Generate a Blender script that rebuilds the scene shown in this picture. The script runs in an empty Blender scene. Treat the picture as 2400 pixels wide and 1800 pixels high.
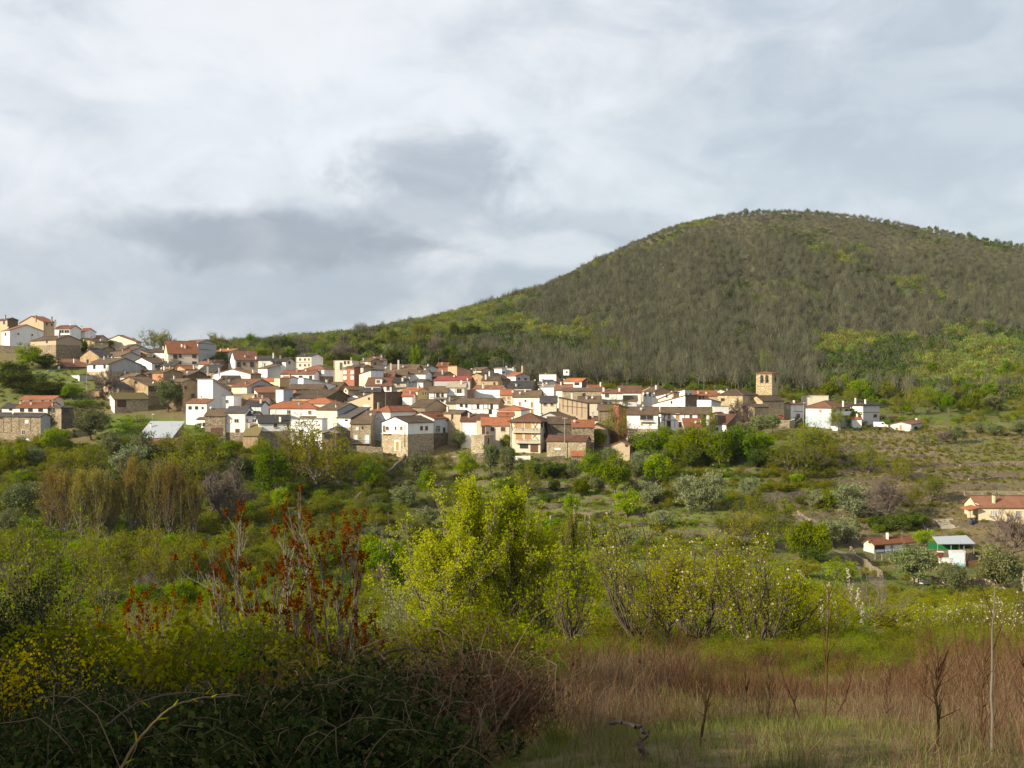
import bpy, math, random
import numpy as np
from mathutils import Vector

# ------------------------------------------------------------------ camera, sky, sun, exposure
scene = bpy.context.scene
COL = scene.collection
F = 2573.0                       # focal length in photo pixels (2400 wide)
cam_data = bpy.data.cameras.new("camera")
cam_data.sensor_width = 36.0
cam_data.lens = 36.0 * F / 2400.0
cam_data.clip_start = 0.1
cam_data.clip_end = 9000.0
cam = bpy.data.objects.new("camera", cam_data)
cam.location = (0, 0, 0)
cam.rotation_euler = (math.radians(90), 0, 0)
COL.objects.link(cam)
scene.camera = cam

SUN_EL = math.radians(25)
SUN_AZ = math.radians(-121)      # measured from +Y towards +X
to_sun = Vector((math.sin(SUN_AZ) * math.cos(SUN_EL), math.cos(SUN_AZ) * math.cos(SUN_EL), math.sin(SUN_EL)))
sun_data = bpy.data.lights.new("sun", 'SUN')
sun_data.energy = 5.0
sun_data.angle = math.radians(0.6)
sun_data.color = (1.0, 0.88, 0.66)
sun = bpy.data.objects.new("sun", sun_data)
sun.rotation_euler = (-to_sun).to_track_quat('-Z', 'Y').to_euler()
sun.location = (-60, -40, 60)
COL.objects.link(sun)

world = bpy.data.worlds.new("World")
scene.world = world
world.use_nodes = True


class NT:
    """small node-tree helper"""
    def __init__(self, tree):
        self.t = tree
        tree.nodes.clear()

    def n(self, kind, inputs=None, **props):
        nd = self.t.nodes.new(kind)
        for k, v in props.items():
            setattr(nd, k, v)
        for k, v in (inputs or {}).items():
            sock = nd.inputs[k]
            if isinstance(v, bpy.types.NodeSocket):
                self.t.links.new(v, sock)
            elif hasattr(sock, 'default_value'):
                if isinstance(v, (tuple, list)) and len(v) == 3 and len(sock.default_value) == 4:
                    v = (*v, 1)
                sock.default_value = v
        return nd

    def math(self, op, a, b=0.0, c=0.0, clamp=False):
        nd = self.n('ShaderNodeMath', {0: a, 1: b, 2: c}, operation=op)
        nd.use_clamp = clamp
        return nd.outputs[0]

    def vmath(self, op, a, b=(0, 0, 0)):
        nd = self.n('ShaderNodeVectorMath', {0: a, 1: b}, operation=op)
        return nd.outputs['Value'] if op in ('DOT_PRODUCT', 'LENGTH', 'DISTANCE') else nd.outputs[0]

    def mix(self, f, a, b):
        nd = self.n('ShaderNodeMix', data_type='RGBA')
        for s, v in ((nd.inputs[0], f), (nd.inputs[6], a), (nd.inputs[7], b)):
            if isinstance(v, bpy.types.NodeSocket):
                self.t.links.new(v, s)
            else:
                if isinstance(v, (tuple, list)) and len(v) == 3:
                    v = (*v, 1)
                s.default_value = v
        return nd.outputs[2]

    def noise(self, vec, scale, detail=4.0, rough=0.55, dist=0.0):
        return self.n('ShaderNodeTexNoise', {'Vector': vec, 'Scale': scale, 'Detail': detail,
                                            'Roughness': rough, 'Distortion': dist}).outputs[0]

    def ramp(self, f, stops):
        nd = self.n('ShaderNodeValToRGB', {0: f})
        el = nd.color_ramp.elements
        while len(el) < len(stops):
            el.new(0.5)
        for e, (p, c) in zip(el, stops):
            e.position = p
            e.color = (*c, 1) if len(c) == 3 else c
        return nd.outputs[0]

    def maprange(self, v, a, b, c=0.0, d=1.0):
        return self.n('ShaderNodeMapRange', {0: v, 1: a, 2: b, 3: c, 4: d}, interpolation_type='SMOOTHSTEP').outputs[0]


def pix_dir(px, py):
    v = Vector(((px - 1200) / F, 1.0, (900 - py) / F))
    return v.normalized()


def build_world():
    w = NT(world.node_tree)
    d = w.n('ShaderNodeTexCoord').outputs['Generated']
    sep = w.n('ShaderNodeSeparateXYZ', {0: d})
    sky = w.n('ShaderNodeTexSky', sky_type='NISHITA')
    sky.sun_disc = False
    sky.sun_elevation = SUN_EL
    sky.sun_rotation = SUN_AZ
    sky.air_density = 1.0
    sky.dust_density = 1.5
    # layered cloud deck: noise over direction, flattened towards the horizon
    zz = w.math('ADD', w.math('ABSOLUTE', sep.outputs[2]), 0.22)
    fl = w.n('ShaderNodeCombineXYZ', {0: w.math('DIVIDE', sep.outputs[0], zz), 1: w.math('DIVIDE', sep.outputs[1], zz), 2: 0.0}).outputs[0]
    wide = w.noise(w.vmath('MULTIPLY', fl, (0.8, 1.0, 1.0)), 0.9, 5, 0.5, 0.35)
    fine = w.noise(w.vmath('ADD', w.vmath('MULTIPLY', d, (3.0, 3.0, 7.0)), (5.2, 1.1, 3.3)), 1.5, 7, 0.55, 0.5)
    mott = w.noise(w.vmath('ADD', w.vmath('MULTIPLY', d, (1.0, 1.0, 1.9)), (2.7, 8.1, 0.4)), 9.0, 8, 0.58, 0.6)
    body = w.math('ADD', w.math('ADD', w.math('MULTIPLY', wide, 0.40), w.math('MULTIPLY', fine, 0.30)), w.math('MULTIPLY', mott, 0.30))
    up = w.maprange(sep.outputs[2], -0.02, 0.42)
    # deck colours (linear)
    lit = w.mix(up, (0.440, 0.451, 0.467), (0.498, 0.512, 0.532))
    grey = w.mix(up, (0.300, 0.335, 0.385), (0.365, 0.400, 0.448))
    cloud = w.mix(w.maprange(body, 0.40, 0.60), grey, lit)

    def patch(px, py, rx, rz, soft, seed, big=13.0, amp=3.0):
        """a cloud of its own in one direction, its edge broken by noise"""
        c = pix_dir(px, py)
        dv = w.vmath('SUBTRACT', d, tuple(c))
        dv = w.vmath('MULTIPLY', dv, (1 / rx, 0.6 / rx, 1 / rz))
        ln = w.vmath('LENGTH', dv)
        nz = w.noise(w.vmath('ADD', w.vmath('MULTIPLY', d, (1.0, 1.0, 1.45)), (seed, seed * 2.0, 0.0)), big, 8, 0.56, 0.35)
        ln = w.math('ADD', ln, w.math('MULTIPLY', w.math('SUBTRACT', nz, 0.5), amp))
        return w.maprange(ln, 1.0 + soft, 1.0 - soft)

    for px_, py_, rx_, rz_, soft_, seed_, amt, colr in (
            (480, 200, 0.34, 0.11, 0.9, 3.1, 0.75, (0.570, 0.580, 0.595)),
            (900, 330, 0.20, 0.05, 0.8, 6.3, 0.55, (0.520, 0.548, 0.582)),
            (1480, 430, 0.26, 0.045, 0.7, 8.3, 0.65, (0.500, 0.530, 0.552)),
            (700, 690, 0.30, 0.040, 0.6, 1.7, 0.95, (0.262, 0.298, 0.350)),
            (100, 640, 0.14, 0.05, 0.9, 1.2, 0.5, (0.350, 0.380, 0.425)),
            (640, 565, 0.105, 0.026, 0.5, 5.9, 0.85, (0.190, 0.216, 0.255)),
            (400, 545, 0.06, 0.016, 0.45, 5.1, 0.6, (0.232, 0.262, 0.305)),
            (1000, 400, 0.085, 0.028, 0.5, 9.4, 0.85, (0.232, 0.262, 0.305)),
            (940, 505, 0.085, 0.018, 0.5, 4.1, 0.75, (0.235, 0.266, 0.310)),
            (1300, 535, 0.11, 0.016, 0.5, 4.4, 0.8, (0.245, 0.280, 0.325)),
            (2250, 300, 0.28, 0.10, 0.9, 2.2, 0.85, (0.310, 0.352, 0.385)),
            (1270, 585, 0.045, 0.012, 0.5, 7.7, 0.7, (0.475, 0.500, 0.522))):
        cloud = w.mix(w.math('MULTIPLY', patch(px_, py_, rx_, rz_, soft_, seed_), amt), cloud, colr)
    cloud = w.mix(w.math('MULTIPLY', w.maprange(mott, 0.42, 0.64), 0.15), cloud, (0.575, 0.58, 0.59))
    cloud = w.mix(w.math('MULTIPLY', w.maprange(mott, 0.56, 0.36), 0.11), cloud, (0.22, 0.25, 0.295))
    # the physical sky shows faintly between the clouds
    cl10 = w.vmath('SCALE', cloud)
    cl10.node.inputs['Scale'].default_value = 10.0
    col = w.mix(0.88, sky.outputs[0], cl10)
    bg = w.n('ShaderNodeBackground', {0: col, 1: 0.1})
    w.n('ShaderNodeOutputWorld', {0: bg.outputs[0]})


build_world()
scene.view_settings.view_transform = 'Standard'
scene.view_settings.look = 'None'
scene.view_settings.exposure = 0.8
scene.view_settings.gamma = 1.0
scene.view_settings.use_curve_mapping = False

# ------------------------------------------------------------------ terrain: one height function for everything
KD = [6, 12, 20, 35, 60, 100, 150, 200, 250, 280, 300, 320, 345, 380, 420, 460, 500, 560, 700, 850, 1000, 1120, 1300]
TAB = {
    0:    [1960, 1790, 1700, 1640, 1590, 1530, 1470, 1390, 1270, 1190, 1140, 1090, 1046, 960, 862, 822, 801, 797, 840, 870, 880, 885, 890],
    200:  [1960, 1790, 1700, 1640, 1590, 1530, 1475, 1395, 1280, 1195, 1145, 1095, 1044, 965, 872, 831, 812, 807, 835, 865, 880, 885, 890],
    400:  [1950, 1785, 1695, 1635, 1585, 1530, 1475, 1400, 1285, 1205, 1150, 1098, 1042, 975, 905, 862, 838, 822, 822, 850, 870, 880, 890],
    600:  [1940, 1775, 1690, 1630, 1580, 1525, 1470, 1400, 1290, 1215, 1160, 1105, 1050, 992, 930, 888, 860, 833, 806, 815, 850, 870, 880],
    800:  [1920, 1760, 1680, 1620, 1565, 1515, 1460, 1395, 1290, 1220, 1170, 1118, 1068, 1000, 948, 905, 876, 842, 790, 795, 820, 850, 870],
    1000: [1890, 1745, 1660, 1600, 1545, 1500, 1445, 1380, 1285, 1220, 1172, 1126, 1078, 1006, 958, 918, 888, 850, 775, 752, 765, 800, 840],
    1200: [1850, 1720, 1640, 1575, 1525, 1485, 1435, 1370, 1275, 1210, 1162, 1112, 1066, 1012, 966, 928, 898, 857, 768, 710, 700, 720, 780],
    1400: [1800, 1690, 1620, 1560, 1505, 1465, 1430, 1370, 1275, 1205, 1155, 1100, 1060, 1014, 972, 936, 906, 865, 768, 680, 612, 612, 650],
    1600: [1800, 1690, 1620, 1560, 1500, 1460, 1430, 1375, 1272, 1195, 1140, 1085, 1046, 1008, 972, 938, 908, 868, 763, 655, 556, 520, 545],
    1800: [1800, 1690, 1620, 1560, 1500, 1460, 1430, 1385, 1275, 1190, 1130, 1065, 1030, 1004, 982, 952, 918, 876, 768, 660, 550, 497, 510],
    2000: [1800, 1690, 1620, 1560, 1500, 1460, 1430, 1395, 1300, 1205, 1140, 1075, 1040, 1012, 990, 962, 928, 888, 783, 675, 565, 508, 520],
    2200: [1800, 1690, 1620, 1560, 1500, 1460, 1430, 1410, 1305, 1208, 1150, 1100, 1055, 1018, 990, 962, 932, 892, 793, 700, 605, 546, 560],
    2400: [1800, 1690, 1620, 1560, 1500, 1460, 1430, 1410, 1310, 1210, 1160, 1110, 1062, 1020, 990, 962, 932, 896, 808, 720, 645, 588, 600],
}
_pxk = np.array(sorted(TAB), float)
_DD = np.concatenate([np.linspace(0, 60, 121), np.geomspace(60.5, 1400, 500)])
_zk = np.array([[(900 - py) / F * d for py, d in zip(TAB[int(p)], KD)] for p in _pxk])
_col = np.array([np.interp(_DD, [0.0] + KD, [-1.65] + list(z)) for z in _zk])
_PX = np.arange(-800, 3201, 20.0)
_Z = np.array([[0.0] * len(_DD)] * len(_PX))
for _j in range(len(_DD)):
    _Z[:, _j] = np.interp(_PX, _pxk, _col[:, _j])


def _blur(a, n, axis):
    k = np.hanning(n + 2)[1:-1]
    k /= k.sum()
    pad = [(0, 0), (0, 0)]
    pad[axis] = (n // 2, n // 2)
    b = np.pad(a, pad, mode='edge')
    return np.apply_along_axis(lambda v: np.convolve(v, k, 'valid'), axis, b)


_Z = _blur(_blur(_Z, 13, 0), 9, 1)


def vnoise(x, y, seed=0):
    """value noise, numpy"""
    x = np.asarray(x, float)
    y = np.asarray(y, float)
    xi = np.floor(x)
    yi = np.floor(y)
    fx = x - xi
    fy = y - yi
    fx = fx * fx * (3 - 2 * fx)
    fy = fy * fy * (3 - 2 * fy)

    def h(a, b):
        v = np.sin(a * 127.1 + b * 311.7 + seed * 74.7) * 43758.5453
        return v - np.floor(v)
    return (h(xi, yi) * (1 - fx) + h(xi + 1, yi) * fx) * (1 - fy) + (h(xi, yi + 1) * (1 - fx) + h(xi + 1, yi + 1) * fx) * fy


def sstep(a, b, x):
    t = np.clip((np.asarray(x, float) - a) / (b - a), 0, 1)
    return t * t * (3 - 2 * t)


def ground(X, Y):
    X = np.asarray(X, float)
    Y = np.asarray(Y, float)
    r = np.hypot(X, Y)
    th = np.arctan2(X, Y)
    c = np.maximum(np.cos(th), math.cos(math.radians(32)))
    D = np.clip(r * c, 0, 1399)
    px = np.clip(1200 + F * np.tan(np.clip(th, -0.6, 0.6)), -799, 3199)
    j = np.interp(D, _DD, np.arange(len(_DD)))
    i = (px + 800) / 20.0
    i0 = np.minimum(i.astype(int), len(_PX) - 2)
    j0 = np.minimum(j.astype(int), len(_DD) - 2)
    fi = i - i0
    fj = j - j0
    z = (_Z[i0, j0] * (1 - fi) + _Z[i0 + 1, j0] * fi) * (1 - fj) + (_Z[i0, j0 + 1] * (1 - fi) + _Z[i0 + 1, j0 + 1] * fi) * fj
    # garden and vineyard terraces on the slope facing us
    m = sstep(215, 235, D) * (1 - sstep(330, 350, D)) * sstep(850, 1050, px)
    s = 2.1
    q = z / s + 0.5 * vnoise(X / 40, Y / 40, 5)
    fr = q - np.floor(q)
    z = z + m * s * (sstep(0.78, 1.0, fr) - fr) * 0.95
    # gullies in the big hill
    g = sstep(600, 760, D) * (1 - sstep(1000, 1100, D))
    for gx, gw, dep in ((1745, 45, 6), (2095, 70, 9), (1330, 60, 7), (1930, 60, 6), (1540, 70, 5)):
        z = z - g * dep * np.exp(-((px + (D - 800) * 0.12 - gx) / gw) ** 2)
    # small lumps
    z = z + (vnoise(X / 2.2, Y / 2.2, 1) - 0.5) * 0.28 * sstep(2, 8, r) + (vnoise(X / 14, Y / 14, 2) - 0.5) * 1.1 * sstep(60, 160, D) * (1 - sstep(330, 345, D) * (1 - sstep(500, 560, D)))
    # away from the view the land just rolls on
    out = sstep(0.62, 1.1, np.abs(th))
    z = z * (1 - out) + out * (-1.65 - 9.0 * sstep(5, 120, r) + (vnoise(X / 60, Y / 60, 9) - 0.5) * 8 * sstep(30, 120, r))
    return z


def gz(x, y):
    return float(ground(np.array([x]), np.array([y]))[0])


def on_ground(px, py, dmin=150.0, dmax=560.0):
    """the point of the ground seen at a photo pixel"""
    D = np.arange(dmin, dmax, 0.5)
    X = (px - 1200) / F * D
    z = ground(X, D)
    yy = 900 - z / D * F
    k = np.argmax(yy <= py)
    if yy[k] > py:
        k = int(np.argmin(np.abs(yy - py)))
    return float(X[k]), float(D[k]), float(z[k])


# ------------------------------------------------------------------ object helpers
def link(o, parent=None):
    COL.objects.link(o)
    if parent is not None:
        o.parent = parent
    return o


def mesh_np(name, V, Fc, mats, fmat=None, smooth=False):
    me = bpy.data.meshes.new(name)
    V = np.asarray(V, np.float32)
    if isinstance(Fc, np.ndarray):
        n, k = Fc.shape
        me.vertices.add(len(V))
        me.vertices.foreach_set('co', V.ravel())
        me.loops.add(n * k)
        me.loops.foreach_set('vertex_index', Fc.astype(np.int32).ravel())
        me.polygons.add(n)
        me.polygons.foreach_set('loop_start', np.arange(0, n * k, k, dtype=np.int32))
        me.polygons.foreach_set('loop_total', np.full(n, k, np.int32))
        me.update(calc_edges=True)
    else:
        me.from_pydata([tuple(v) for v in V], [], Fc)
    for m in (mats if isinstance(mats, (list, tuple)) else [mats]):
        me.materials.append(m)
    if fmat is not None:
        me.polygons.foreach_set('material_index', np.asarray(fmat, np.int32))
    if smooth:
        me.polygons.foreach_set('use_smooth', np.ones(len(me.polygons), bool))
    me.update()
    return me


def fattr(me, name, vals, domain='POINT'):
    a = me.attributes.new(name, 'FLOAT', domain)
    a.data.foreach_set('value', np.asarray(vals, np.float32))


def obj(name, me, parent=None, loc=None):
    o = bpy.data.objects.new(name, me)
    if loc is not None:
        o.location = loc
    return link(o, parent)


def thing(name, label, cat, loc=(0, 0, 0), group=None):
    o = bpy.data.objects.new(name, None)
    o.empty_display_size = 0.3
    o.location = loc
    link(o)
    o['label'] = label
    o['category'] = cat
    if group:
        o['group'] = group
    return o


def tag(o, label, cat, group=None):
    o['label'] = label
    o['category'] = cat
    if group:
        o['group'] = group
    return o


class MB:
    """mesh builder in world coordinates; build() stores it relative to the parent"""
    def __init__(self):
        self.v = []
        self.f = []

    def poly(self, pts):
        i = len(self.v)
        self.v.extend([tuple(p) for p in pts])
        self.f.append(tuple(range(i, i + len(pts))))

    def prism(self, top, off):
        """polygon TOP and its copy moved by OFF, closed"""
        n = len(top)
        i = len(self.v)
        self.v.extend([tuple(p) for p in top])
        self.v.extend([(p[0] + off[0], p[1] + off[1], p[2] + off[2]) for p in top])
        self.f.append(tuple(range(i, i + n)))
        self.f.append(tuple(range(i + 2 * n - 1, i + n - 1, -1)))
        for k in range(n):
            a, b = i + k, i + (k + 1) % n
            self.f.append((b, a, a + n, b + n))

    def box(self, c, s, rz=0.0):
        x, y, z = s[0] / 2, s[1] / 2, s[2] / 2
        ca, sa = math.cos(rz), math.sin(rz)
        pts = [(c[0] + a * ca - b * sa, c[1] + a * sa + b * ca, c[2] + z) for a, b in ((-x, -y), (x, -y), (x, y), (-x, y))]
        self.prism(pts, (0, 0, -2 * z))

    def tube(self, p0, p1, r0, r1=None, n=6):
        r1 = r0 if r1 is None else r1
        p0, p1 = Vector(p0), Vector(p1)
        d = (p1 - p0)
        d.normalize()
        a = d.orthogonal().normalized()
        b = d.cross(a)
        i = len(self.v)
        for p, r in ((p0, r0), (p1, r1)):
            for k in range(n):
                t = 2 * math.pi * k / n
                self.v.append(tuple(p + a * (r * math.cos(t)) + b * (r * math.sin(t))))
        for k in range(n):
            k2 = (k + 1) % n
            self.f.append((i + k, i + k2, i + n + k2, i + n + k))
        self.f.append(tuple(range(i + n - 1, i - 1, -1)))
        self.f.append(tuple(range(i + n, i + 2 * n)))

    def build(self, name, mat, parent=None, smooth=False):
        o0 = parent
        off = Vector((0, 0, 0))
        while o0 is not None:
            off += o0.location
            o0 = o0.parent
        me = bpy.data.meshes.new(name)
        me.from_pydata([(x - off[0], y - off[1], z - off[2]) for x, y, z in self.v], [], self.f)
        me.materials.append(mat)
        if smooth:
            for p in me.polygons:
                p.use_smooth = True
        me.update()
        return obj(name, me, parent)


# ------------------------------------------------------------------ materials
def new_mat(name):
    m = bpy.data.materials.new(name)
    m.use_nodes = True
    return m, NT(m.node_tree)


def finish(nt, col, rough=0.9, bump=None, bstr=0.3, bdist=0.05, spec=0.2):
    ins = {'Base Color': col, 'Roughness': rough, 'Specular IOR Level': spec}
    p = nt.n('ShaderNodeBsdfPrincipled', ins)
    if bump is not None:
        b = nt.n('ShaderNodeBump', {'Height': bump, 'Strength': bstr, 'Distance': bdist})
        nt.t.links.new(b.outputs[0], p.inputs['Normal'])
    nt.n('ShaderNodeOutputMaterial', {0: p.outputs[0]})


def coords(nt):
    return nt.n('ShaderNodeNewGeometry').outputs['Position']


def orand(nt):
    return nt.n('ShaderNodeObjectInfo').outputs['Random']


def m_plaster(name, col, dirt=(0.30, 0.27, 0.22), amt=0.45):
    m, nt = new_mat(name)
    p = coords(nt)
    st = nt.noise(nt.vmath('MULTIPLY', p, (0.9, 0.9, 0.28)), 1.0, 6, 0.65)
    fine = nt.noise(p, 3.0, 5, 0.6)
    c = nt.mix(nt.math('MULTIPLY', nt.maprange(st, 0.50, 0.78), amt), col, dirt)
    c = nt.mix(nt.math('MULTIPLY', nt.maprange(fine, 0.35, 0.75), 0.16), c, tuple(x * 0.62 for x in col))
    c = nt.mix(nt.math('MULTIPLY', orand(nt), 0.14), c, tuple(x * 0.7 for x in col))
    finish(nt, c, 0.9, fine, 0.25, 0.03)
    return m


def m_stone(name, cols, scale=2.2):
    m, nt = new_mat(name)
    p = coords(nt)
    wob = nt.n('ShaderNodeTexNoise', {'Vector': p, 'Scale': 1.3, 'Detail': 2.0})
    pv = nt.vmath('ADD', nt.vmath('MULTIPLY', p, (1, 1, 1.7)), nt.vmath('MULTIPLY', wob.outputs[1], (0.5, 0.5, 0.5)))
    vo = nt.n('ShaderNodeTexVoronoi', {'Vector': pv, 'Scale': scale})
    ve = nt.n('ShaderNodeTexVoronoi', {'Vector': pv, 'Scale': scale}, feature='DISTANCE_TO_EDGE')
    s = nt.n('ShaderNodeSeparateColor', {0: vo.outputs[1]})
    c = nt.ramp(s.outputs[0], [(0.0, cols[0]), (0.5, cols[1]), (1.0, cols[2])])
    big = nt.noise(p, 0.35, 5, 0.6)
    c = nt.mix(nt.math('MULTIPLY', nt.maprange(big, 0.45, 0.7), 0.5), c, cols[0])
    joint = nt.maprange(ve.outputs[0], 0.0, 0.09)
    c = nt.mix(nt.math('SUBTRACT', 1.0, joint), c, tuple(x * 0.45 for x in cols[0]))
    finish(nt, c, 0.95, joint, 0.6, 0.06)
    return m


def m_brick(name, c1, c2):
    m, nt = new_mat(name)
    p = coords(nt)
    n1 = nt.noise(p, 0.8, 5, 0.6)
    n2 = nt.noise(nt.vmath('MULTIPLY', p, (3, 3, 11)), 1.0, 3, 0.6)
    c = nt.mix(nt.maprange(n1, 0.3, 0.7), c1, c2)
    c = nt.mix(nt.math('MULTIPLY', nt.maprange(n2, 0.4, 0.7), 0.45), c, tuple(x * 0.5 for x in c1))
    finish(nt, c, 0.95, n2, 0.4, 0.04)
    return m


def m_adobe(name, c1, c2):
    """old earth wall with timber posts showing through as darker vertical streaks"""
    m, nt = new_mat(name)
    p = coords(nt)
    s = nt.noise(nt.vmath('MULTIPLY', p, (2.6, 2.6, 0.22)), 1.0, 4, 0.6)
    n = nt.noise(p, 0.7, 6, 0.65)
    c = nt.mix(nt.maprange(n, 0.3, 0.7), c1, c2)
    c = nt.mix(nt.math('MULTIPLY', nt.maprange(s, 0.52, 0.68), 0.6), c, tuple(x * 0.42 for x in c1))
    finish(nt, c, 0.95, s, 0.4, 0.05)
    return m


def m_roof(name, c1, c2, c3, lichen=0.3):
    m, nt = new_mat(name)
    p = coords(nt)
    a = nt.noise(p, 0.35, 6, 0.65)
    b = nt.noise(p, 3.2, 4, 0.7)
    k = nt.noise(p, 1.7, 6, 0.7)
    c = nt.mix(nt.maprange(a, 0.35, 0.65), c1, c2)
    c = nt.mix(nt.math('MULTIPLY', nt.maprange(b, 0.42, 0.68), 0.6), c, tuple(x * 0.5 for x in c1))
    c = nt.mix(nt.math('MULTIPLY', nt.maprange(k, 0.52, 0.72), lichen), c, c3)
    r = nt.mix(orand(nt), tuple(0.55 for _ in range(3)), (1.15, 1.1, 1.05))
    c = nt.n('ShaderNodeMix', {6: c, 7: r, 0: 1.0}, data_type='RGBA', blend_type='MULTIPLY').outputs[2]
    finish(nt, c, 0.92, b, 0.7, 0.08)
    return m


def m_flat(name, col, rough=0.6, spec=0.3, var=0.25):
    m, nt = new_mat(name)
    p = coords(nt)
    n = nt.noise(p, 4.0, 4, 0.6)
    c = nt.mix(nt.math('MULTIPLY', n, var), col, tuple(x * 0.5 for x in col))
    finish(nt, c, rough, None, spec=spec)
    return m


def m_bark(name, c1, c2):
    m, nt = new_mat(name)
    p = nt.n('ShaderNodeTexCoord').outputs['Object']
    n = nt.noise(nt.vmath('MULTIPLY', p, (6, 6, 1.5)), 4.0, 4, 0.6)
    c = nt.mix(n, c1, c2)
    finish(nt, c, 0.95)
    return m


def m_leaf(name, stops, trans=0.35, orv=0.35, sat=1.26):
    """stops: colours picked by the leaf's own 'tint'; each tree differs a little"""
    m, nt = new_mat(name)
    t = nt.n('ShaderNodeAttribute', attribute_name='tint').outputs['Fac']
    n = len(stops)
    c = nt.ramp(t, [(i / max(1, n - 1), s) for i, s in enumerate(stops)])
    oi = orand(nt)
    hs = nt.n('ShaderNodeHueSaturation', {'Hue': nt.math('ADD', 0.5, nt.math('MULTIPLY', nt.math('SUBTRACT', oi, 0.5), 0.05 * orv / 0.35)),
                                         'Saturation': sat,
                                         'Value': nt.math('ADD', 1.10, nt.math('MULTIPLY', nt.math('SUBTRACT', nt.math('FRACT', nt.math('MULTIPLY', oi, 7.31)), 0.5), orv * 1.6)),
                                         'Color': c})
    d = nt.n('ShaderNodeBsdfDiffuse', {0: hs.outputs[0], 1: 0.8})
    tr = nt.n('ShaderNodeBsdfTranslucent', {0: hs.outputs[0]})
    mx = nt.n('ShaderNodeMixShader', {0: trans, 1: d.outputs[0], 2: tr.outputs[0]})
    nt.n('ShaderNodeOutputMaterial', {0: mx.outputs[0]})
    return m


M = {}
M['white'] = m_plaster('white_plaster', (0.76, 0.75, 0.72), (0.33, 0.30, 0.25), 0.55)
M['stained'] = m_plaster('stained_whitewash', (0.78, 0.78, 0.77), (0.20, 0.20, 0.20), 0.95)
M['cream'] = m_plaster('cream_plaster', (0.58, 0.515, 0.40), (0.30, 0.24, 0.16), 0.5)
M['yellow'] = m_plaster('yellow_plaster', (0.62, 0.53, 0.36), (0.40, 0.30, 0.16), 0.3)
M['ochre'] = m_plaster('ochre_plaster', (0.42, 0.325, 0.16), (0.27, 0.20, 0.09), 0.4)
M['grey'] = m_plaster('grey_cement', (0.38, 0.38, 0.37), (0.20, 0.19, 0.17), 0.5)
M['bluegrey'] = m_plaster('blue_grey_paint', (0.36, 0.42, 0.48), (0.25, 0.27, 0.28), 0.25)
M['lightgrey'] = m_plaster('light_grey_render', (0.54, 0.53, 0.50), (0.28, 0.26, 0.22), 0.4)
M['concrete'] = m_plaster('mossy_concrete', (0.55, 0.51, 0.40), (0.13, 0.13, 0.07), 0.95)
M['tan'] = m_plaster('tan_plaster', (0.40, 0.315, 0.215), (0.22, 0.16, 0.10), 0.55)
M['pink'] = m_plaster('faded_pink_plaster', (0.47, 0.25, 0.20), (0.3, 0.2, 0.16), 0.4)
M['stone'] = m_stone('field_stone', ((0.17, 0.135, 0.09), (0.29, 0.23, 0.155), (0.40, 0.33, 0.235)))
M['palestone'] = m_stone('pale_stone', ((0.26, 0.205, 0.13), (0.42, 0.345, 0.235), (0.52, 0.44, 0.32)))
M['church'] = m_stone('church_stone', ((0.36, 0.28, 0.165), (0.46, 0.365, 0.22), (0.52, 0.425, 0.275)), 1.1)
M['darkstone'] = m_stone('dark_stone', ((0.09, 0.075, 0.055), (0.16, 0.13, 0.095), (0.22, 0.185, 0.14)))
M['brick'] = m_brick('orange_brick', (0.36, 0.17, 0.095), (0.43, 0.23, 0.135))
M['redbrick'] = m_brick('red_brick', (0.27, 0.105, 0.068), (0.33, 0.14, 0.09))
M['tanbrick'] = m_brick('tan_brick', (0.38, 0.27, 0.165), (0.45, 0.335, 0.21))
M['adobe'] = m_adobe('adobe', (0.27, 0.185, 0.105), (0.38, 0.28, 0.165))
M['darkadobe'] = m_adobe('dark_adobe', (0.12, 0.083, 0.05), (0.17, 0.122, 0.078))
M['timber'] = m_flat('weathered_timber', (0.11, 0.065, 0.038), 0.85)
R = {}
R['r'] = m_roof('new_red_tile', (0.27, 0.10, 0.048), (0.325, 0.13, 0.066), (0.20, 0.12, 0.075), 0.45)
R['b'] = m_roof('old_brown_tile', (0.100, 0.072, 0.048), (0.150, 0.105, 0.070), (0.085, 0.076, 0.044), 0.7)
R['rb'] = m_roof('weathered_red_tile', (0.175, 0.082, 0.052), (0.225, 0.108, 0.068), (0.125, 0.09, 0.056), 0.6)
R['d'] = m_roof('dark_slate_sheet', (0.060, 0.057, 0.059), (0.085, 0.079, 0.077), (0.11, 0.094, 0.073), 0.45)
R['m'] = m_flat('zinc_sheet', (0.33, 0.355, 0.38), 0.35, 0.5, 0.35)
R['t'] = m_roof('tan_sheet', (0.30, 0.26, 0.20), (0.36, 0.31, 0.25), (0.24, 0.2, 0.14), 0.3)
R['moss'] = m_roof('mossy_tile', (0.17, 0.15, 0.05), (0.19, 0.14, 0.09), (0.12, 0.13, 0.03), 0.6)
R['red2'] = m_roof('crimson_sheet', (0.30, 0.075, 0.065), (0.34, 0.09, 0.08), (0.26, 0.08, 0.07), 0.2)
P = {}
P['frame'] = m_flat('pale_frame', (0.62, 0.58, 0.50), 0.7)
P['glass'] = m_flat('dark_glass', (0.035, 0.035, 0.04), 0.12, 0.6)  # glass, and the dark painted in for shade inside openings
P['blind'] = m_flat('white_blind', (0.72, 0.70, 0.66), 0.7)
P['wood'] = m_flat('orange_wood', (0.36, 0.19, 0.075), 0.6)
P['brown'] = m_flat('brown_wood', (0.10, 0.045, 0.028), 0.6)
P['blue'] = m_flat('blue_paint', (0.13, 0.25, 0.42), 0.6)
P['pale'] = m_flat('pale_blue_panel', (0.60, 0.68, 0.74), 0.5)
P['steel'] = m_flat('grey_steel', (0.26, 0.27, 0.29), 0.5)
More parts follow.
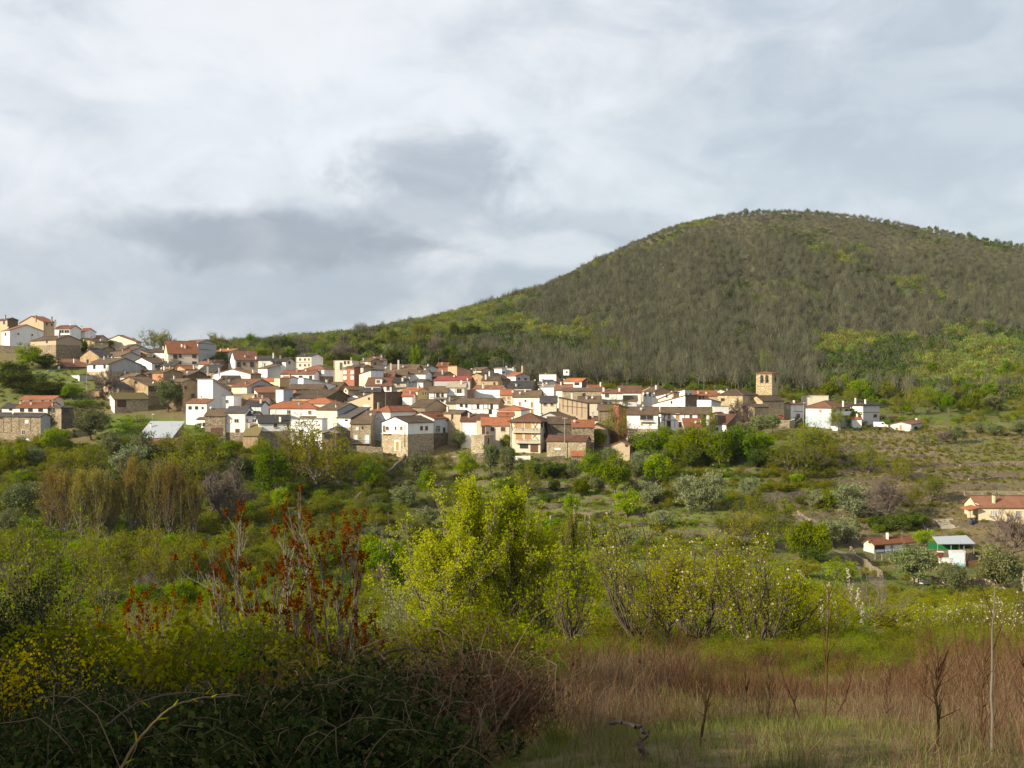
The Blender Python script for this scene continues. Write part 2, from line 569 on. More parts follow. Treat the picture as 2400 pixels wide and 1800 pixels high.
P['iron'] = m_flat('dark_iron', (0.035, 0.033, 0.032), 0.6)
P['pot'] = m_flat('white_chimney_render', (0.70, 0.67, 0.60), 0.9)
P['concrete'] = m_flat('cast_concrete', (0.52, 0.47, 0.38), 0.9)
P['pole'] = m_flat('grey_pole', (0.30, 0.28, 0.25), 0.8)
P['polewood'] = m_flat('creosoted_pole', (0.09, 0.07, 0.055), 0.9)
# ------------------------------------------------------------------ houses
ZONE = {0: (0, 0, 1.0), 1: (0, 720, 4.6075), 2: (350, 760, 5.53), 3: (700, 800, 5.53), 4: (1050, 800, 5.53),
        5: (1400, 800, 5.53), 6: (1750, 840, 5.53), 7: (2000, 1080, 4.6075)}
LANDMARKS = []       # (short phrase, photo x, photo y) for describing trees by what stands near
HOUSE_SPOTS = []
OPEN = {             # window kinds: part name, frame material, leaf name, leaf material, leaves
    'd': ('window', 'frame', 'pane', 'glass', 1), 'o': ('window', 'timber', 'pane', 'glass', 1),  # second kind: shade inside an opening, painted as a flat dark sheet
    'w': ('window', 'frame', 'blind', 'blind', 1), 'b': ('window', 'frame', 'shutter', 'brown', 2),
    'h': ('window', 'frame', 'shutter', 'wood', 2), 'k': ('door', 'frame', 'door_leaf', 'brown', 1),
    'g': ('garage_door', 'timber', 'door_leaf', 'brown', 2), 'u': ('door', 'frame', 'door_leaf', 'blue', 1),
    'p': ('door', 'pale', 'door_leaf', 'pale', 2), 's': ('door', 'frame', 'door_leaf', 'steel', 1),
    'h1': ('door', 'frame', 'door_leaf', 'wood', 1), 'i': ('window', 'frame', 'blind', 'blind', 1),
}


class Face:
    def __init__(self, C, e, n, w):
        self.C, self.e, self.n, self.w = Vector(C), Vector(e), Vector(n), w

    def hit(self, px, py):
        """where the line of sight through a photo pixel meets this wall: (along, height)"""
        d = Vector(((px - 1200) / F, 1.0, (900 - py) / F))
        k = self.n.dot(self.C) / self.n.dot(d)
        p = d * k
        return (p - self.C).dot(self.e), p.z

    def at(self, s, z, d=0.0):
        p = self.C + self.e * s + self.n * d
        return (p.x, p.y, z)

    def slab(self, mb, s0, s1, z0, z1, d0, d1):
        top = [self.at(s0, z0, d1), self.at(s1, z0, d1), self.at(s1, z1, d1), self.at(s0, z1, d1)]
        o = self.n * (d0 - d1)
        mb.prism(top, (o.x, o.y, 0))


def opening(face, kind, s0, s1, z0, z1, parent):
    nm, fm, leaf, lm, nl = OPEN[kind]
    fmat = P[fm] if fm in P else M[fm]
    t = 0.11
    mb = MB()
    face.slab(mb, s0 - t, s0, z0 - t * 0.6, z1 + t, -0.05, 0.09)
    face.slab(mb, s1, s1 + t, z0 - t * 0.6, z1 + t, -0.05, 0.09)
    face.slab(mb, s0, s1, z1, z1 + t, -0.05, 0.087)
    face.slab(mb, s0 - 0.06, s1 + 0.06, z0 - t, z0, -0.05, 0.2)
    fo = mb.build(nm, fmat, parent)
    for q in range(nl):
        a = s0 + (s1 - s0) * q / nl + (0.02 if q else 0)
        b = s0 + (s1 - s0) * (q + 1) / nl
        m2 = MB()
        face.slab(m2, a, b, z0, z1, -0.05, 0.03 if lm != 'wood' and lm != 'brown' else 0.05)
        m2.build(leaf, P[lm], fo)
    if kind == 'i':
        for q in range(5):
            a = s0 + (s1 - s0) * (q + 0.5) / 5
            m2 = MB()
            face.slab(m2, a - 0.025, a + 0.025, z0, z1, 0.09, 0.13)
            m2.build('bar', P['iron'], fo)
    elif kind == 'd' and s1 - s0 > 0.8:
        m2 = MB()
        face.slab(m2, (s0 + s1) / 2 - 0.035, (s0 + s1) / 2 + 0.035, z0, z1, 0.03, 0.06)
        m2.build('mullion', P['frame'], fo)
    return fo


def H(zone, xl, xm, xr, ye, D, a, roof, wall, rmat, label, pitch=20, dep=None, wallR=None, band=None, bandmat='stone',
      wins=(), chim=(), bal=(), beams=(), name='house', cat='house', into=None, oh=0.35, wL=None, base=None, short=None, cols=None):
    ox, oy, sc = ZONE[zone]
    X = lambda x: ox + x / sc
    Y = lambda y: oy + y / sc
    xl, xm, xr, ye = X(xl), X(xm), X(xr), Y(ye)
    ul, um, ur = [(x - 1200) / F for x in (xl, xm, xr)]
    ar = math.radians(a)
    ca, sa = math.cos(ar), math.sin(ar)
    cx, cy = um * D, D
    if wL is None:
        den = ca + ul * sa
        wL = (cx - ul * D) / den
    wL = min(max(wL, 2.2), 40)
    den = sa - ur * ca
    wR = (ur * D - cx) / den if abs(den) > 0.12 else -1
    if dep is not None:
        wR = dep
    if wR < 2.5 or wR > 26:
        wR = 8.0 if wR < 2.5 else 26
    eL = Vector((-ca, sa, 0))
    eR = Vector((sa, ca, 0))
    C = Vector((cx, cy, 0))
    ze = (900 - ye) / F * D
    tp = math.tan(math.radians(pitch))

    def q(s, t, h):
        p = C + eL * s + eR * t
        return (p.x, p.y, h)
    cor = [(0, 0), (wL, 0), (wL, wR), (0, wR)]
    gs = [gz(*q(s, t, 0)[:2]) for s, t in cor]
    zb = min(gs) - 0.3 if base is None else (900 - Y(base)) / F * D
    if into is None and base is None:
        hgt = ze - gs[0]
        if hgt < 2.0 or hgt > 15:
            FLAGS.append((round(xm), round(ye), round(hgt, 1), label[:40]))
        zb = min(zb, ze - 2.2)
    wallm = M[wall]
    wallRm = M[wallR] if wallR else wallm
    # roof surface
    o = oh
    tops = {}
    if roof == 'gL':
        r = wR / 2 * tp
        polys = [[(-o, -o, ze - o * tp), (wL + o, -o, ze - o * tp), (wL + o, wR / 2, ze + r), (-o, wR / 2, ze + r)],
                 [(-o, wR / 2, ze + r), (wL + o, wR / 2, ze + r), (wL + o, wR + o, ze - o * tp), (-o, wR + o, ze - o * tp)]]
        hts = [ze] * 4
        tops = {1: (wL, wR / 2, ze + r), 3: (0, wR / 2, ze + r)}
        ridge = [((-o, wR / 2, ze + r), (wL + o, wR / 2, ze + r))]
    elif roof == 'gR':
        r = wL / 2 * tp
        polys = [[(-o, -o, ze - o * tp), (wL / 2, -o, ze + r), (wL / 2, wR + o, ze + r), (-o, wR + o, ze - o * tp)],
                 [(wL / 2, -o, ze + r), (wL + o, -o, ze - o * tp), (wL + o, wR + o, ze - o * tp), (wL / 2, wR + o, ze + r)]]
        hts = [ze] * 4
        tops = {0: (wL / 2, 0, ze + r), 2: (wL / 2, wR, ze + r)}
        ridge = [((wL / 2, -o, ze + r), (wL / 2, wR + o, ze + r))]
    elif roof in ('shF', 'shB', 'shR', 'shX'):
        gs_, gt_ = {'shF': (0, tp), 'shB': (0, -tp), 'shR': (tp, 0), 'shX': (-tp, 0)}[roof]
        hf = lambda s, t: ze + gs_ * s + gt_ * t
        polys = [[(s, t, hf(s, t)) for s, t in ((-o, -o), (wL + o, -o), (wL + o, wR + o), (-o, wR + o))]]
        hts = [hf(s, t) for s, t in cor]
        ridge = []
    elif roof == 'hip':
        m = min(wL, wR) / 2
        r = m * tp
        e = ze - o * tp
        if wL >= wR:
            A, B = (m, wR / 2, ze + r), (wL - m, wR / 2, ze + r)
            polys = [[(-o, -o, e), (wL + o, -o, e), B, A], [(wL + o, -o, e), (wL + o, wR + o, e), B],
                     [(wL + o, wR + o, e), (-o, wR + o, e), A, B], [(-o, wR + o, e), (-o, -o, e), A]]
            near, far = A, B
            ridge = [(A, B), ((-o, -o, e), A), ((wL + o, -o, e), B), ((-o, wR + o, e), A)]
        else:
            A, B = (wL / 2, m, ze + r), (wL / 2, wR - m, ze + r)
            polys = [[(-o, -o, e), (wL + o, -o, e), A], [(wL + o, -o, e), (wL + o, wR + o, e), B, A],
                     [(wL + o, wR + o, e), (-o, wR + o, e), B], [(-o, wR + o, e), (-o, -o, e), A, B]]
            ridge = [(A, B), ((-o, -o, e), A), ((wL + o, -o, e), A), ((-o, wR + o, e), B)]
        hts = [ze] * 4
    else:  # flat, with a low parapet coping
        polys = [[(-0.12, -0.12, ze + 0.12), (wL + 0.12, -0.12, ze + 0.12), (wL + 0.12, wR + 0.12, ze + 0.12), (-0.12, wR + 0.12, ze + 0.12)]]
        hts = [ze] * 4
        ridge = []
    root = into if into is not None else thing(name, label, cat, (cx, cy, zb))
    wn = 'wall' if into is None else 'wing_wall'
    mb = MB()
    fm = []
    for k in range(4):
        s0, t0 = cor[k]
        s1, t1 = cor[(k + 1) % 4]
        pts = [q(s0, t0, zb), q(s1, t1, zb), q(s1, t1, hts[(k + 1) % 4])]
        if k in tops:
            pts.append(q(*tops[k]))
        pts.append(q(s0, t0, hts[k]))
        mb.poly(pts[::-1])
        fm.append(1 if k == 3 else 0)
    wo = mb.build(wn, wallm, root)
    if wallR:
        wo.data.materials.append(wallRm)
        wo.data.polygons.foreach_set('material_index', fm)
    # roof
    mb = MB()
    th = 0.2 if roof != 'flat' else 0.16
    for pl in polys:
        mb.prism([q(s, t, h + 0.03) for s, t, h in pl[::-1]], (0, 0, -th))
    ro = mb.build('roof' if into is None else 'wing_roof', R[rmat], root)
    if ridge and rmat in ('r', 'rb', 'b', 'd'):
        mb = MB()
        for p0, p1 in ridge:
            mb.tube(q(p0[0], p0[1], p0[2] + 0.05), q(p1[0], p1[1], p1[2] + 0.05), 0.13, n=5)
        mb.build('ridge_tiles', R['r' if rmat == 'r' else 'b'], ro)
    FL = Face(C, eL, Vector((-sa, -ca, 0)), wL)
    FR = Face(C, eR, Vector((ca, -sa, 0)), wR)
    faces = {'L': FL, 'R': FR}
    if band is not None:
        zt = (900 - Y(band)) / F * D
        g = 0.06
        mb = MB()
        ring = [q(-g, -g, zt), q(wL + g, -g, zt), q(wL + g, wR + g, zt), q(-g, wR + g, zt)]
        mb.prism(ring[::-1], (0, 0, zb - zt))
        mb.build('stone_base' if 'stone' in bandmat else 'plinth', M[bandmat], root)
    for wd in wins:
        fk, x, y, w, h, kd = wd
        f = faces[fk]
        s0, _ = f.hit(X(x - w / 2), Y(y))
        s1, _ = f.hit(X(x + w / 2), Y(y))
        _, z1 = f.hit(X(x), Y(y - h / 2))
        _, z0 = f.hit(X(x), Y(y + h / 2))
        s0, s1 = min(s0, s1), max(s0, s1)
        if s0 < 0.15:
            s1 += 0.15 - s0
            s0 = 0.15
        if s1 > f.w - 0.12:
            s1 = f.w - 0.12
        if s1 - s0 < 0.3:
            continue
        opening(f, kd, s0, s1, z0, z1, root)
    for ch in chim:
        x, y = ch[0], ch[1]
        k = D + 0.35 * max(3.0, wR * ca * 0.6 + wL * sa * 0.6)
        px_, zt = (X(x) - 1200) / F * k, (900 - Y(y)) / F * k
        mb = MB()
        zlow = min(zt - 1.2, ze)
        mb.box((px_, k, (zt + zlow) / 2), (0.58, 0.58, zt - zlow), ar)
        co = mb.build('chimney', (P['pot'], M['lightgrey'], M['tan'])[int(x + y) % 3] if len(ch) < 3 else M[ch[2]], ro)
        mb = MB()
        mb.box((px_, k, zt + 0.06), (0.8, 0.8, 0.12), ar)
        mb.build('chimney_cap', R['b'], ro)
    # odds and ends every roof collects: a chimney, an aerial, a downpipe
    rx = random.Random(int(xm * 7 + ye * 3 + D))
    if into is None and roof != 'flat' and len(polys[0]) == 4:
        pl = polys[0]

        def on_roof(f, g):
            u = [pl[0][k] * (1 - f) + pl[1][k] * f for k in range(3)]
            v_ = [pl[3][k] * (1 - f) + pl[2][k] * f for k in range(3)]
            return q(*[u[k] * (1 - g) + v_[k] * g for k in range(3)])
        if not chim and rx.random() < 0.6:
            p = on_roof(rx.uniform(0.15, 0.85), rx.uniform(0.35, 0.9))
            hc = rx.uniform(0.9, 1.7)
            sq = rx.uniform(0.45, 0.7)
            mb = MB(); mb.box((p[0], p[1], p[2] + hc / 2 - 0.25), (sq, sq, hc + 0.5), ar)
            co = mb.build('chimney', rx.choice([P['pot'], M['tanbrick'], M['grey'], M['lightgrey']]), ro)
            mb = MB(); mb.box((p[0], p[1], p[2] + hc + 0.06), (sq + 0.22, sq + 0.22, 0.12), ar); mb.build('chimney_cap', R['b'], co)
        if rx.random() < 0.55:
            p = on_roof(rx.uniform(0.1, 0.9), rx.uniform(0.5, 0.95))
            ha = rx.uniform(1.8, 3.4)
            mb = MB(); mb.tube((p[0], p[1], p[2] - 0.2), (p[0], p[1], p[2] + ha), 0.035, n=4)
            for k in range(3):
                zz_ = p[2] + ha - 0.1 - 0.22 * k
                mb.tube((p[0] - 0.5 + 0.1 * k, p[1], zz_), (p[0] + 0.5 - 0.1 * k, p[1], zz_), 0.025, n=3)
            mb.build('aerial', P['steel'], ro)
        if rx.random() < 0.3:
            p = on_roof(rx.uniform(0.1, 0.9), rx.uniform(0.3, 0.9))
            mb = MB()
            n_ = 10
            c0 = Vector((p[0], p[1] - 0.3, p[2] + 0.75))
            ax = Vector((-0.5, -0.75, 0.4)).normalized()
            a1 = ax.orthogonal().normalized(); a2 = ax.cross(a1)
            mb.poly([tuple(c0 + a1 * 0.42 * math.cos(6.283 * k / n_) + a2 * 0.42 * math.sin(6.283 * k / n_)) for k in range(n_)])
            mb.f.append(tuple(range(n_ - 1, -1, -1)))
            mb.tube((p[0], p[1], p[2] - 0.1), tuple(c0 - ax * 0.03), 0.03, n=4)
            mb.build('satellite_dish', P['blind'], ro)
    if into is None and rx.random() < 0.5 and name == 'house':
        mb = MB()
        sp_ = rx.choice([0.25, wL - 0.25])
        mb.tube(FL.at(sp_, ze - 0.15, 0.13), FL.at(sp_, zb + 0.3, 0.13), 0.06, n=5)
        mb.build('downpipe', P['steel'], root)
    for b in bal:
        fk, x0, x1, yf, yr = b[:5]
        f = faces[fk]
        s0, zf = f.hit(X(x0), Y(yf))
        s1, _ = f.hit(X(x1), Y(yf))
        _, zr = f.hit(X(x0), Y(yr))
        s0, s1 = min(s0, s1), max(s0, s1)
        dp = b[6] if len(b) > 6 else 0.95
        mb = MB()
        f.slab(mb, s0, s1, zf - 0.16, zf, 0.0, dp)
        bo = mb.build('balcony', P['concrete'], root)
        if len(b) > 5 and b[5] == 'solid':
            mb = MB()
            f.slab(mb, s0, s1, zf, zr, dp - 0.12, dp + 0.003)
            mb.build('parapet', M['white'], bo)
        else:
            mb = MB()
            f.slab(mb, s0, s1, zr - 0.05, zr, dp - 0.06, dp)
            nb = max(3, int((s1 - s0) / 0.3))
            for j in range(nb + 1):
                s = s0 + 0.03 + (s1 - s0 - 0.06) * j / nb
                f.slab(mb, s - 0.02, s + 0.02, zf, zr - 0.05, dp - 0.05, dp - 0.01)
            mb.build('railing', P['iron'], bo)
    for bm in beams:
        fk, x0, y0, x1, y1 = bm
        f = faces[fk]
        s0, z0 = f.hit(X(x0), Y(y0))
        s1, z1 = f.hit(X(x1), Y(y1))
        L = math.hypot(s1 - s0, z1 - z0)
        nx, nz = -(z1 - z0) / L * 0.09, (s1 - s0) / L * 0.09
        mb = MB()
        top = [f.at(s0 + nx, z0 + nz, 0.07), f.at(s1 + nx, z1 + nz, 0.07), f.at(s1 - nx, z1 - nz, 0.07), f.at(s0 - nx, z0 - nz, 0.07)]
        oo = f.n * (-0.1)
        mb.prism(top, (oo.x, oo.y, 0))
        mb.build('timber_beam', M['timber'], root)
    if into is None:
        HOUSE_SPOTS.append((xl, xr, ye, D, C, eL, eR, wL, wR))
        if short:
            LANDMARKS.append((short, (xl + xr) / 2, ye + 25))
    return root, FL, FR, ze, zb, q, wL, wR


FLAGS = []
# ------------------------------------------------------------------ the village, back rows first
# upper left, on the shoulder of the hill
H(1, -60, 80, 195, 132, 478, 48, 'gL', 'tan', 'd', 'cream house with dark roof and shaded gable at the very top left of the village', wallR='darkadobe', wins=[('L', 45, 165, 20, 30, 'o')])  # right gable's shadow is put into a dark brown wall colour
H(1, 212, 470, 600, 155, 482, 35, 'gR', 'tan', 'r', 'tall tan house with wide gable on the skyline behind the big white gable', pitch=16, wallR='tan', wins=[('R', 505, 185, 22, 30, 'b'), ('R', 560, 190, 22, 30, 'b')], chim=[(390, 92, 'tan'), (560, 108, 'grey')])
H(1, 590, 760, 790, 228, 480, 12, 'gL', 'white', 'rb', 'house with blue-glazed upper gallery under a red roof on the skyline', wins=[('L', 665, 262, 50, 32, 'd'), ('L', 722, 262, 50, 32, 'd')], chim=[(597, 140, 'grey')])
H(1, 762, 915, 938, 258, 488, 14, 'gL', 'white', 'r', 'low white house with bright red roof and white chimney on the left skyline', wins=[('L', 810, 280, 22, 26, 'o')], chim=[(884, 205)])
H(1, 925, 1060, 1072, 335, 494, 10, 'gL', 'tan', 'rb', 'small brown-walled house with red roof behind the ochre gable')
H(1, 1085, 1470, 1528, 372, 494, 30, 'gR', 'cream', 'rb', 'cream gabled house on the skyline with a tree covering its front', pitch=15)
H(1, 780, 1025, 1052, 372, 462, 22, 'gR', 'ochre', 'b', 'ochre windowless gable end just behind the stone and plaster barn', pitch=14)
H(1, 18, 105, 470, 245, 464, 50, 'gL', 'white', 'rb', 'white house with a huge shaded blank gable and two tiny windows', wallR='white', wins=[('R', 197, 288, 11, 15, 'o'), ('R', 347, 300, 11, 15, 'o'), ('L', 60, 290, 20, 30, 'o')], short='the big white gable')
H(1, 328, 605, 872, 348, 443, 40, 'gL', 'tan', 'b', 'stone barn with tan plastered upper half and dark old roof', band=404, bandmat='stone', wins=[('L', 527, 440, 18, 38, 'o'), ('L', 507, 368, 16, 32, 'o')], name='barn', cat='barn', short='the stone and plaster barn')
H(1, 960, 1130, 1145, 490, 468, 6, 'gL', 'darkadobe', 'rb', 'low shed with red roof and white chimney right of the barn tree', name='shed', cat='shed', chim=[(968, 450)])
H(1, 1215, 1295, 1625, 455, 474, 55, 'gL', 'white', 'b', 'pale grey gable with white chimney under the skyline trees', wallR='lightgrey', chim=[(1505, 432)])  # shade of the right gable painted in as light grey
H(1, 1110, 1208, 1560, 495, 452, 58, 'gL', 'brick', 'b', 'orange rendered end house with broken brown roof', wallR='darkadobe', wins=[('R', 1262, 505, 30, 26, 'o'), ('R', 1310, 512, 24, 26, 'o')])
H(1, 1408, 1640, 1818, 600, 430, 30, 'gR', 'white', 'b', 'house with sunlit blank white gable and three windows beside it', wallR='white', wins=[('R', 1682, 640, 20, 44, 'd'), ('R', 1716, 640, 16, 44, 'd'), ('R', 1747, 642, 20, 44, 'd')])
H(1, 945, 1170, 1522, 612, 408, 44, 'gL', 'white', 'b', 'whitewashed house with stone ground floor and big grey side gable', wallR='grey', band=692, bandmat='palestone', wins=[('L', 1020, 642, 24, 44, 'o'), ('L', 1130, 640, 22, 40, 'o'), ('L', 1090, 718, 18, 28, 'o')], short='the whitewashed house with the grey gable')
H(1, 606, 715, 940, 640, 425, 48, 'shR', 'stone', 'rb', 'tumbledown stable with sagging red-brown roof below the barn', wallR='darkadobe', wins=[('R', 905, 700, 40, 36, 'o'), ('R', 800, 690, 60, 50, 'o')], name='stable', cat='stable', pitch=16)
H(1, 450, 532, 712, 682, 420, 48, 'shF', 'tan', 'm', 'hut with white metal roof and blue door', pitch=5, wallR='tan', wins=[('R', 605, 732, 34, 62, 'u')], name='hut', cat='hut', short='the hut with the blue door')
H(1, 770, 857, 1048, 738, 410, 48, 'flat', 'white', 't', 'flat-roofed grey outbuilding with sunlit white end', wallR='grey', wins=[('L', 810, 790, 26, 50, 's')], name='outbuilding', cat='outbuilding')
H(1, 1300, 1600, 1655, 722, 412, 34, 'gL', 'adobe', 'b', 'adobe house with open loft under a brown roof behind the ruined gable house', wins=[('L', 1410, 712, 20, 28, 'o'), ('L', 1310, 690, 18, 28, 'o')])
H(2, 40, 182, 432, 625, 398, 44, 'gL', 'brick', 'b', 'house with square orange brick end and weathered plank side', wallR='adobe', wins=[], pitch=18)
H(1, 1190, 1600, 1795, 848, 390, 38, 'gR', 'adobe', 'b', 'large old earth and timber house with its lower half of stone', pitch=15, wallR='darkadobe', band=910, bandmat='palestone', wins=[('L', 1288, 890, 26, 44, 'o'), ('L', 1470, 800, 26, 44, 'o')], short='the old earth and timber house')
H(1, 958, 1072, 1090, 905, 394, 10, 'flat', 'adobe', 'b', 'roofless bit of brownish brick wall behind the bare tree', dep=1.2, name='ruin', cat='ruin')
H(1, 1187, 1236, 1600, 992, 379, 58, 'shR', 'white', 'moss', 'mossy-roofed lean-to with white end wall and brick front', wallR='palestone', pitch=16, wins=[('R', 1315, 1040, 90, 70, 'g')], name='lean_to', cat='shed', short='the mossy lean-to')
# the farm at the lower left
H(1, 20, 205, 212, 1085, 371, 6, 'gL', 'white', 'd', 'low white outbuilding with dark roof left of the red-roofed farm', dep=6, wins=[('L', 115, 1100, 26, 24, 'o')], name='outbuilding', cat='outbuilding')
farm = H(1, 175, 512, 560, 1082, 366, 10, 'gL', 'white', 'r', 'farmhouse with two stepped red roofs and brown shutters at lower left', dep=9, pitch=22, wins=[('L', 238, 1108, 40, 34, 'o'), ('L', 328, 1108, 44, 34, 'o'), ('L', 438, 1108, 44, 34, 'o')], short='the farmhouse with stepped red roofs')[0]
H(1, 213, 572, 632, 994, 371, 12, 'gL', 'cream', 'r', '', dep=6, into=farm, base=1060, wins=[('L', 335, 1015, 36, 34, 'b'), ('L', 462, 1015, 36, 34, 'b'), ('L', 232, 1015, 26, 34, 'b'), ('L', 545, 1015, 26, 34, 'b')])
H(1, 470, 662, 798, 1082, 360, 45, 'hip', 'stone', 'd', 'square stone tower house with dark loft openings beside the farmhouse', wallR='darkstone', pitch=12, wins=[('L', 567, 1105, 52, 44, 'o'), ('R', 715, 1108, 36, 40, 'o')])
H(1, -130, 440, 545, 1178, 347, 20, 'gL', 'stone', 'd', 'long two-storey stone farm building with planked upper floor', pitch=24, wallR='grey', wins=[('L', 255, 1352, 34, 48, 'd'), ('L', 278, 1462, 74, 84, 'p'), ('L', 290, 1236, 34, 30, 'w'), ('L', 12, 1188, 26, 26, 'o')], beams=[('L', 40, 1185, 40, 1345), ('L', 125, 1185, 125, 1345), ('L', 205, 1185, 205, 1345), ('L', 20, 1240, 110, 1240), ('L', 0, 1350, 110, 1356), ('L', 330, 1185, 330, 1330)], name='farm_building', cat='farm building', short='the long stone farm building')
sh = H(2, -140, 292, 312, 1462, 338, 6, 'shF', 'stone', 'm', 'stone shed with a shiny sheet-metal roof above a tiled lean-to', pitch=26, dep=9, name='shed', cat='shed', short='the shed with the metal roof')[0]
H(2, -120, 300, 316, 1552, 334.5, 6, 'shF', 'stone', 'rb', '', pitch=24, dep=3.4, into=sh, wallR='darkstone', base=1680)
# second zone, top
H(2, 400, 628, 868, 242, 472, 44, 'gL', 'white', 'b', 'tall gabled house highest on the skyline with grey side wall', wallR='grey', wins=[('L', 545, 275, 26, 40, 'd'), ('L', 500, 262, 22, 30, 'd')], beams=[('R', 640, 245, 850, 262), ('R', 640, 322, 800, 335)])
H(2, 800, 1022, 1262, 358, 482, 40, 'gL', 'grey', 'r', 'broad pale gable with red roof edge under the skyline trees', wallR='lightgrey', pitch=16, wins=[])
ap = H(2, 188, 245, 636, 376, 442, 68, 'gR', 'cream', 'r', 'cream apartment house with red roof and dark windows at the back', wallR='cream', pitch=26, wins=[('R', 337, 420, 46, 58, 'o'), ('R', 400, 412, 30, 38, 'o'), ('R', 583, 416, 50, 36, 'o'), ('R', 330, 497, 36, 34, 'o'), ('R', 395, 497, 34, 34, 'o'), ('R', 583, 497, 50, 26, 'o')], bal=[('R', 262, 368, 450, 412)])[0]
H(2, 216, 246, 425, 312, 447, 68, 'gR', 'white', 'rb', '', into=ap, base=380, pitch=30, chim=[(423, 255)])
H(2, 635, 770, 785, 512, 438, 8, 'gL', 'white', 'rb', 'small low house with red roof right of the cream apartment house', dep=6)
H(2, 1045, 1113, 1412, 458, 446, 68, 'gR', 'white', 'rb', 'tan house with brown roof skylights and three tall balcony doors', wallR='tan', pitch=26, wins=[('R', 1160, 520, 44, 60, 'o'), ('R', 1228, 512, 30, 34, 'o'), ('R', 1330, 520, 44, 60, 'o')], chim=[(1243, 400), (1383, 418)])
H(2, 1385, 1600, 1622, 460, 466, 8, 'gL', 'lightgrey', 'd', 'pale house under a wide dark roof behind the television pole', dep=9, chim=[(1606, 368)])
H(2, 1585, 1768, 1892, 478, 462, 18, 'gL', 'white', 'd', 'white house with dark roof and shady terrace left of the six-window house', wallR='lightgrey', wins=[('L', 1660, 505, 110, 34, 'o'), ('R', 1815, 495, 30, 40, 'd')])
H(2, 1900, 2100, 2252, 412, 452, 26, 'gL', 'cream', 'd', 'tall cream house with six windows in two rows', wallR='white', pitch=14, wins=[('L', 1955, 456, 26, 32, 'd'), ('L', 2017, 456, 26, 32, 'd'), ('L', 2068, 454, 22, 32, 'd'), ('L', 1955, 530, 26, 32, 'd'), ('L', 2017, 530, 26, 32, 'd'), ('L', 2068, 526, 22, 32, 'd')], beams=[('L', 1905, 496, 2096, 494)], chim=[(2025, 378, 'redbrick')], short='the six-window cream house')
H(2, 310, 466, 625, 580, 428, 36, 'gR', 'tanbrick', 'r', 'small brick house with orange tiles left of centre', pitch=20, wallR='adobe', chim=[(580, 530), (272, 540)])
H(2, 1410, 1532, 1702, 568, 426, 44, 'shF', 'white', 'b', 'white house with a tall bare grey triangular side wall', wallR='grey', pitch=14, wins=[('L', 1470, 590, 50, 30, 'w')])
H(2, 832, 1310, 1452, 640, 416, 26, 'gR', 'white', 'rb', 'house with very wide white gable in the upper village', wallR='adobe', pitch=12, wins=[('L', 1160, 628, 30, 26, 'w')], short='the wide white gable')
H(2, 1702, 2136, 2150, 640, 423, 6, 'gL', 'white', 'rb', 'long low house with red-brown roof below the six-window house', dep=8, wins=[('L', 1960, 690, 40, 40, 'o'), ('L', 2090, 686, 30, 36, 'o')])
H(2, 232, 482, 782, 668, 404, 24, 'gL', 'adobe', 'b', 'rambling brown-roofed house stepping down the middle of the left village', wallR='darkadobe', pitch=17, chim=[(758, 545), (905, 560)])
H(2, 930, 960, 1186, 708, 410, 68, 'gR', 'tan', 'b', 'low brown roof nestled under the wide white gable', wallR='lightgrey', pitch=20)
H(2, 1700, 1812, 1926, 700, 413, 44, 'gL', 'white', 'r', 'white house with arched roof terrace beside the yellow villa', wallR='white', wins=[('L', 1760, 720, 40, 30, 'o')])
H(2, 840, 1240, 1270, 765, 404, 10, 'gL', 'adobe', 'b', 'wide old brown roof below the wide white gable', dep=10, pitch=17)
v = H(2, 1425, 1692, 1812, 735, 406, 30, 'gL', 'yellow', 'r', 'bright yellow villa with crenellated corner turret', wallR='ochre', pitch=20, wins=[('L', 1480, 738, 26, 26, 'o')], short='the yellow villa')[0]
H(2, 1620, 1692, 1815, 702, 403, 34, 'flat', 'yellow', 't', '', into=v, base=810, wallR='ochre')
H(2, 180, 432, 626, 740, 386, 40, 'gL', 'darkadobe', 'b', 'dark brown earth house directly right of the big olive tree', wallR='adobe', wins=[('R', 565, 925, 36, 46, 'o'), ('R', 470, 820, 26, 36, 'o')], pitch=16)
H(2, 1285, 1400, 1722, 880, 391, 64, 'gR', 'white', 'rb', 'white-ended house with reddish roof under the yellow villa', wallR='adobe', pitch=17, wins=[('L', 1340, 900, 30, 30, 'o')])
H(2, 1066, 1264, 1640, 806, 394, 34, 'gL', 'yellow', 'rb', 'yellow house with tall window under a dark gable', wallR='grey', pitch=21, wins=[('L', 1220, 852, 32, 70, 'w')], chim=[(1252, 745)], short='the yellow house with the dark gable')
H(2, 1640, 1738, 1862, 852, 387, 50, 'flat', 'white', 't', 'small flat blue-grey block between brown roofs', wallR='bluegrey')
H(2, 624, 822, 1066, 716, 379, 44, 'shB', 'white', 't', 'tall white house with a steep roof falling to the right', wallR='lightgrey', pitch=31, wins=[('L', 690, 820, 30, 46, 'w'), ('L', 779, 818, 24, 46, 'w'), ('L', 722, 930, 80, 44, 'w')], short='the tall white steep-roofed house')
H(2, 1082, 1365, 1376, 905, 391, 4, 'flat', 'adobe', 't', 'plain olive-brown wall with flat top in front of the yellow house', dep=5, name='outbuilding', cat='outbuilding')
H(2, 476, 742, 832, 1020, 369, 14, 'shF', 'white', 'rb', 'low white annex with tiny square holes and red roof', pitch=16, wallR='lightgrey', wins=[('L', 528, 1082, 34, 34, 'o'), ('L', 612, 1082, 34, 34, 'o'), ('L', 690, 1084, 18, 22, 'o'), ('L', 640, 1130, 20, 30, 'w')], name='annex', cat='annex', short='the low white annex')
H(2, 872, 1092, 1112, 930, 381, 8, 'flat', 'white', 't', 'flat-topped white block with one window behind the garage house', dep=7, wins=[('L', 1008, 1000, 34, 42, 'd')])
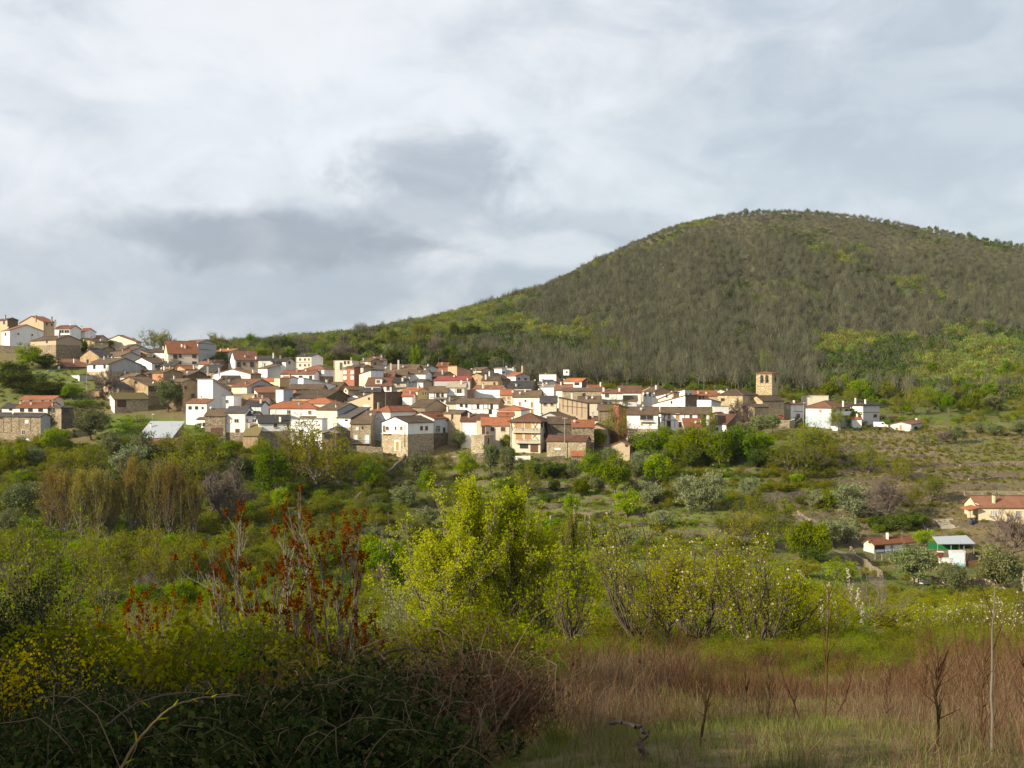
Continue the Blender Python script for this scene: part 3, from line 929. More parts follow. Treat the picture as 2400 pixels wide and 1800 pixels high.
H(2, 1236, 1446, 1472, 1056, 362, 6, 'gL', 'white', 'd', 'white upper storey with closed blind under a slate-dark roof', dep=8, wins=[('L', 1342, 1102, 58, 52, 'w')])
H(2, 1468, 2166, 2200, 1084, 373, 5, 'hip', 'white', 'r', 'wide white house under a long bright red hipped roof', dep=11, pitch=21, wins=[('L', 1807, 1138, 42, 46, 'd'), ('L', 2078, 1142, 32, 42, 'd'), ('L', 1520, 1132, 76, 84, 'o'), ('L', 1612, 1130, 50, 50, 'w')], short='the wide red-roofed white house')
H(2, 720, 984, 998, 1182, 351, 4, 'gL', 'stone', 'b', 'stone house with a wide brown garage door', dep=9, pitch=24, wins=[('L', 873, 1388, 140, 88, 'g')], short='the house with the garage door')
H(2, 986, 1236, 1250, 1142, 351.5, 4, 'gL', 'white', 'd', 'pale two-storey house with dark roof next to the garage door', dep=9, pitch=22, band=1402, bandmat='stone', wins=[('L', 1035, 1250, 52, 46, 'w'), ('L', 1130, 1250, 52, 40, 'd'), ('L', 1143, 1396, 58, 80, 'k')])
H(2, 1238, 1386, 1398, 1176, 353, 4, 'gL', 'white', 'd', 'narrow white house wedged between dark roofs with two windows', dep=6, wins=[('L', 1252, 1250, 44, 42, 'd'), ('L', 1360, 1250, 40, 42, 'd')])
H(2, 1384, 1420, 1838, 1276, 344, 72, 'gR', 'white', 'd', 'white house on a tall stone ground floor with two red-brown windows', wallR='white', pitch=24, band=1386, bandmat='stone', wins=[('R', 1633, 1314, 48, 46, 'b'), ('R', 1796, 1314, 32, 46, 'b'), ('R', 1592, 1426, 30, 28, 'o'), ('R', 1797, 1414, 26, 22, 'o')], chim=[(1697, 1198)], short='the white house on tall stone')
H(2, 1216, 1404, 1418, 1436, 340, 4, 'shF', 'adobe', 'moss', 'ruinous brick and stone hut with a mossy tiled roof', pitch=28, dep=6, name='hut', cat='hut', short='the ruinous brick hut')
# third zone
H(3, 455, 690, 702, 246, 447, 10, 'flat', 'cream', 'd', 'flat-roofed cream house with a tall glazed stair window', dep=9, wins=[('L', 550, 322, 34, 96, 'd'), ('L', 600, 276, 20, 34, 'o'), ('L', 645, 272, 20, 30, 'o')], chim=[(680, 204)])
H(3, 865, 1082, 1146, 236, 464, 34, 'gR', 'tanbrick', 'rb', 'brick gable topmost in the centre of the village', wallR='lightgrey', pitch=18, wins=[])
H(3, 796, 932, 1088, 256, 454, 38, 'gL', 'tanbrick', 'b', 'tan brick house under the topmost brick gable', wallR='tanbrick', wins=[('L', 830, 275, 26, 28, 'w'), ('L', 880, 280, 26, 30, 'w'), ('R', 990, 290, 26, 30, 'o')])
H(3, 652, 842, 956, 332, 438, 30, 'gL', 'cream', 'b', 'cream house with wide brown eaves above the red brick flats', wallR='tan', pitch=16, wins=[('L', 715, 340, 26, 30, 'b'), ('L', 778, 344, 26, 30, 'b')])
H(3, 78, 330, 372, 355, 430, 14, 'hip', 'white', 'rb', 'white house with balcony window under a reddish hipped roof', dep=9, pitch=20, band=452, bandmat='stone', wins=[('L', 157, 396, 26, 30, 'd'), ('L', 276, 402, 32, 56, 'd')], bal=[('L', 258, 302, 432, 404)])
H(3, 935, 1192, 1204, 402, 441, 4, 'gL', 'white', 'd', 'white-walled house under a broad bluish slate roof', dep=13, pitch=24)
H(3, 1112, 1502, 1562, 388, 438, 12, 'gL', 'adobe', 'b', 'long old roof of brown tiles in the upper centre with pale chimney', dep=14, pitch=22, chim=[(1293, 240), (1195, 282)])
H(3, 1500, 1650, 1802, 342, 450, 44, 'gL', 'white', 'b', 'white house with pale grey gable above the long brown roof', wallR='lightgrey', pitch=17)
H(3, 1790, 1928, 1942, 322, 462, 6, 'gL', 'redbrick', 'r', 'red brick house with big white chimney at the forest edge', dep=8, chim=[(1855, 268)])
H(3, 1930, 2052, 2335, 316, 456, 54, 'shB', 'tanbrick', 'rb', 'house with a long reddish side wall sloping down to the right', wallR='pink', pitch=13)
H(3, 1640, 1852, 2052, 455, 441, 30, 'gL', 'cream', 'b', 'cream house with dark windows under stepped brown roofs', wallR='tanbrick', pitch=18, wins=[('L', 1808, 490, 22, 34, 'o'), ('L', 1750, 485, 22, 26, 'o')], chim=[(1868, 365)])
H(3, 1390, 1642, 1682, 416, 433, 14, 'gL', 'white', 'b', 'white strip of wall under brown roof in the upper centre', dep=8, pitch=20, chim=[(1568, 375)])
H(3, 1236, 1392, 1404, 432, 429, 5, 'gL', 'tan', 'b', 'tan house with brick loft below the long old roof', dep=8, wins=[('L', 1300, 455, 60, 22, 'o')])
H(3, 572, 722, 802, 338, 426, 40, 'shF', 'redbrick', 'b', 'red brick flats with four white windows', wallR='redbrick', pitch=12, wins=[('L', 602, 402, 36, 40, 'w'), ('L', 694, 402, 34, 40, 'w'), ('L', 602, 472, 36, 40, 'w'), ('L', 694, 472, 34, 40, 'w'), ('L', 598, 345, 20, 22, 'd')], short='the red brick flats')
H(3, 784, 934, 1098, 372, 419, 40, 'shX', 'cream', 'd', 'sunlit cream house with sloping top and two pale windows', wallR='white', pitch=12, wins=[('L', 832, 446, 26, 36, 'w'), ('L', 890, 446, 26, 36, 'w')])
H(3, 995, 1226, 1242, 452, 424, 5, 'gL', 'adobe', 'rb', 'low reddish-brown roof just above the roof with the white dormer', dep=8)
dm = H(3, 868, 1202, 1228, 572, 412, 5, 'gL', 'white', 'rb', 'house with a white dormer window in its red-brown roof', dep=12, pitch=26, wins=[('L', 1080, 606, 34, 60, 'b'), ('L', 1158, 606, 40, 60, 'b')], short='the house with the white dormer')[0]
H(3, 996, 1078, 1082, 492, 413.5, 5, 'flat', 'white', 't', '', into=dm, base=560, dep=4, wins=[('L', 1030, 520, 44, 34, 'd')])
H(3, 1215, 1392, 1404, 532, 413, 4, 'gL', 'cream', 'd', 'cream house with balcony under a dark roof right of the dormer house', dep=8, pitch=22, bal=[('L', 1230, 1385, 590, 562)], wins=[('L', 1290, 555, 40, 36, 'd')])
H(3, 1474, 1612, 1722, 522, 417, 30, 'gL', 'white', 'd', 'small white house with dark roof and tan side right of the balcony', wallR='tan', pitch=18, chim=[(1440, 460)])
H(3, 200, 482, 592, 640, 411, 20, 'gL', 'lightgrey', 'b', 'big plain brown roof sloping behind the long white wall', pitch=26, wallR='darkadobe', dep=13)
H(3, 2, 60, 482, 470, 407, 56, 'shB', 'white', 't', 'long whitewashed wall with a top that slopes down to the right', wallR='white', pitch=11, short='the long sloping white wall')
H(3, 584, 640, 862, 622, 403, 64, 'gR', 'cream', 'b', 'old house with dark roof and thin cream gable end', wallR='tan', pitch=22, wins=[('L', 612, 640, 14, 20, 'o')])
H(3, 790, 1052, 1064, 650, 398, 4, 'gL', 'darkadobe', 'd', 'low dark slate roof in front of the dormer house', dep=7)
H(3, -125, 302, 314, 612, 396, 3, 'gL', 'brick', 'b', 'orange brick house with a white lintel band and slit windows', dep=8, wins=[('L', 0, 640, 60, 14, 'o'), ('L', 105, 640, 60, 14, 'o')])
H(3, 610, 826, 905, 738, 393, 28, 'gR', 'white', 'b', 'small bright white gable left of the brown earth gable', pitch=20, wallR='adobe')
H(3, -150, 342, 690, 735, 383, 24, 'gL', 'adobe', 'b', 'long brown barn roof ending in a dark gable above the red hipped roof', wallR='darkadobe', pitch=18)
H(3, 1332, 1542, 1706, 642, 393, 40, 'gL', 'cream', 'r', 'yellow house with red roof and three slim windows in its gable', wallR='ochre', pitch=19, wins=[('R', 1610, 672, 16, 50, 'b'), ('R', 1643, 674, 16, 50, 'b'), ('R', 1675, 678, 16, 50, 'b'), ('L', 1455, 680, 34, 44, 'b')], short='the yellow house with three slim windows')
H(3, 1344, 1482, 1492, 706, 387, 3, 'gL', 'white', 'r', 'little white house with red roof right of the brown earth gable', dep=7)
H(3, 1690, 1920, 1930, 656, 387, 2, 'gL', 'white', 'b', 'white timber-posted house with dark balcony doors', dep=9, pitch=23, wins=[('L', 1800, 692, 30, 58, 'o'), ('L', 1862, 692, 22, 50, 'o'), ('L', 1770, 770, 26, 20, 'o'), ('L', 1862, 768, 26, 22, 'o')], beams=[('L', 1700, 730, 1915, 730), ('L', 1760, 660, 1760, 776), ('L', 1830, 660, 1830, 776)], bal=[('L', 1752, 1918, 732, 704)])
H(3, 1920, 2156, 2170, 590, 390, 3, 'gL', 'cream', 't', 'cream house with a broad glazed loggia', dep=9, pitch=24, wins=[('L', 1985, 650, 80, 74, 'w'), ('L', 2080, 650, 60, 70, 'd')], bal=[('L', 1925, 2152, 702, 672, 'solid', 0.7)])
H(3, 612, 966, 1348, 660, 379, 35, 'shX', 'tan', 'b', 'big earth and brick gable with one white window above the red roofs', wallR='darkadobe', pitch=15, wins=[('L', 880, 852, 78, 56, 'w'), ('L', 912, 742, 18, 22, 'o'), ('R', 1200, 735, 20, 24, 'o')], short='the big earth and brick gable')
H(3, 30, 442, 592, 800, 377, 12, 'hip', 'cream', 'r', 'cream house with red hipped roof below the dark barn gable', dep=9, pitch=20)
H(3, 1440, 1642, 1922, 850, 373, 28, 'gL', 'stone', 'b', 'broad mossy brown roof behind the big white house', wallR='tan', pitch=19, chim=[(1640, 838)])
H(3, 498, 670, 922, 988, 353, 30, 'shF', 'white', 'd', 'low white house with dark lean-to roof and slit window', wallR='adobe', pitch=17, band=1112, bandmat='stone', wins=[('L', 618, 1022, 30, 14, 'o'), ('L', 540, 1130, 30, 40, 'o'), ('L', 630, 1135, 30, 40, 'w')])
H(3, 232, 500, 836, 886, 357, 30, 'gL', 'cream', 'b', 'tall cream house with closed white blinds and a dark side gable', wallR='grey', pitch=16, wins=[('L', 310, 972, 38, 50, 'w'), ('L', 426, 972, 42, 50, 'w'), ('L', 426, 1100, 42, 50, 'w')], chim=[(490, 822)], short='the cream house with closed blinds')
H(3, -100, 302, 318, 1010, 346, 3, 'flat', 'stained', 't', 'stained whitewashed block with flat top and water marks', dep=8, wins=[('L', -20, 1064, 42, 42, 'w'), ('L', 131, 1062, 30, 40, 'w'), ('L', 30, 1180, 44, 60, 'o')], short='the stained white block')
H(3, 305, 490, 500, 1186, 342, 4, 'gR', 'darkadobe', 't', 'small shed with grey gabled roof below the cream house', pitch=17, dep=5, name='shed', cat='shed', wins=[('L', 400, 1230, 130, 60, 'o')])
H(3, 672, 932, 944, 1062, 350, 3, 'shF', 'palestone', 'b', 'stone house with brick top course and a white balcony door', pitch=22, dep=9, wins=[('L', 758, 1130, 32, 40, 'w'), ('L', 740, 1246, 40, 60, 'w'), ('L', 886, 1266, 52, 100, 'p'), ('L', 826, 1120, 14, 24, 'o')], bal=[('L', 690, 930, 1318, 1282)], short='the stone house with the white balcony door')
H(3, 926, 1190, 1640, 908, 362, 30, 'hip', 'white', 'r', 'big white house with bright red hipped roof in the front row', pitch=22, wins=[('L', 1025, 968, 54, 46, 'w'), ('L', 1006, 1266, 92, 112, 'p')], chim=[(1036, 790)], wL=None, short='the big red-roofed white house')
H(3, 1392, 1756, 1978, 1000, 356, 34, 'gR', 'lightgrey', 'r', 'grey house with pale gable and slit windows beside the big white house', wallR='bluegrey', pitch=18, band=1192, bandmat='darkstone', wins=[('R', 1810, 966, 48, 12, 'o'), ('R', 1852, 960, 12, 22, 'o'), ('R', 1930, 1026, 34, 12, 'o'), ('R', 1806, 1108, 42, 12, 'o'), ('R', 1800, 1150, 60, 50, 'd'), ('R', 1885, 1150, 24, 60, 'o')])
hf = H(3, 1080, 1414, 1748, 1052, 344, 40, 'gR', 'white', 'b', 'white house with a two-sided stone ground floor and a balcony', wallR='white', pitch=17, band=1206, bandmat='palestone', wins=[('L', 1110, 1130, 30, 80, 'k'), ('L', 1147, 1126, 46, 46, 'd'), ('L', 1258, 1126, 20, 46, 'd'), ('L', 1332, 1126, 28, 48, 'd'), ('R', 1590, 1126, 36, 54, 'b'), ('R', 1656, 1126, 34, 54, 'b'), ('R', 1640, 1390, 130, 60, 'o')], bal=[('L', 1092, 1196, 1192, 1152)], short='the white house on the stone base')
mb = MB(); hf[1].slab(mb, *[sorted((hf[1].hit(700 + (1283 - 38) / 5.53, 1043)[0], hf[1].hit(700 + (1283 + 38) / 5.53, 1043)[0]))[k] for k in (0, 1)], hf[1].hit(930, 800 + 1420 / 5.53)[1], hf[1].hit(930, 800 + 1285 / 5.53)[1], -0.05, 0.1)
mb.build('door_surround', P['pot'], hf[0])
opening(Face(hf[1].C + hf[1].n * 0.1, hf[1].e, hf[1].n, hf[1].w), 'h1', *sorted((hf[1].hit(700 + 1263 / 5.53, 1043)[0], hf[1].hit(700 + 1303 / 5.53, 1043)[0])), hf[1].hit(930, 800 + 1412 / 5.53)[1], hf[1].hit(930, 800 + 1300 / 5.53)[1], hf[0])
mb = MB(); s_, z_ = hf[1].hit(700 + 1380 / 5.53, 1000)
mb.tube(hf[1].at(s_, hf[3] - 0.2, 0.16), hf[1].at(s_, hf[4] + 4, 0.16), 0.1); mb.build('drainpipe', P['iron'], hf[0])
# fourth zone
H(4, 283, 432, 582, 374, 457, 40, 'gL', 'cream', 'b', 'house with broad brown roof and tan gable against the forest', wallR='tan', pitch=17, chim=[(365, 365)])
H(4, 600, 697, 750, 347, 442, 32, 'shF', 'white', 't', 'white cube with one window at the forest edge', pitch=4, wallR='white', wins=[('R', 720, 402, 34, 22, 'd')])
H(4, 745, 850, 862, 350, 446, 10, 'flat', 'lightgrey', 't', 'pale terrace wall with two round white chimney pots', dep=6, chim=[(757, 318), (845, 332)])
H(4, 758, 877, 1062, 444, 432, 54, 'gL', 'white', 'r', 'white house with bright red roof and grey side at the forest edge', wallR='grey', pitch=20, wins=[('R', 920, 482, 24, 20, 'o'), ('R', 1005, 488, 30, 20, 'o')], chim=[(965, 315)])
H(4, 1183, 1402, 1508, 422, 442, 20, 'shB', 'white', 'b', 'long bright white wall with shaded brown end behind the dark roofs', wallR='adobe', pitch=16, chim=[(1270, 410)])
tv = H(4, 1500, 1732, 1832, 518, 430, 34, 'gL', 'white', 'r', 'white house with red roof and a square white roof turret', wallR='darkadobe', pitch=22, wins=[('L', 1672, 552, 58, 26, 'o')], short='the house with the white turret')[0]
H(4, 1500, 1566, 1578, 366, 436, 12, 'flat', 'white', 't', '', into=tv, base=440, dep=3, wins=[('L', 1538, 398, 24, 20, 'd')])
H(4, 1788, 1830, 2012, 610, 420, 74, 'gR', 'white', 'r', 'house with a steep vivid red roof and two skylights', wallR='tan', pitch=36, wins=[], short='the vivid red steep roof')
H(4, 190, 560, 832, 486, 427, 42, 'gR', 'adobe', 'b', 'wide old brown gable in the upper right centre', wallR='darkadobe', pitch=17, chim=[(540, 388), (258, 475)])
H(4, 1140, 1252, 1442, 545, 424, 44, 'gL', 'white', 'd', 'white house with dark roofs stepping round a terrace', wallR='lightgrey', pitch=18, wins=[('L', 1190, 580, 40, 28, 'o')])
H(4, -180, 284, 300, 500, 431, 12, 'gL', 'grey', 'red2', 'house with a long crimson sheet roof', pitch=24, dep=7)
H(4, 438, 656, 704, 502, 421, 12, 'gL', 'tanbrick', 'b', 'small tan brick house with twin chimneys', dep=7, wallR='adobe', wins=[('L', 600, 545, 16, 26, 'o')], chim=[(490, 425), (372, 500)])
H(4, 1180, 1372, 1402, 586, 412, 14, 'shF', 'white', 't', 'white house with two slim chimneys below the long white wall', pitch=8, wallR='cream', chim=[(1230, 532), (1395, 548)])
H(4, 768, 1080, 1146, 604, 409, 14, 'gL', 'cream', 'd', 'large dark roof over a low cream wall right of the white chimney', wallR='darkadobe', pitch=23, dep=12, chim=[(884, 545)])
H(4, 1396, 1612, 1624, 626, 406, 3, 'gL', 'white', 'rb', 'square white house under a brown-red roof with a satellite dish', dep=9, pitch=24, wins=[('L', 1535, 665, 22, 26, 'o')])
H(4, 330, 682, 762, 612, 399, 18, 'gL', 'white', 'rb', 'long blank brilliant white house front', wallR='white', pitch=17, chim=[(457, 545)], short='the long blank white front')
H(4, 238, 332, 340, 630, 399.5, 4, 'flat', 'pink', 't', 'narrow faded pink house left of the long blank white front', dep=6)
H(4, 1482, 1990, 2004, 640, 399, 4, 'shF', 'palestone', 'b', 'wide bare stone wall below the vivid red roof', pitch=8, dep=8, wins=[('L', 1760, 690, 30, 30, 'o')])
H(4, 680, 838, 848, 690, 383, 3, 'gL', 'cream', 'r', 'narrow cream house with three shuttered windows', dep=8, pitch=24, wins=[('L', 722, 740, 46, 40, 'h'), ('L', 787, 732, 36, 34, 'h'), ('L', 787, 785, 36, 30, 'h')], chim=[(838, 632)])
H(4, 843, 1196, 1238, 716, 379, 7, 'gL', 'white', 'b', 'tall broad white house with few small windows in mid village', dep=10, pitch=22, wallR='adobe', wins=[('L', 930, 806, 26, 40, 'h'), ('L', 1087, 822, 30, 66, 'h'), ('L', 1090, 908, 34, 62, 'h'), ('L', 1002, 770, 13, 15, 'o')], short='the tall broad white house')
H(4, 1196, 1406, 1416, 790, 373, 3, 'gL', 'cream', 'd', 'cream house with dark roof right of the tall broad white house', dep=9, pitch=25, wins=[('L', 1258, 816, 44, 36, 'b'), ('L', 1346, 816, 40, 36, 'b')], chim=[(1605, 660)])
H(4, 1690, 1986, 1994, 790, 386, 3, 'gL', 'cream', 'b', 'cream low house with brown roof under the bare stone wall', dep=9, pitch=24)
H(4, -20, 112, 118, 800, 377, 3, 'gL', 'cream', 'b', 'small cream house end left of the long white balconied house', dep=8, pitch=22)
H(4, 105, 652, 774, 802, 373, 12, 'gL', 'white', 'b', 'long white two-storey house with a row of balcony doors', wallR='adobe', pitch=19, dep=9, wins=[('L', 172, 826, 30, 40, 'o'), ('L', 237, 832, 24, 44, 'o'), ('L', 388, 838, 26, 56, 'o'), ('L', 488, 836, 40, 50, 'w'), ('L', 565, 842, 28, 56, 'o'), ('L', 350, 906, 30, 40, 'w'), ('L', 433, 906, 40, 46, 'w'), ('L', 548, 912, 36, 54, 'o')], beams=[('L', 300, 878, 648, 878), ('L', 310, 804, 310, 876), ('L', 458, 804, 458, 876), ('L', 520, 804, 520, 876)], short='the long white balconied house')
H(4, 650, 946, 1062, 886, 366, 20, 'hip', 'cream', 'r', 'low house with red hipped roof and satellite dish', wallR='white', pitch=16)
H(4, 1435, 1806, 1834, 800, 364, 14, 'shR', 'tan', 'b', 'house of tan wall and upright timbers with an orange brick edge', wallR='darkadobe', pitch=11, beams=[('L', 1490, 745, 1490, 880), ('L', 1550, 750, 1550, 920), ('L', 1610, 760, 1610, 940), ('L', 1670, 775, 1670, 960), ('L', 1735, 790, 1735, 985), ('L', 1480, 835, 1800, 865)], short='the tan timbered wall')
H(4, 640, 842, 852, 962, 359, 3, 'gL', 'white', 'r', 'little white house with small red roof and red chimney', dep=6, chim=[(765, 938, 'redbrick')])
H(4, -60, 166, 300, 932, 359, 34, 'gL', 'tan', 'b', 'tan house with one tall window right of the grey slit-window house', wallR='darkadobe', pitch=18, wins=[('L', 56, 972, 20, 60, 'o')])
H(4, 1130, 1500, 1800, 1000, 357, 30, 'gR', 'grey', 'b', 'jumble of brown gables with a grey end wall right of centre', wallR='adobe', pitch=20, chim=[(1215, 940)])
H(4, 165, 502, 522, 1032, 356, 4, 'gL', 'white', 'rb', 'low white house under a red-brown roof with satellite dish', dep=9, pitch=25)
H(4, 1290, 1642, 1662, 1062, 349, 3, 'gL', 'darkstone', 'b', 'dark stone shed with brown roof beside the utility pole', dep=9, pitch=23, name='shed', cat='shed')
cr = H(4, 425, 796, 808, 1084, 351, 3, 'gL', 'cream', 'r', 'cream house with orange-red roof and brown shutters', dep=9, pitch=27, wins=[('L', 461, 1152, 46, 104, 'k'), ('L', 577, 1138, 50, 56, 'b'), ('L', 713, 1138, 58, 56, 'b'), ('L', 513, 1190, 30, 40, 'h')], short='the cream house with brown shutters')[0]
mb = MB(); mb.box(((1050 + 397 / 5.53 - 1200) / F * 349, 349, (900 - 1002) / F * 349), (1.35, 1.2, 4.2)); mb.build('chimney_stack', M['cream'], cr)
H(4, 1610, 1892, 1906, 1106, 345, 2, 'gL', 'stone', 'r', 'house with bright red roof half hidden by a budding tree', dep=8, pitch=26)
ht = H(4, 808, 1196, 1312, 1030, 346, 18, 'hip', 'cream', 'rb', 'three-storey half-timbered house with orange shutters and two balconies', wallR='cream', pitch=24, oh=0.7,
  wins=[('L', 916, 1086, 84, 76, 'h'), ('L', 1036, 1086, 84, 76, 'h'), ('L', 921, 1226, 86, 80, 'h'), ('L', 1036, 1226, 84, 80, 'h'), ('R', 1206, 1086, 26, 66, 'b'), ('R', 1255, 1086, 26, 66, 'b'), ('R', 1250, 1220, 26, 70, 'b'), ('L', 985, 1352, 100, 60, 'o'), ('L', 1118, 1385, 90, 90, 'g')],
  bal=[('L', 838, 1205, 1176, 1120), ('L', 880, 1180, 1312, 1256)],
  beams=[('L', 850, 1060, 890, 1120), ('L', 975, 1045, 975, 1160), ('L', 1100, 1060, 1160, 1150), ('L', 1160, 1060, 1105, 1150), ('L', 1100, 1250, 1160, 1190), ('L', 1090, 1192, 1175, 1280), ('L', 855, 1125, 890, 1060), ('L', 815, 1040, 1190, 1040), ('L', 815, 1040, 840, 1160), ('R', 1230, 1040, 1230, 1300), ('R', 1285, 1040, 1285, 1300)], short='the half-timbered house')
H(4, 300, 470, 584, 1226, 343, 30, 'flat', 'palestone', 't', 'small flat-roofed stone hut on the garden terrace', wallR='tan', wins=[('R', 522, 1292, 26, 90, 'k')], name='hut', cat='hut')
H(4, 1280, 1788, 1886, 1290, 337, 15, 'gL', 'palestone', 'rb', 'long stone shed with plain red-brown roof in front of the village', wallR='stone', pitch=22, dep=7, name='shed', cat='shed', wins=[('L', 1420, 1395, 70, 20, 'w')], short='the long stone shed')
H(4, 1600, 1772, 1790, 1480, 328, 3, 'shF', 'stone', 'r', 'tiny shelter with orange tiles below the long stone shed', pitch=20, dep=3, name='shelter', cat='shelter')
H(5, 185, 420, 560, 1345, 333, 24, 'gR', 'tan', 'rb', 'half-ruined brick cottage among trees below the white houses', wallR='brick', pitch=22, wins=[('L', 380, 1345, 30, 30, 'o')], name='cottage', cat='cottage', short='the half-ruined brick cottage')
H(5, 780, 860, 870, 1340, 336, 8, 'shF', 'stone', 'r', 'small red-roofed hut nearly hidden by trees', dep=4, name='hut', cat='hut')
# fifth zone
H(5, 1488, 1575, 1600, 662, 428, 14, 'shX', 'ochre', 'r', 'sliver of an orange-roofed house left of the church roof', dep=6, pitch=16)
H(5, 1245, 1556, 1566, 700, 417, 4, 'gL', 'tan', 'r', 'low tan house with bright red roof behind the white grey-sided house', dep=9, pitch=20, chim=[(1305, 635), (1412, 650)], wins=[('L', 1330, 730, 26, 26, 'o'), ('L', 1375, 728, 14, 26, 'o')])
H(5, 595, 742, 966, 650, 413, 50, 'gL', 'white', 'b', 'white house with a plain tan gable near the forest', wallR='tan', pitch=19, wins=[('L', 622, 686, 26, 56, 'd'), ('L', 682, 686, 26, 56, 'd')])
H(5, 270, 572, 592, 660, 406, 5, 'gL', 'white', 'rb', 'white house with brown-red roof and dark slot on its right', dep=10, pitch=25, chim=[(285, 600)])
H(5, 720, 1132, 1246, 620, 406, 30, 'shX', 'white', 'r', 'white house with long red sloping roof and grey right side', wallR='lightgrey', pitch=12, wins=[('R', 1152, 686, 20, 34, 'd'), ('R', 1206, 686, 26, 34, 'd')])
H(5, 1288, 1476, 1602, 752, 396, 44, 'shB', 'white', 'd', 'blocky white house with sunlit blank side left of the church', wallR='lightgrey', pitch=9)
H(5, 790, 986, 1062, 662, 397, 34, 'shX', 'cream', 'rb', 'cream house with half gable in front of the long red slope', wallR='tan', pitch=21, wins=[('L', 900, 715, 14, 18, 'o')])
H(5, 322, 520, 534, 765, 393, 3, 'gL', 'lightgrey', 'b', 'grey-walled house with brown roof left of the white tan-gabled house', dep=8, pitch=22)
H(5, 60, 330, 344, 668, 392, 3, 'gL', 'white', 'rb', 'cream-white two-storey house with a little tiled ledge between floors', dep=9, pitch=15, wins=[('L', 125, 700, 50, 50, 'd'), ('L', 215, 695, 60, 44, 'w'), ('L', 105, 802, 46, 40, 'h'), ('L', 180, 802, 36, 40, 'h'), ('L', 246, 800, 34, 36, 'h')], bal=[('L', 62, 328, 752, 742)], chim=[(285, 600), (80, 595)], short='the two-storey house with tiled ledge')
H(5, 708, 1138, 1292, 697, 381, 35, 'shX', 'white', 'rb', 'white half gable with one small dark window', wallR='darkadobe', pitch=14, wins=[('L', 962, 790, 16, 28, 'o')], short='the white half gable')
H(5, 1515, 1702, 1714, 846, 381, 4, 'flat', 'lightgrey', 't', 'pale blank wall left of the bare tree by the church', dep=6)
H(5, 18, 272, 282, 890, 361, 3, 'gL', 'stone', 'b', 'stone house with dark brown roof left of the orange brick end', dep=8, pitch=23)
H(5, 205, 275, 428, 815, 357, 62, 'shB', 'redbrick', 'b', 'tall bare orange brick end wall with sloping top', wallR='brick', pitch=16)
H(5, 383, 782, 832, 944, 353, 10, 'gL', 'white', 'b', 'white house with a dark recessed balcony in the front row', wallR='grey', pitch=26, dep=9, band=1132, bandmat='palestone', wins=[('L', 640, 990, 170, 56, 'd'), ('L', 575, 1074, 26, 26, 'h'), ('L', 683, 1072, 24, 26, 'h')], bal=[('L', 552, 724, 1038, 1002)], short='the white house with the recessed balcony')  # right face: its shade is put into a grey wall colour
H(5, 826, 1470, 1502, 938, 358, 8, 'gL', 'white', 'b', 'long white and timber house with ochre doors under one brown roof', wallR='darkadobe', pitch=22, dep=10, wins=[('L', 930, 974, 36, 66, 'h'), ('L', 1040, 974, 46, 72, 'h'), ('L', 1212, 974, 36, 66, 'b'), ('L', 1385, 984, 40, 74, 'o'), ('L', 1330, 980, 60, 60, 'b'), ('L', 926, 1074, 46, 80, 'o'), ('L', 1076, 1078, 36, 72, 'b'), ('L', 1372, 1072, 50, 84, 'o')],
  beams=[('L', 870, 942, 870, 1140), ('L', 840, 1022, 1468, 1020), ('L', 895, 942, 850, 1015), ('L', 1005, 1030, 1005, 1120), ('L', 1130, 942, 1130, 1018), ('L', 1295, 942, 1295, 1105), ('L', 1462, 942, 1462, 1105)], short='the long white and timber house')
H(5, 1132, 1336, 1348, 1108, 349, 3, 'shF', 'white', 'r', 'white annex with a half red half mossy tiled roof', pitch=26, dep=5, wins=[('L', 1186, 1140, 22, 16, 'o')], name='annex', cat='annex', short='the white annex with the red roof')
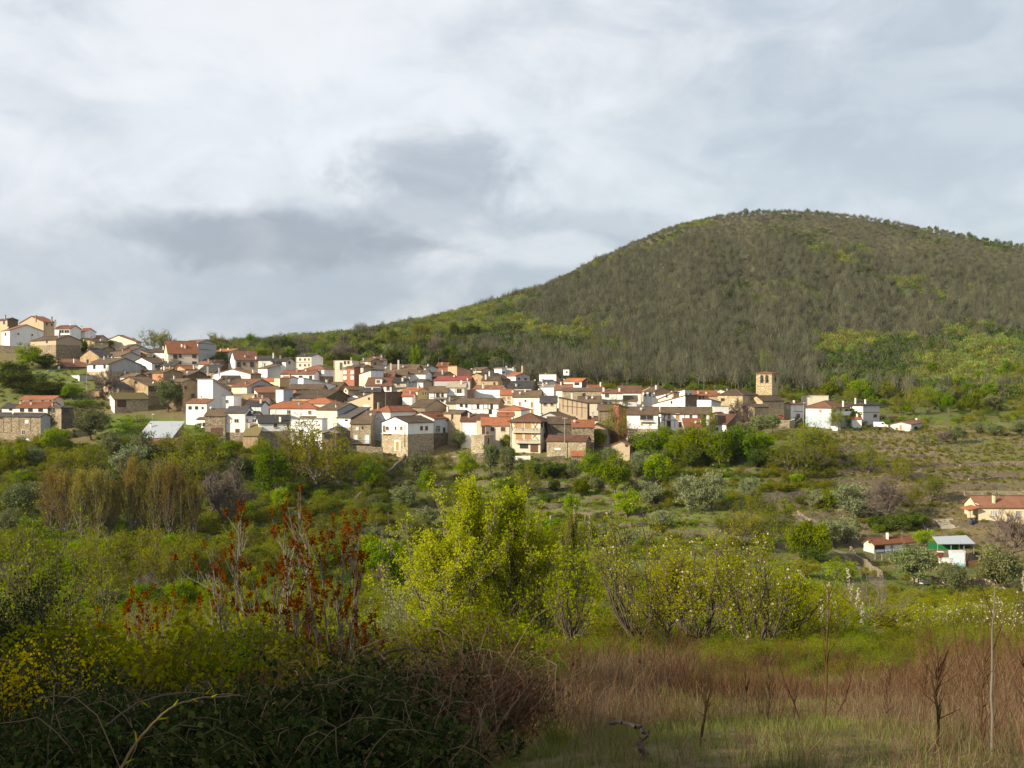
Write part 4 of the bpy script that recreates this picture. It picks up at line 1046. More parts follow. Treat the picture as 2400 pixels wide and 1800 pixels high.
# the church and the houses east of it
ch = H(5, 1560, 1886, 2068, 692, 404, 34, 'hip', 'church', 'b', 'stone church with a square bell tower and open belfry', wallR='church', pitch=23, name='church', cat='church', wins=[('L', 1625, 756, 42, 30, 'o')], short='the church')[0]
H(6, 40, 206, 486, 545, 404, 62, 'gR', 'church', 'b', '', into=ch, base=800, wallR='church', pitch=26)
H(6, 20, 102, 282, 628, 391, 58, 'shR', 'church', 'b', '', into=ch, base=800, wallR='church', pitch=15)
tw = H(6, 122, 328, 408, 188, 415, 26, 'hip', 'church', 'rb', '', into=ch, base=620, wallR='church', pitch=11, oh=0.5)
f1, f2 = tw[1], tw[2]
ox, oy, sc = ZONE[6]
for f, xc, w in ((f1, 196, 34), (f1, 262, 34), (f2, 366, 16)):
    s0, zt = f.hit(ox + (xc - w / 2) / sc, oy + 216 / sc)
    s1, zb_ = f.hit(ox + (xc + w / 2) / sc, oy + 320 / sc)
    s0, s1 = min(s0, s1), max(s0, s1)
    mb = MB()
    n = 8
    r_ = (s1 - s0) / 2
    pts = [f.at(s0, zb_, 0.02), f.at(s1, zb_, 0.02)] + [f.at((s0 + s1) / 2 + r_ * math.cos(math.pi * k / n), zt - r_ + r_ * math.sin(math.pi * k / n), 0.02) for k in range(n + 1)]
    o_ = f.n * (-0.3)
    mb.prism(pts, (o_.x, o_.y, 0))
    bo = mb.build('belfry_arch', P['glass'], ch)  # flat dark sheet painted in for the shade inside the open arch
    mb = MB()
    arc = [((s0 + s1) / 2 + (r_ + 0.14) * math.cos(math.pi * k / n), zt - r_ + (r_ + 0.14) * math.sin(math.pi * k / n)) for k in range(n + 1)]
    arc = [(s1 + 0.14, zb_)] + arc + [(s0 - 0.14, zb_)]
    for (a0, b0), (a1, b1) in zip(arc[:-1], arc[1:]):
        mb.tube(f.at(a0, b0, 0.06), f.at(a1, b1, 0.06), 0.13, n=4)
    mb.build('arch_surround', M['church'], bo)
    cxm = (s0 + s1) / 2
    zc = zt - 0.9
    mb = MB()
    for k in range(4):
        z1_, z2_ = zc - 0.25 * k - (0.1 if k else 0), zc - 0.25 * (k + 1) - 0.1
        mb.tube(f.at(cxm, z1_, 0.22), f.at(cxm, z2_, 0.22), 0.16 + 0.1 * k, 0.24 + 0.12 * k, 8)
    mb.build('bell', P['iron'], bo)
for f in (f1, f2):
    mb = MB()
    _, z0 = f.hit(ox + 220 / sc, oy + 360 / sc)
    f.slab(mb, -0.12, f.w + 0.12, z0, z0 + 0.25, -0.1, 0.14)
    mb.build('string_course', M['church'], ch)
    mb = MB()
    f.slab(mb, -0.14, f.w + 0.14, tw[3] - 0.45, tw[3] - 0.05, -0.1, 0.2)
    mb.build('cornice', M['church'], ch)
H(6, 485, 572, 742, 592, 413, 58, 'gR', 'cream', 'rb', 'white house behind the church with dark windows and reddish roof', wallR='white', pitch=20, wins=[('R', 666, 742, 40, 40, 'o'), ('R', 640, 650, 26, 30, 'w'), ('L', 530, 640, 22, 34, 'w')], beams=[('R', 585, 598, 735, 598), ('R', 600, 690, 735, 690)])
H(6, 766, 1060, 1074, 484, 424, 4, 'flat', 'concrete', 't', 'mossy stained concrete block rising behind the villa', dep=9)
vl = H(6, 766, 1100, 1342, 630, 387, 40, 'hip', 'white', 'rb', 'villa with white upper floor and blue-grey lower floor and wrap-around balcony', wallR='cream', pitch=23, oh=0.6, band=746, bandmat='bluegrey', wins=[('L', 957, 681, 32, 40, 'h'), ('L', 850, 786, 34, 40, 'w'), ('L', 1012, 786, 40, 40, 'w'), ('R', 1141, 672, 26, 36, 'o'), ('R', 1216, 676, 18, 40, 'o'), ('R', 1292, 678, 26, 36, 'o'), ('R', 1300, 780, 30, 80, 'o')], bal=[('R', 1102, 1384, 742, 692, 'solid', 1.3)], chim=[(1253, 548)], short='the blue-grey and white villa')[0]
H(6, 1098, 1180, 1270, 880, 381, 30, 'flat', 'white', 't', 'low white garden wall block at the foot of the villa', dep=4, name='outbuilding', cat='outbuilding')
H(6, 1310, 1508, 1722, 600, 407, 44, 'hip', 'white', 'd', 'white house with grey side and charcoal hipped roof at the village end', wallR='lightgrey', pitch=21, oh=0.6, wins=[('R', 1665, 744, 42, 30, 'o')], chim=[(1412, 512), (1540, 530)], beams=[('L', 1315, 702, 1505, 700), ('R', 1512, 700, 1718, 700)], short='the charcoal-roofed white house')
H(6, 1365, 1490, 1500, 778, 394, 3, 'gL', 'white', 'r', 'small red roof behind the bushes beside the villa', dep=6, name='garage', cat='garage')
H(6, 1725, 1860, 2010, 790, 417, 62, 'gR', 'cream', 'r', 'small cream house with orange-red roof under the wood', wallR='tan', pitch=17, chim=[(1825, 708)], wins=[('L', 1775, 775, 20, 26, 'o')])
H(6, 1862, 2132, 2500, 852, 387, 30, 'gR', 'lightgrey', 'rb', 'long grey farm building with brick-red door at the right end', wallR='lightgrey', pitch=14, wins=[('L', 1996, 897, 28, 62, 'h'), ('R', 2190, 900, 40, 30, 'o')], name='farm_building', cat='farm building', short='the long grey farm building')
# the two houses down in the orchards
yh = H(7, 1345, 2100, 2130, 498, 276, 2, 'gL', 'yellow', 'rb', 'yellow bungalow with red roof and barred windows at the right edge', pitch=27, dep=9, wins=[('L', 1527, 566, 90, 54, 'i'), ('L', 1780, 572, 54, 60, 'i')], chim=[(1515, 372, 'yellow')], short='the yellow bungalow')[0]
kx = lambda x: (2000 + x / 4.6075 - 1200) / F * 276
kz = lambda y: (900 - (1080 + y / 4.6075)) / F * 276
mb = MB(); mb.prism([(kx(1222), 275.2, kz(527)), (kx(1345), 275.2, kz(498)), (kx(1345), 280, kz(492)), (kx(1222), 280, kz(521))], (0, 0, -0.18)); mb.build('porch_roof', R['r'], yh)
for x in (1240, 1268):
    mb = MB(); mb.box((kx(x), 275.7, (kz(525) + kz(612)) / 2), (0.5, 0.5, kz(525) - kz(612))); mb.build('porch_pillar', M['yellow'], yh)
mb = MB()
mb.box((kx(1350), 277.0, kz(470)), (0.12, 2.5, 0.12)); mb.build('gutter_end', P['pot'], yh)
H(7, 112, 224, 652, 898, 252, 66, 'gR', 'cream', 'r', 'orchard house with bright red roof and dark open porch', wallR='cream', pitch=30, band=962, bandmat='bluegrey', wins=[('R', 282, 942, 100, 86, 'o'), ('R', 372, 940, 46, 50, 'w'), ('R', 412, 958, 36, 108, 's'), ('R', 480, 935, 90, 50, 'w'), ('R', 590, 930, 60, 50, 'd'), ('L', 180, 868, 22, 34, 'o')], short='the orchard house')

# small old houses filling the gaps of the rows
FILL = []
rf = random.Random(21)
tries = 0
while len(FILL) < 60 and tries < 1500:
    tries += 1
    px_ = rf.uniform(250, 1720) if tries % 3 else rf.uniform(210, 520)
    D_ = rf.uniform(352, 462)
    if px_ < 480 and D_ < 384:
        continue
    x_ = (px_ - 1200) / F * D_
    w_, d_ = rf.uniform(5.5, 9), rf.uniform(5.5, 8)
    a_ = rf.choice([6, 12, 28, 36, 44])
    ok_ = True
    c_ = Vector((x_, D_ + 3))
    for (l_, r_, e_, DD, C_, eL_, eR_, wl_, wr_) in HOUSE_SPOTS:
        m_ = C_ + eL_ * wl_ / 2 + eR_ * wr_ / 2
        if (Vector((m_.x, m_.y)) - c_).length < 2.6 + (min(wl_, 16) + min(wr_, 12)) / 4:
            ok_ = False
            break
    if not ok_:
        continue
    hgt_ = rf.uniform(3.6, 6.0)
    ye_ = 900 - (gz(x_, D_) + hgt_) / D_ * F
    half = w_ / D_ * F / 2
    rt = rf.choice(['gL', 'gR', 'gL', 'shF'])
    o_ = H(0, px_ - half * 1.3, px_ + half * 0.5, px_ + half * 1.2, ye_, D_, a_, rt, rf.choice(['adobe', 'tan', 'white', 'stone', 'lightgrey', 'white', 'adobe']),
           rf.choice(['b', 'b', 'b', 'rb', 'd']), 'low old house with brown roof', wallR=rf.choice(['darkadobe', 'grey', 'adobe']), dep=d_, pitch=rf.choice([17, 20, 23]),
           wins=[('L', px_ - half * 0.6, ye_ + 12, 5, 7, 'o')] if rf.random() < 0.6 else [])[0]
    FILL.append((o_, px_, ye_, half * 2.5, 30))
# ------------------------------------------------------------------ ground sheet
def build_ground():
    tin = np.arctan((np.arange(-360, 2761, 9.0) - 1200) / F)
    tout = np.concatenate([np.linspace(tin[-1] + 0.03, math.pi, 34), ])
    th = np.concatenate([-tout[::-1][1:], tin, tout[:-1]])
    r = np.concatenate([np.geomspace(0.05, 0.6, 6), np.geomspace(0.7, 150, 150), np.arange(151.5, 420, 1.5), np.geomspace(421, 1330, 130), [1500, 1900, 2600]])
    A, Rr = np.meshgrid(th, r, indexing='ij')
    c = np.maximum(np.cos(A), math.cos(math.radians(32)))
    X = Rr * np.sin(A) / c * c
    Y = Rr * np.cos(A)
    Z = ground(X, Y)
    far = sstep(1250, 2600, Rr)
    Z = Z - far * 60
    na, nr = A.shape
    V = np.stack([X, Y, Z], -1).reshape(-1, 3)
    V = np.vstack([V, [[0, 0, -1.65]]])
    i = np.arange(na)
    j = np.arange(nr - 1)
    I, J = np.meshgrid(i, j, indexing='ij')
    I2 = (I + 1) % na
    Fq = np.stack([I * nr + J, I * nr + J + 1, I2 * nr + J + 1, I2 * nr + J], -1).reshape(-1, 4)
    cap = [(int(a * nr), int(((a + 1) % na) * nr), len(V) - 1, len(V) - 1) for a in range(na)]
    Fq = np.vstack([Fq, np.array([[a, b, c_, a] for a, b, c_, _ in cap])]) if False else Fq
    px = np.clip(1200 + F * np.tan(np.clip(np.arctan2(V[:, 0], V[:, 1]), -0.6, 0.6)), -700, 3100)
    D = np.hypot(V[:, 0], V[:, 1])
    D = V[:, 1].clip(0, None)
    n1 = vnoise(V[:, 0] / 9, V[:, 1] / 9, 11)
    n2 = vnoise(V[:, 0] / 30, V[:, 1] / 30, 12)
    # land cover: bare soil, lush grass, leaf litter
    soil = sstep(1750, 2000, px) * sstep(262, 285, D) * (1 - sstep(395, 430, D)) * (0.30 + 0.6 * sstep(0.35, 0.65, n2))
    soil = np.maximum(soil, sstep(2080, 2160, px) * sstep(232, 262, D) * (1 - sstep(286, 300, D)) * 0.95)
    soil = np.maximum(soil, sstep(1500, 1700, px) * sstep(225, 250, D) * (1 - sstep(275, 295, D)) * sstep(0.45, 0.65, n1) * 0.8)
    soil = np.maximum(soil, sstep(700, 770, px) * (1 - sstep(840, 900, px)) * sstep(300, 318, D) * (1 - sstep(342, 352, D)) * 0.9)
    soil = np.maximum(soil, (1 - sstep(30, 45, D)) * 0.75)
    soil = np.maximum(soil, sstep(338, 350, D) * (1 - sstep(480, 520, D)) * (1 - sstep(1780, 1840, px)) * 0.7)
    lush = sstep(950, 1150, px) * sstep(225, 250, D) * (1 - sstep(322, 338, D)) * (1 - sstep(1700, 1850, px)) * (0.45 + 0.5 * n1)
    lush = np.maximum(lush, sstep(1800, 1860, px) * sstep(140, 170, D) * (1 - sstep(205, 214, D)) * 0.9)
    lush = np.maximum(lush, sstep(1750, 1800, px) * (1 - sstep(2080, 2140, px)) * sstep(196, 205, D) * (1 - sstep(232, 240, D)) * 0.8)
    lush = np.maximum(lush, (1 - sstep(180, 300, px)) * sstep(380, 392, D) * (1 - sstep(425, 440, D)) * 0.7)
    lush = np.maximum(lush, sstep(200, 260, px) * (1 - sstep(500, 540, px)) * sstep(338, 346, D) * (1 - sstep(372, 382, D)) * 0.95)
    soil = soil * (1 - lush)
    litter = sstep(540, 600, D)
    me = mesh_np('ground', V, Fq, ground_mat(), smooth=True)
    fattr(me, 'soil', np.clip(soil, 0, 1))
    fattr(me, 'lush', np.clip(lush, 0, 1))
    fattr(me, 'litter', litter)
    o = obj('ground', me)
    o['kind'] = 'structure'
    return o


def ground_mat():
    m, nt = new_mat('hillside_ground')
    p = coords(nt)
    A = lambda nme: nt.n('ShaderNodeAttribute', attribute_name=nme).outputs['Fac']
    n1 = nt.noise(p, 0.09, 6, 0.65)
    n2 = nt.noise(p, 0.7, 6, 0.7)
    n3 = nt.noise(p, 4.5, 5, 0.7)
    base = nt.mix(nt.maprange(n1, 0.35, 0.65), (0.12, 0.12, 0.036), (0.10, 0.13, 0.032))
    base = nt.mix(nt.math('MULTIPLY', nt.maprange(n2, 0.45, 0.72), 0.7), base, (0.135, 0.105, 0.052))
    lush = nt.mix(nt.maprange(n2, 0.35, 0.7), (0.095, 0.155, 0.024), (0.15, 0.18, 0.04))
    soil = nt.mix(nt.maprange(n2, 0.3, 0.7), (0.175, 0.125, 0.070), (0.25, 0.185, 0.11))
    soil = nt.mix(nt.math('MULTIPLY', nt.maprange(n3, 0.48, 0.66), 0.75), soil, (0.105, 0.105, 0.035))
    lit = nt.mix(n1, (0.105, 0.092, 0.056), (0.12, 0.115, 0.066))
    brk = nt.math('MULTIPLY', nt.math('SUBTRACT', n2, 0.5), 0.9)
    c = nt.mix(nt.math('ADD', A('lush'), nt.math('MULTIPLY', brk, A('lush')), clamp=True), base, lush)
    c = nt.mix(nt.math('ADD', A('soil'), nt.math('MULTIPLY', brk, A('soil')), clamp=True), c, soil)
    up_ = nt.n('ShaderNodeSeparateXYZ', {0: nt.n('ShaderNodeNewGeometry').outputs['True Normal']}).outputs[2]
    ris = nt.math('MULTIPLY', nt.maprange(up_, 0.90, 0.72), nt.maprange(n2, 0.30, 0.5))
    c = nt.mix(ris, c, nt.mix(n3, (0.085, 0.066, 0.042), (0.17, 0.135, 0.09)))
    c = nt.mix(A('litter'), c, lit)
    c = nt.mix(nt.math('MULTIPLY', nt.maprange(n3, 0.5, 0.75), 0.45), c, (0.04, 0.038, 0.016))
    finish(nt, c, 1.0, n3, 0.8, 0.25, spec=0.05)
    return m


build_ground()

# ------------------------------------------------------------------ plants: shared prototypes
L = {}
L['olive'] = m_leaf('olive_leaf', [(0.095, 0.108, 0.05), (0.155, 0.17, 0.085), (0.225, 0.24, 0.135)], 0.25, 0.25)
L['silver'] = m_leaf('silver_olive_leaf', [(0.12, 0.14, 0.075), (0.195, 0.215, 0.125), (0.275, 0.29, 0.19)], 0.25, 0.2)
L['green'] = m_leaf('green_leaf', [(0.085, 0.125, 0.016), (0.145, 0.20, 0.026), (0.21, 0.265, 0.04)], 0.45, 0.35)
L['bright'] = m_leaf('spring_leaf', [(0.135, 0.20, 0.018), (0.215, 0.285, 0.028), (0.30, 0.35, 0.045)], 0.45, 0.25)
L['dark'] = m_leaf('evergreen_leaf', [(0.035, 0.052, 0.015), (0.068, 0.088, 0.025), (0.11, 0.13, 0.042)], 0.2, 0.35)
L['bud'] = m_leaf('bud_leaf', [(0.125, 0.12, 0.034), (0.18, 0.19, 0.042), (0.23, 0.255, 0.052)], 0.45, 0.3)
L['ochre'] = m_leaf('ochre_bud_leaf', [(0.23, 0.175, 0.045), (0.31, 0.25, 0.06), (0.35, 0.31, 0.075)], 0.45, 0.25, 1.05)
L['poplar'] = m_leaf('young_poplar_leaf', [(0.30, 0.33, 0.035), (0.41, 0.43, 0.045), (0.50, 0.50, 0.07)], 0.55, 0.1, 1.1)
L['cherry'] = m_leaf('cherry_leaf', [(0.175, 0.19, 0.028), (0.255, 0.265, 0.035), (0.33, 0.325, 0.07)], 0.45, 0.2)
L['blossom'] = m_leaf('blossom_petal', [(0.42, 0.37, 0.31), (0.58, 0.53, 0.46)], 0.4, 0.1)
L['rust'] = m_leaf('rusty_seed_head', [(0.095, 0.030, 0.014), (0.155, 0.050, 0.018), (0.21, 0.076, 0.026)], 0.25, 0.1)
L['broom'] = m_leaf('broom_flower', [(0.46, 0.36, 0.012), (0.58, 0.48, 0.02)], 0.4, 0.1)
L['bramble'] = m_leaf('bramble_leaf', [(0.012, 0.020, 0.008), (0.026, 0.038, 0.011), (0.044, 0.058, 0.015), (0.09, 0.11, 0.026)], 0.3, 0.3, 1.0)
L['stalk'] = m_leaf('dry_stalk', [(0.105, 0.066, 0.036), (0.175, 0.118, 0.065), (0.275, 0.205, 0.12)], 0.25, 0.35, 0.9)
L['redstalk'] = m_leaf('red_brown_stalk', [(0.068, 0.036, 0.020), (0.11, 0.060, 0.032), (0.16, 0.094, 0.050)], 0.2, 0.4, 1.0)
L['grass'] = m_leaf('grass_blade', [(0.10, 0.118, 0.04), (0.155, 0.172, 0.065), (0.235, 0.225, 0.115)], 0.4, 0.2)
L['hillleaf'] = m_leaf('wood_leaf', [(0.11, 0.145, 0.022), (0.175, 0.21, 0.034), (0.235, 0.26, 0.055)], 0.4, 0.6, 1.05)
L['hilldark'] = m_leaf('wood_evergreen_leaf', [(0.045, 0.066, 0.022), (0.08, 0.10, 0.034)], 0.2, 0.5)
L['hillbud'] = m_leaf('wood_bud', [(0.105, 0.100, 0.066), (0.142, 0.138, 0.09), (0.132, 0.142, 0.066)], 0.3, 0.45, 0.95)
B = {}
B['grey'] = m_bark('grey_bark', (0.19, 0.165, 0.135), (0.10, 0.08, 0.065))
B['pale'] = m_bark('pale_bark', (0.36, 0.32, 0.26), (0.22, 0.19, 0.15))
B['stem'] = m_bark('grey_stem', (0.21, 0.185, 0.15), (0.12, 0.10, 0.08))
B['dark'] = m_bark('dark_bark', (0.055, 0.042, 0.032), (0.10, 0.08, 0.06))
B['mauve'] = m_bark('mauve_twig', (0.155, 0.118, 0.098), (0.115, 0.088, 0.075))
B['brown'] = m_bark('brown_twig', (0.15, 0.105, 0.058), (0.105, 0.072, 0.042))
B['hill'] = m_bark('chestnut_bark', (0.27, 0.245, 0.205), (0.19, 0.165, 0.13))
B['white'] = m_flat('whitewashed_bark', (0.62, 0.60, 0.55), 0.9)


def tubes_np(segs, sides=4):
    """segs: (n,8) p0 p1 r0 r1"""
    s = np.asarray(segs, float)
    p0, p1, r0, r1 = s[:, :3], s[:, 3:6], s[:, 6], s[:, 7]
    d = p1 - p0
    d /= np.maximum(np.linalg.norm(d, axis=1, keepdims=True), 1e-9)
    ref = np.where(np.abs(d[:, 2:3]) > 0.9, [[1.0, 0, 0]], [[0, 0, 1.0]])
    a = np.cross(d, ref)
    a /= np.linalg.norm(a, axis=1, keepdims=True)
    b = np.cross(d, a)
    t = np.arange(sides) / sides * 2 * np.pi
    ring = a[:, None, :] * np.cos(t)[None, :, None] + b[:, None, :] * np.sin(t)[None, :, None]
    V = np.stack([p0[:, None] + ring * r0[:, None, None], p1[:, None] + ring * r1[:, None, None]], 1)
    n = len(s)
    base = (np.arange(n) * 2 * sides)[:, None]
    k = np.arange(sides)[None]
    k2 = (k + 1) % sides
    Fq = np.stack([base + k, base + k2, base + sides + k2, base + sides + k], -1).reshape(-1, 4)
    return V.reshape(-1, 3), Fq


def leaves_np(rng, Pn, size, asp=0.6, dirs=None, var=0.4, droop=0.0):
    """one folded-free rhomb per point, any way round"""
    n = len(Pn)
    d = rng.normal(size=(n, 3)) if dirs is None else dirs + rng.normal(size=(n, 3)) * 0.5
    d[:, 2] -= droop
    d /= np.linalg.norm(d, axis=1, keepdims=True)
    q = np.cross(d, rng.normal(size=(n, 3)))
    q /= np.maximum(np.linalg.norm(q, axis=1, keepdims=True), 1e-6)
    s = (size * (1 + var * (rng.random(n) * 2 - 1)))[:, None]
    a = Pn - d * s * 0.5
    c = Pn + d * s * 0.5
    b = Pn + q * s * asp * 0.5
    e = Pn - q * s * asp * 0.5
    V = np.stack([a, b, c, e], 1).reshape(-1, 3)
    Fq = np.arange(4 * n).reshape(-1, 4)
    return V, Fq


def poly_curve(p, q, k, bend, rng, wob=0.0):
    t = np.linspace(0, 1, k + 1)[:, None]
    pts = p * (1 - t) + q * t + bend * (4 * t * (1 - t)) * np.linalg.norm(q - p) * 0.25
    if wob:
        pts[1:-1] += rng.normal(size=(k - 1, 3)) * wob * np.linalg.norm(q - p)
    return pts


def skeleton(rng, kind='round', n_limb=9, n_sub=5, n_twig=5, z0=0.25, rad=0.5, trunk_r=0.03, lr=0.014, sr=0.006, tr=0.0028,
             sub_len=0.22, twig_len=0.11, up=0.35, lean=0.05, forks=1):
    """branching wood in a unit box: height 1, spread 1"""
    segs = []
    twigs = []
    tips = []
    tipdir = []
    UP = np.array([0, 0, 1.0])

    def add(pts, r0, r1, store):
        k = len(pts) - 1
        rr = np.linspace(r0, r1, k + 1)
        for i in range(k):
            store.append((*pts[i], *pts[i + 1], rr[i], rr[i + 1]))
    leader = kind in ('column', 'poplar', 'cone')
    top = np.array([rng.normal() * lean, rng.normal() * lean, 0.97 if leader else z0 + 0.12])
    tp = poly_curve(np.zeros(3), top, 7, np.zeros(3), rng, 0.012)
    add(tp, trunk_r, trunk_r * (0.12 if leader else 0.7), segs)
    for i in range(n_limb):
        a = i * 2.4 + rng.random() * 0.9
        if leader:
            f = z0 + (0.93 - z0) * (i + rng.random()) / n_limb
            s = tp[min(7, int(f * 7))] * (1 - (f * 7 % 1)) + tp[min(7, int(f * 7) + 1)] * (f * 7 % 1)
            g = (f - z0) / (1 - z0)
            w = rad * (1 - g) ** 0.8 * (0.75 + 0.45 * rng.random()) if kind == 'cone' else rad * (math.sin(min(1, 0.25 + g) * math.pi) ** 0.7) * (0.6 + 0.5 * rng.random())
            w = max(w, 0.07)
            rise = w * (1.1 if kind != 'column' else 2.0) * (0.6 + 0.7 * rng.random())
            e = s + np.array([math.cos(a) * w, math.sin(a) * w, min(rise, 1.02 - s[2])])
        else:
            f = 0.55 + 0.45 * rng.random()
            s = tp[int(f * 7)]
            el = rng.random() ** 0.8
            ph = el * 1.25 + 0.12
            e = np.array([math.cos(a) * math.cos(ph) * rad, math.sin(a) * math.cos(ph) * rad,
                          z0 + 0.08 + (0.9 - z0) * (0.12 + 0.88 * math.sin(ph))]) * (0.86 + 0.2 * rng.random())
        lp = poly_curve(s, e, 5, np.array([math.cos(a), math.sin(a), -0.3]) * 0.4 if not leader else UP * -0.3, rng, 0.03)
        add(lp, lr * (1.2 - 0.5 * f), lr * 0.3, segs)
        ln = np.linalg.norm(e - s)
        for j in range(n_sub):
            t = 0.3 + 0.7 * (j + rng.random()) / n_sub
            k = min(4, int(t * 5))
            q0 = lp[k] * (1 - (t * 5 - k)) + lp[min(5, k + 1)] * (t * 5 - k)
            d = (e - s) / max(ln, 1e-6) + rng.normal(size=3) * 0.75 + UP * up
            d /= np.linalg.norm(d)
            q1 = q0 + d * sub_len * (0.6 + 0.7 * rng.random())
            sp = poly_curve(q0, q1, 3, UP * 0.25, rng, 0.05)
            add(sp, sr, sr * 0.4, segs)
            for m_ in range(n_twig):
                t2 = 0.2 + 0.8 * (m_ + rng.random()) / n_twig
                k2 = min(2, int(t2 * 3))
                w0 = sp[k2] * (1 - (t2 * 3 - k2)) + sp[k2 + 1] * (t2 * 3 - k2)
                d2 = d + rng.normal(size=3) * 0.7 + UP * up
                d2 /= np.linalg.norm(d2)
                w1 = w0 + d2 * twig_len * (0.5 + rng.random())
                twigs.append((*w0, *w1, tr, tr * 0.4))
                tips.append(w1)
                tipdir.append(d2)
    return np.array(segs), np.array(twigs), np.array(tips), np.array(tipdir)


PROTO = {}


def proto(kind, trunk, crowns):
    """trunk: list of (V,F,mat); crown likewise with tint"""
    PROTO.setdefault(kind, []).append((trunk, crowns))


def join_parts(name, parts):
    """parts: list of (V, F, material, tint or None)"""
    Vs, Fs, mi, ti, mats = [], [], [], [], []
    o = 0
    for V, Fq, m, t in parts:
        if m not in mats:
            mats.append(m)
        Vs.append(V)
        Fs.append(Fq + o)
        o += len(V)
        mi.append(np.full(len(Fq), mats.index(m)))
        ti.append(np.zeros(len(V)) if t is None else t)
    me = mesh_np(name, np.vstack(Vs), np.vstack(Fs), mats, np.concatenate(mi))
    fattr(me, 'tint', np.concatenate(ti))
    return me


def clumped(rng, centres, per, sig, size, asp=0.6, flat=0.8):
    n = len(centres)
    idx = np.repeat(np.arange(n), per)
    off = rng.normal(size=(n * per, 3)) * sig * np.array([1, 1, flat])
    Pn = centres[idx] + off
    V, Fq = leaves_np(rng, Pn, size, asp)
    tint = np.repeat(np.clip(rng.normal(0.5, 0.22, n)[idx] + rng.normal(0, 0.16, n * per), 0, 1), 4)
    return V, Fq, tint


def crown_points(rng, n, z0=0.22, rad=0.5, inner=0.45):
    """clump centres spread through an uneven ellipsoid"""
    d = rng.normal(size=(n, 3))
    d /= np.linalg.norm(d, axis=1, keepdims=True)
    r = inner + (1 - inner) * rng.random(n) ** 0.6
    lob = 0.55 + 0.72 * vnoise(d[:, 0] * 2.0 + 9, d[:, 1] * 2.0 + d[:, 2] * 2.4 + 4, int(rng.integers(1000)))
    p = d * (r * lob)[:, None] * 0.88
    return np.stack([p[:, 0] * rad, p[:, 1] * rad, (z0 + 1) / 2 + p[:, 2] * (1 - z0) / 2], 1)


def make_protos():
    def leafy(kind, mat, bark, seed, n_cl, per, sig, size, z0=0.2, asp=0.6, inner=0.45, sk=None, flat=0.8):
        rng = np.random.default_rng(seed)
        s, t, tips, _ = skeleton(rng, n_limb=8, n_sub=4, n_twig=3, z0=z0, trunk_r=0.03, lr=0.012, rad=0.36, **(sk or {}))
        V, Fq = tubes_np(s, 5)
        tm = join_parts(kind + '_trunk', [(V, Fq, bark, None)])
        C_ = crown_points(rng, n_cl, z0, 0.5, inner)
        lv = clumped(rng, C_, per, sig, size, asp, flat)
        V2, F2 = tubes_np(t, 3)
        cm = join_parts(kind + '_crown', [(lv[0], lv[1], mat, lv[2]), (V2, F2, bark, None)])
        PROTO.setdefault(kind, []).append((tm, cm))

    def twiggy(kind, bark, seed, nl=9, ns=7, ntw=9, leaf=None, per=0, lsize=0.02, z0=0.2, form='round', tr=0.0034, sr=0.0065, sub=0.22, twg=0.12, up=0.4, lsig=0.03, asp=0.6, tb=None, rad=0.5):
        rng = np.random.default_rng(seed)
        s, t, tips, td = skeleton(rng, form, nl, ns, ntw, z0=z0, tr=tr, sr=sr, sub_len=sub, twig_len=twg, up=up, trunk_r=0.024, lr=0.013, rad=rad)
        V, Fq = tubes_np(s, 4)
        tm = join_parts(kind + '_trunk', [(V, Fq, tb or bark, None)])
        V2, F2 = tubes_np(t, 3)
        parts = [(V2, F2, bark, None)]
        if leaf is not None and per:
            lv = clumped(rng, tips, per, lsig, lsize, asp, 1.0)
            parts.append((lv[0], lv[1], leaf, lv[2]))
        cm = join_parts(kind + '_crown', parts)
        PROTO.setdefault(kind, []).append((tm, cm))

    for k in range(4):
        leafy('olive', L['olive'], B['dark'], 10 + k, 84, 62, 0.056, 0.044, z0=0.14, asp=0.6)
        leafy('silver', L['silver'], B['dark'], 20 + k, 78, 60, 0.056, 0.044, z0=0.10, asp=0.6)
        leafy('green', L['green'], B['grey'], 30 + k, 80, 60, 0.058, 0.050, z0=0.08)
        leafy('bright', L['bright'], B['grey'], 40 + k, 66, 52, 0.056, 0.048, z0=0.08, inner=0.3)
        leafy('dark', L['dark'], B['dark'], 50 + k, 84, 62, 0.060, 0.050, z0=0.05)
        twiggy('bare', B['mauve'], 60 + k, 14, 9, 13, z0=0.15, tr=0.0052)
        twiggy('budding', B['brown'], 70 + k, 10, 7, 7, leaf=L['bud'], per=7, lsize=0.034, z0=0.10, tb=B['grey'], lsig=0.04)
        twiggy('ochre', L['ochre'], 80 + k, 46, 6, 7, leaf=L['ochre'], per=4, lsize=0.021, z0=0.08, form='poplar', tb=B['grey'], sub=0.17, twg=0.11, up=1.2, lsig=0.03, rad=0.5, tr=0.003)
        leafy('shrub', L['green'], B['grey'], 90 + k, 26, 30, 0.10, 0.075, z0=0.0)
        leafy('darkshrub', L['dark'], B['dark'], 95 + k, 26, 30, 0.10, 0.075, z0=0.0)
        twiggy('budshrub', B['brown'], 100 + k, 9, 5, 6, leaf=L['bud'], per=7, lsize=0.06, z0=0.02, lsig=0.06, tr=0.006, sr=0.012, sub=0.3, twg=0.2)
        leafy('oliveshrub', L['olive'], B['dark'], 105 + k, 24, 26, 0.10, 0.07, z0=0.0)
        leafy('brightshrub', L['bright'], B['grey'], 110 + k, 24, 26, 0.10, 0.07, z0=0.0)
    twiggy('poplar_row', B['grey'], 120, 16, 4, 4, leaf=L['bright'], per=4, lsize=0.03, z0=0.1, form='column', rad=0.35, up=0.9)
    leafy('pine', L['dark'], B['dark'], 122, 30, 30, 0.075, 0.08, z0=0.2)
    leafy('pine', L['dark'], B['dark'], 123, 26, 30, 0.075, 0.08, z0=0.28)


make_protos()
TREES = []


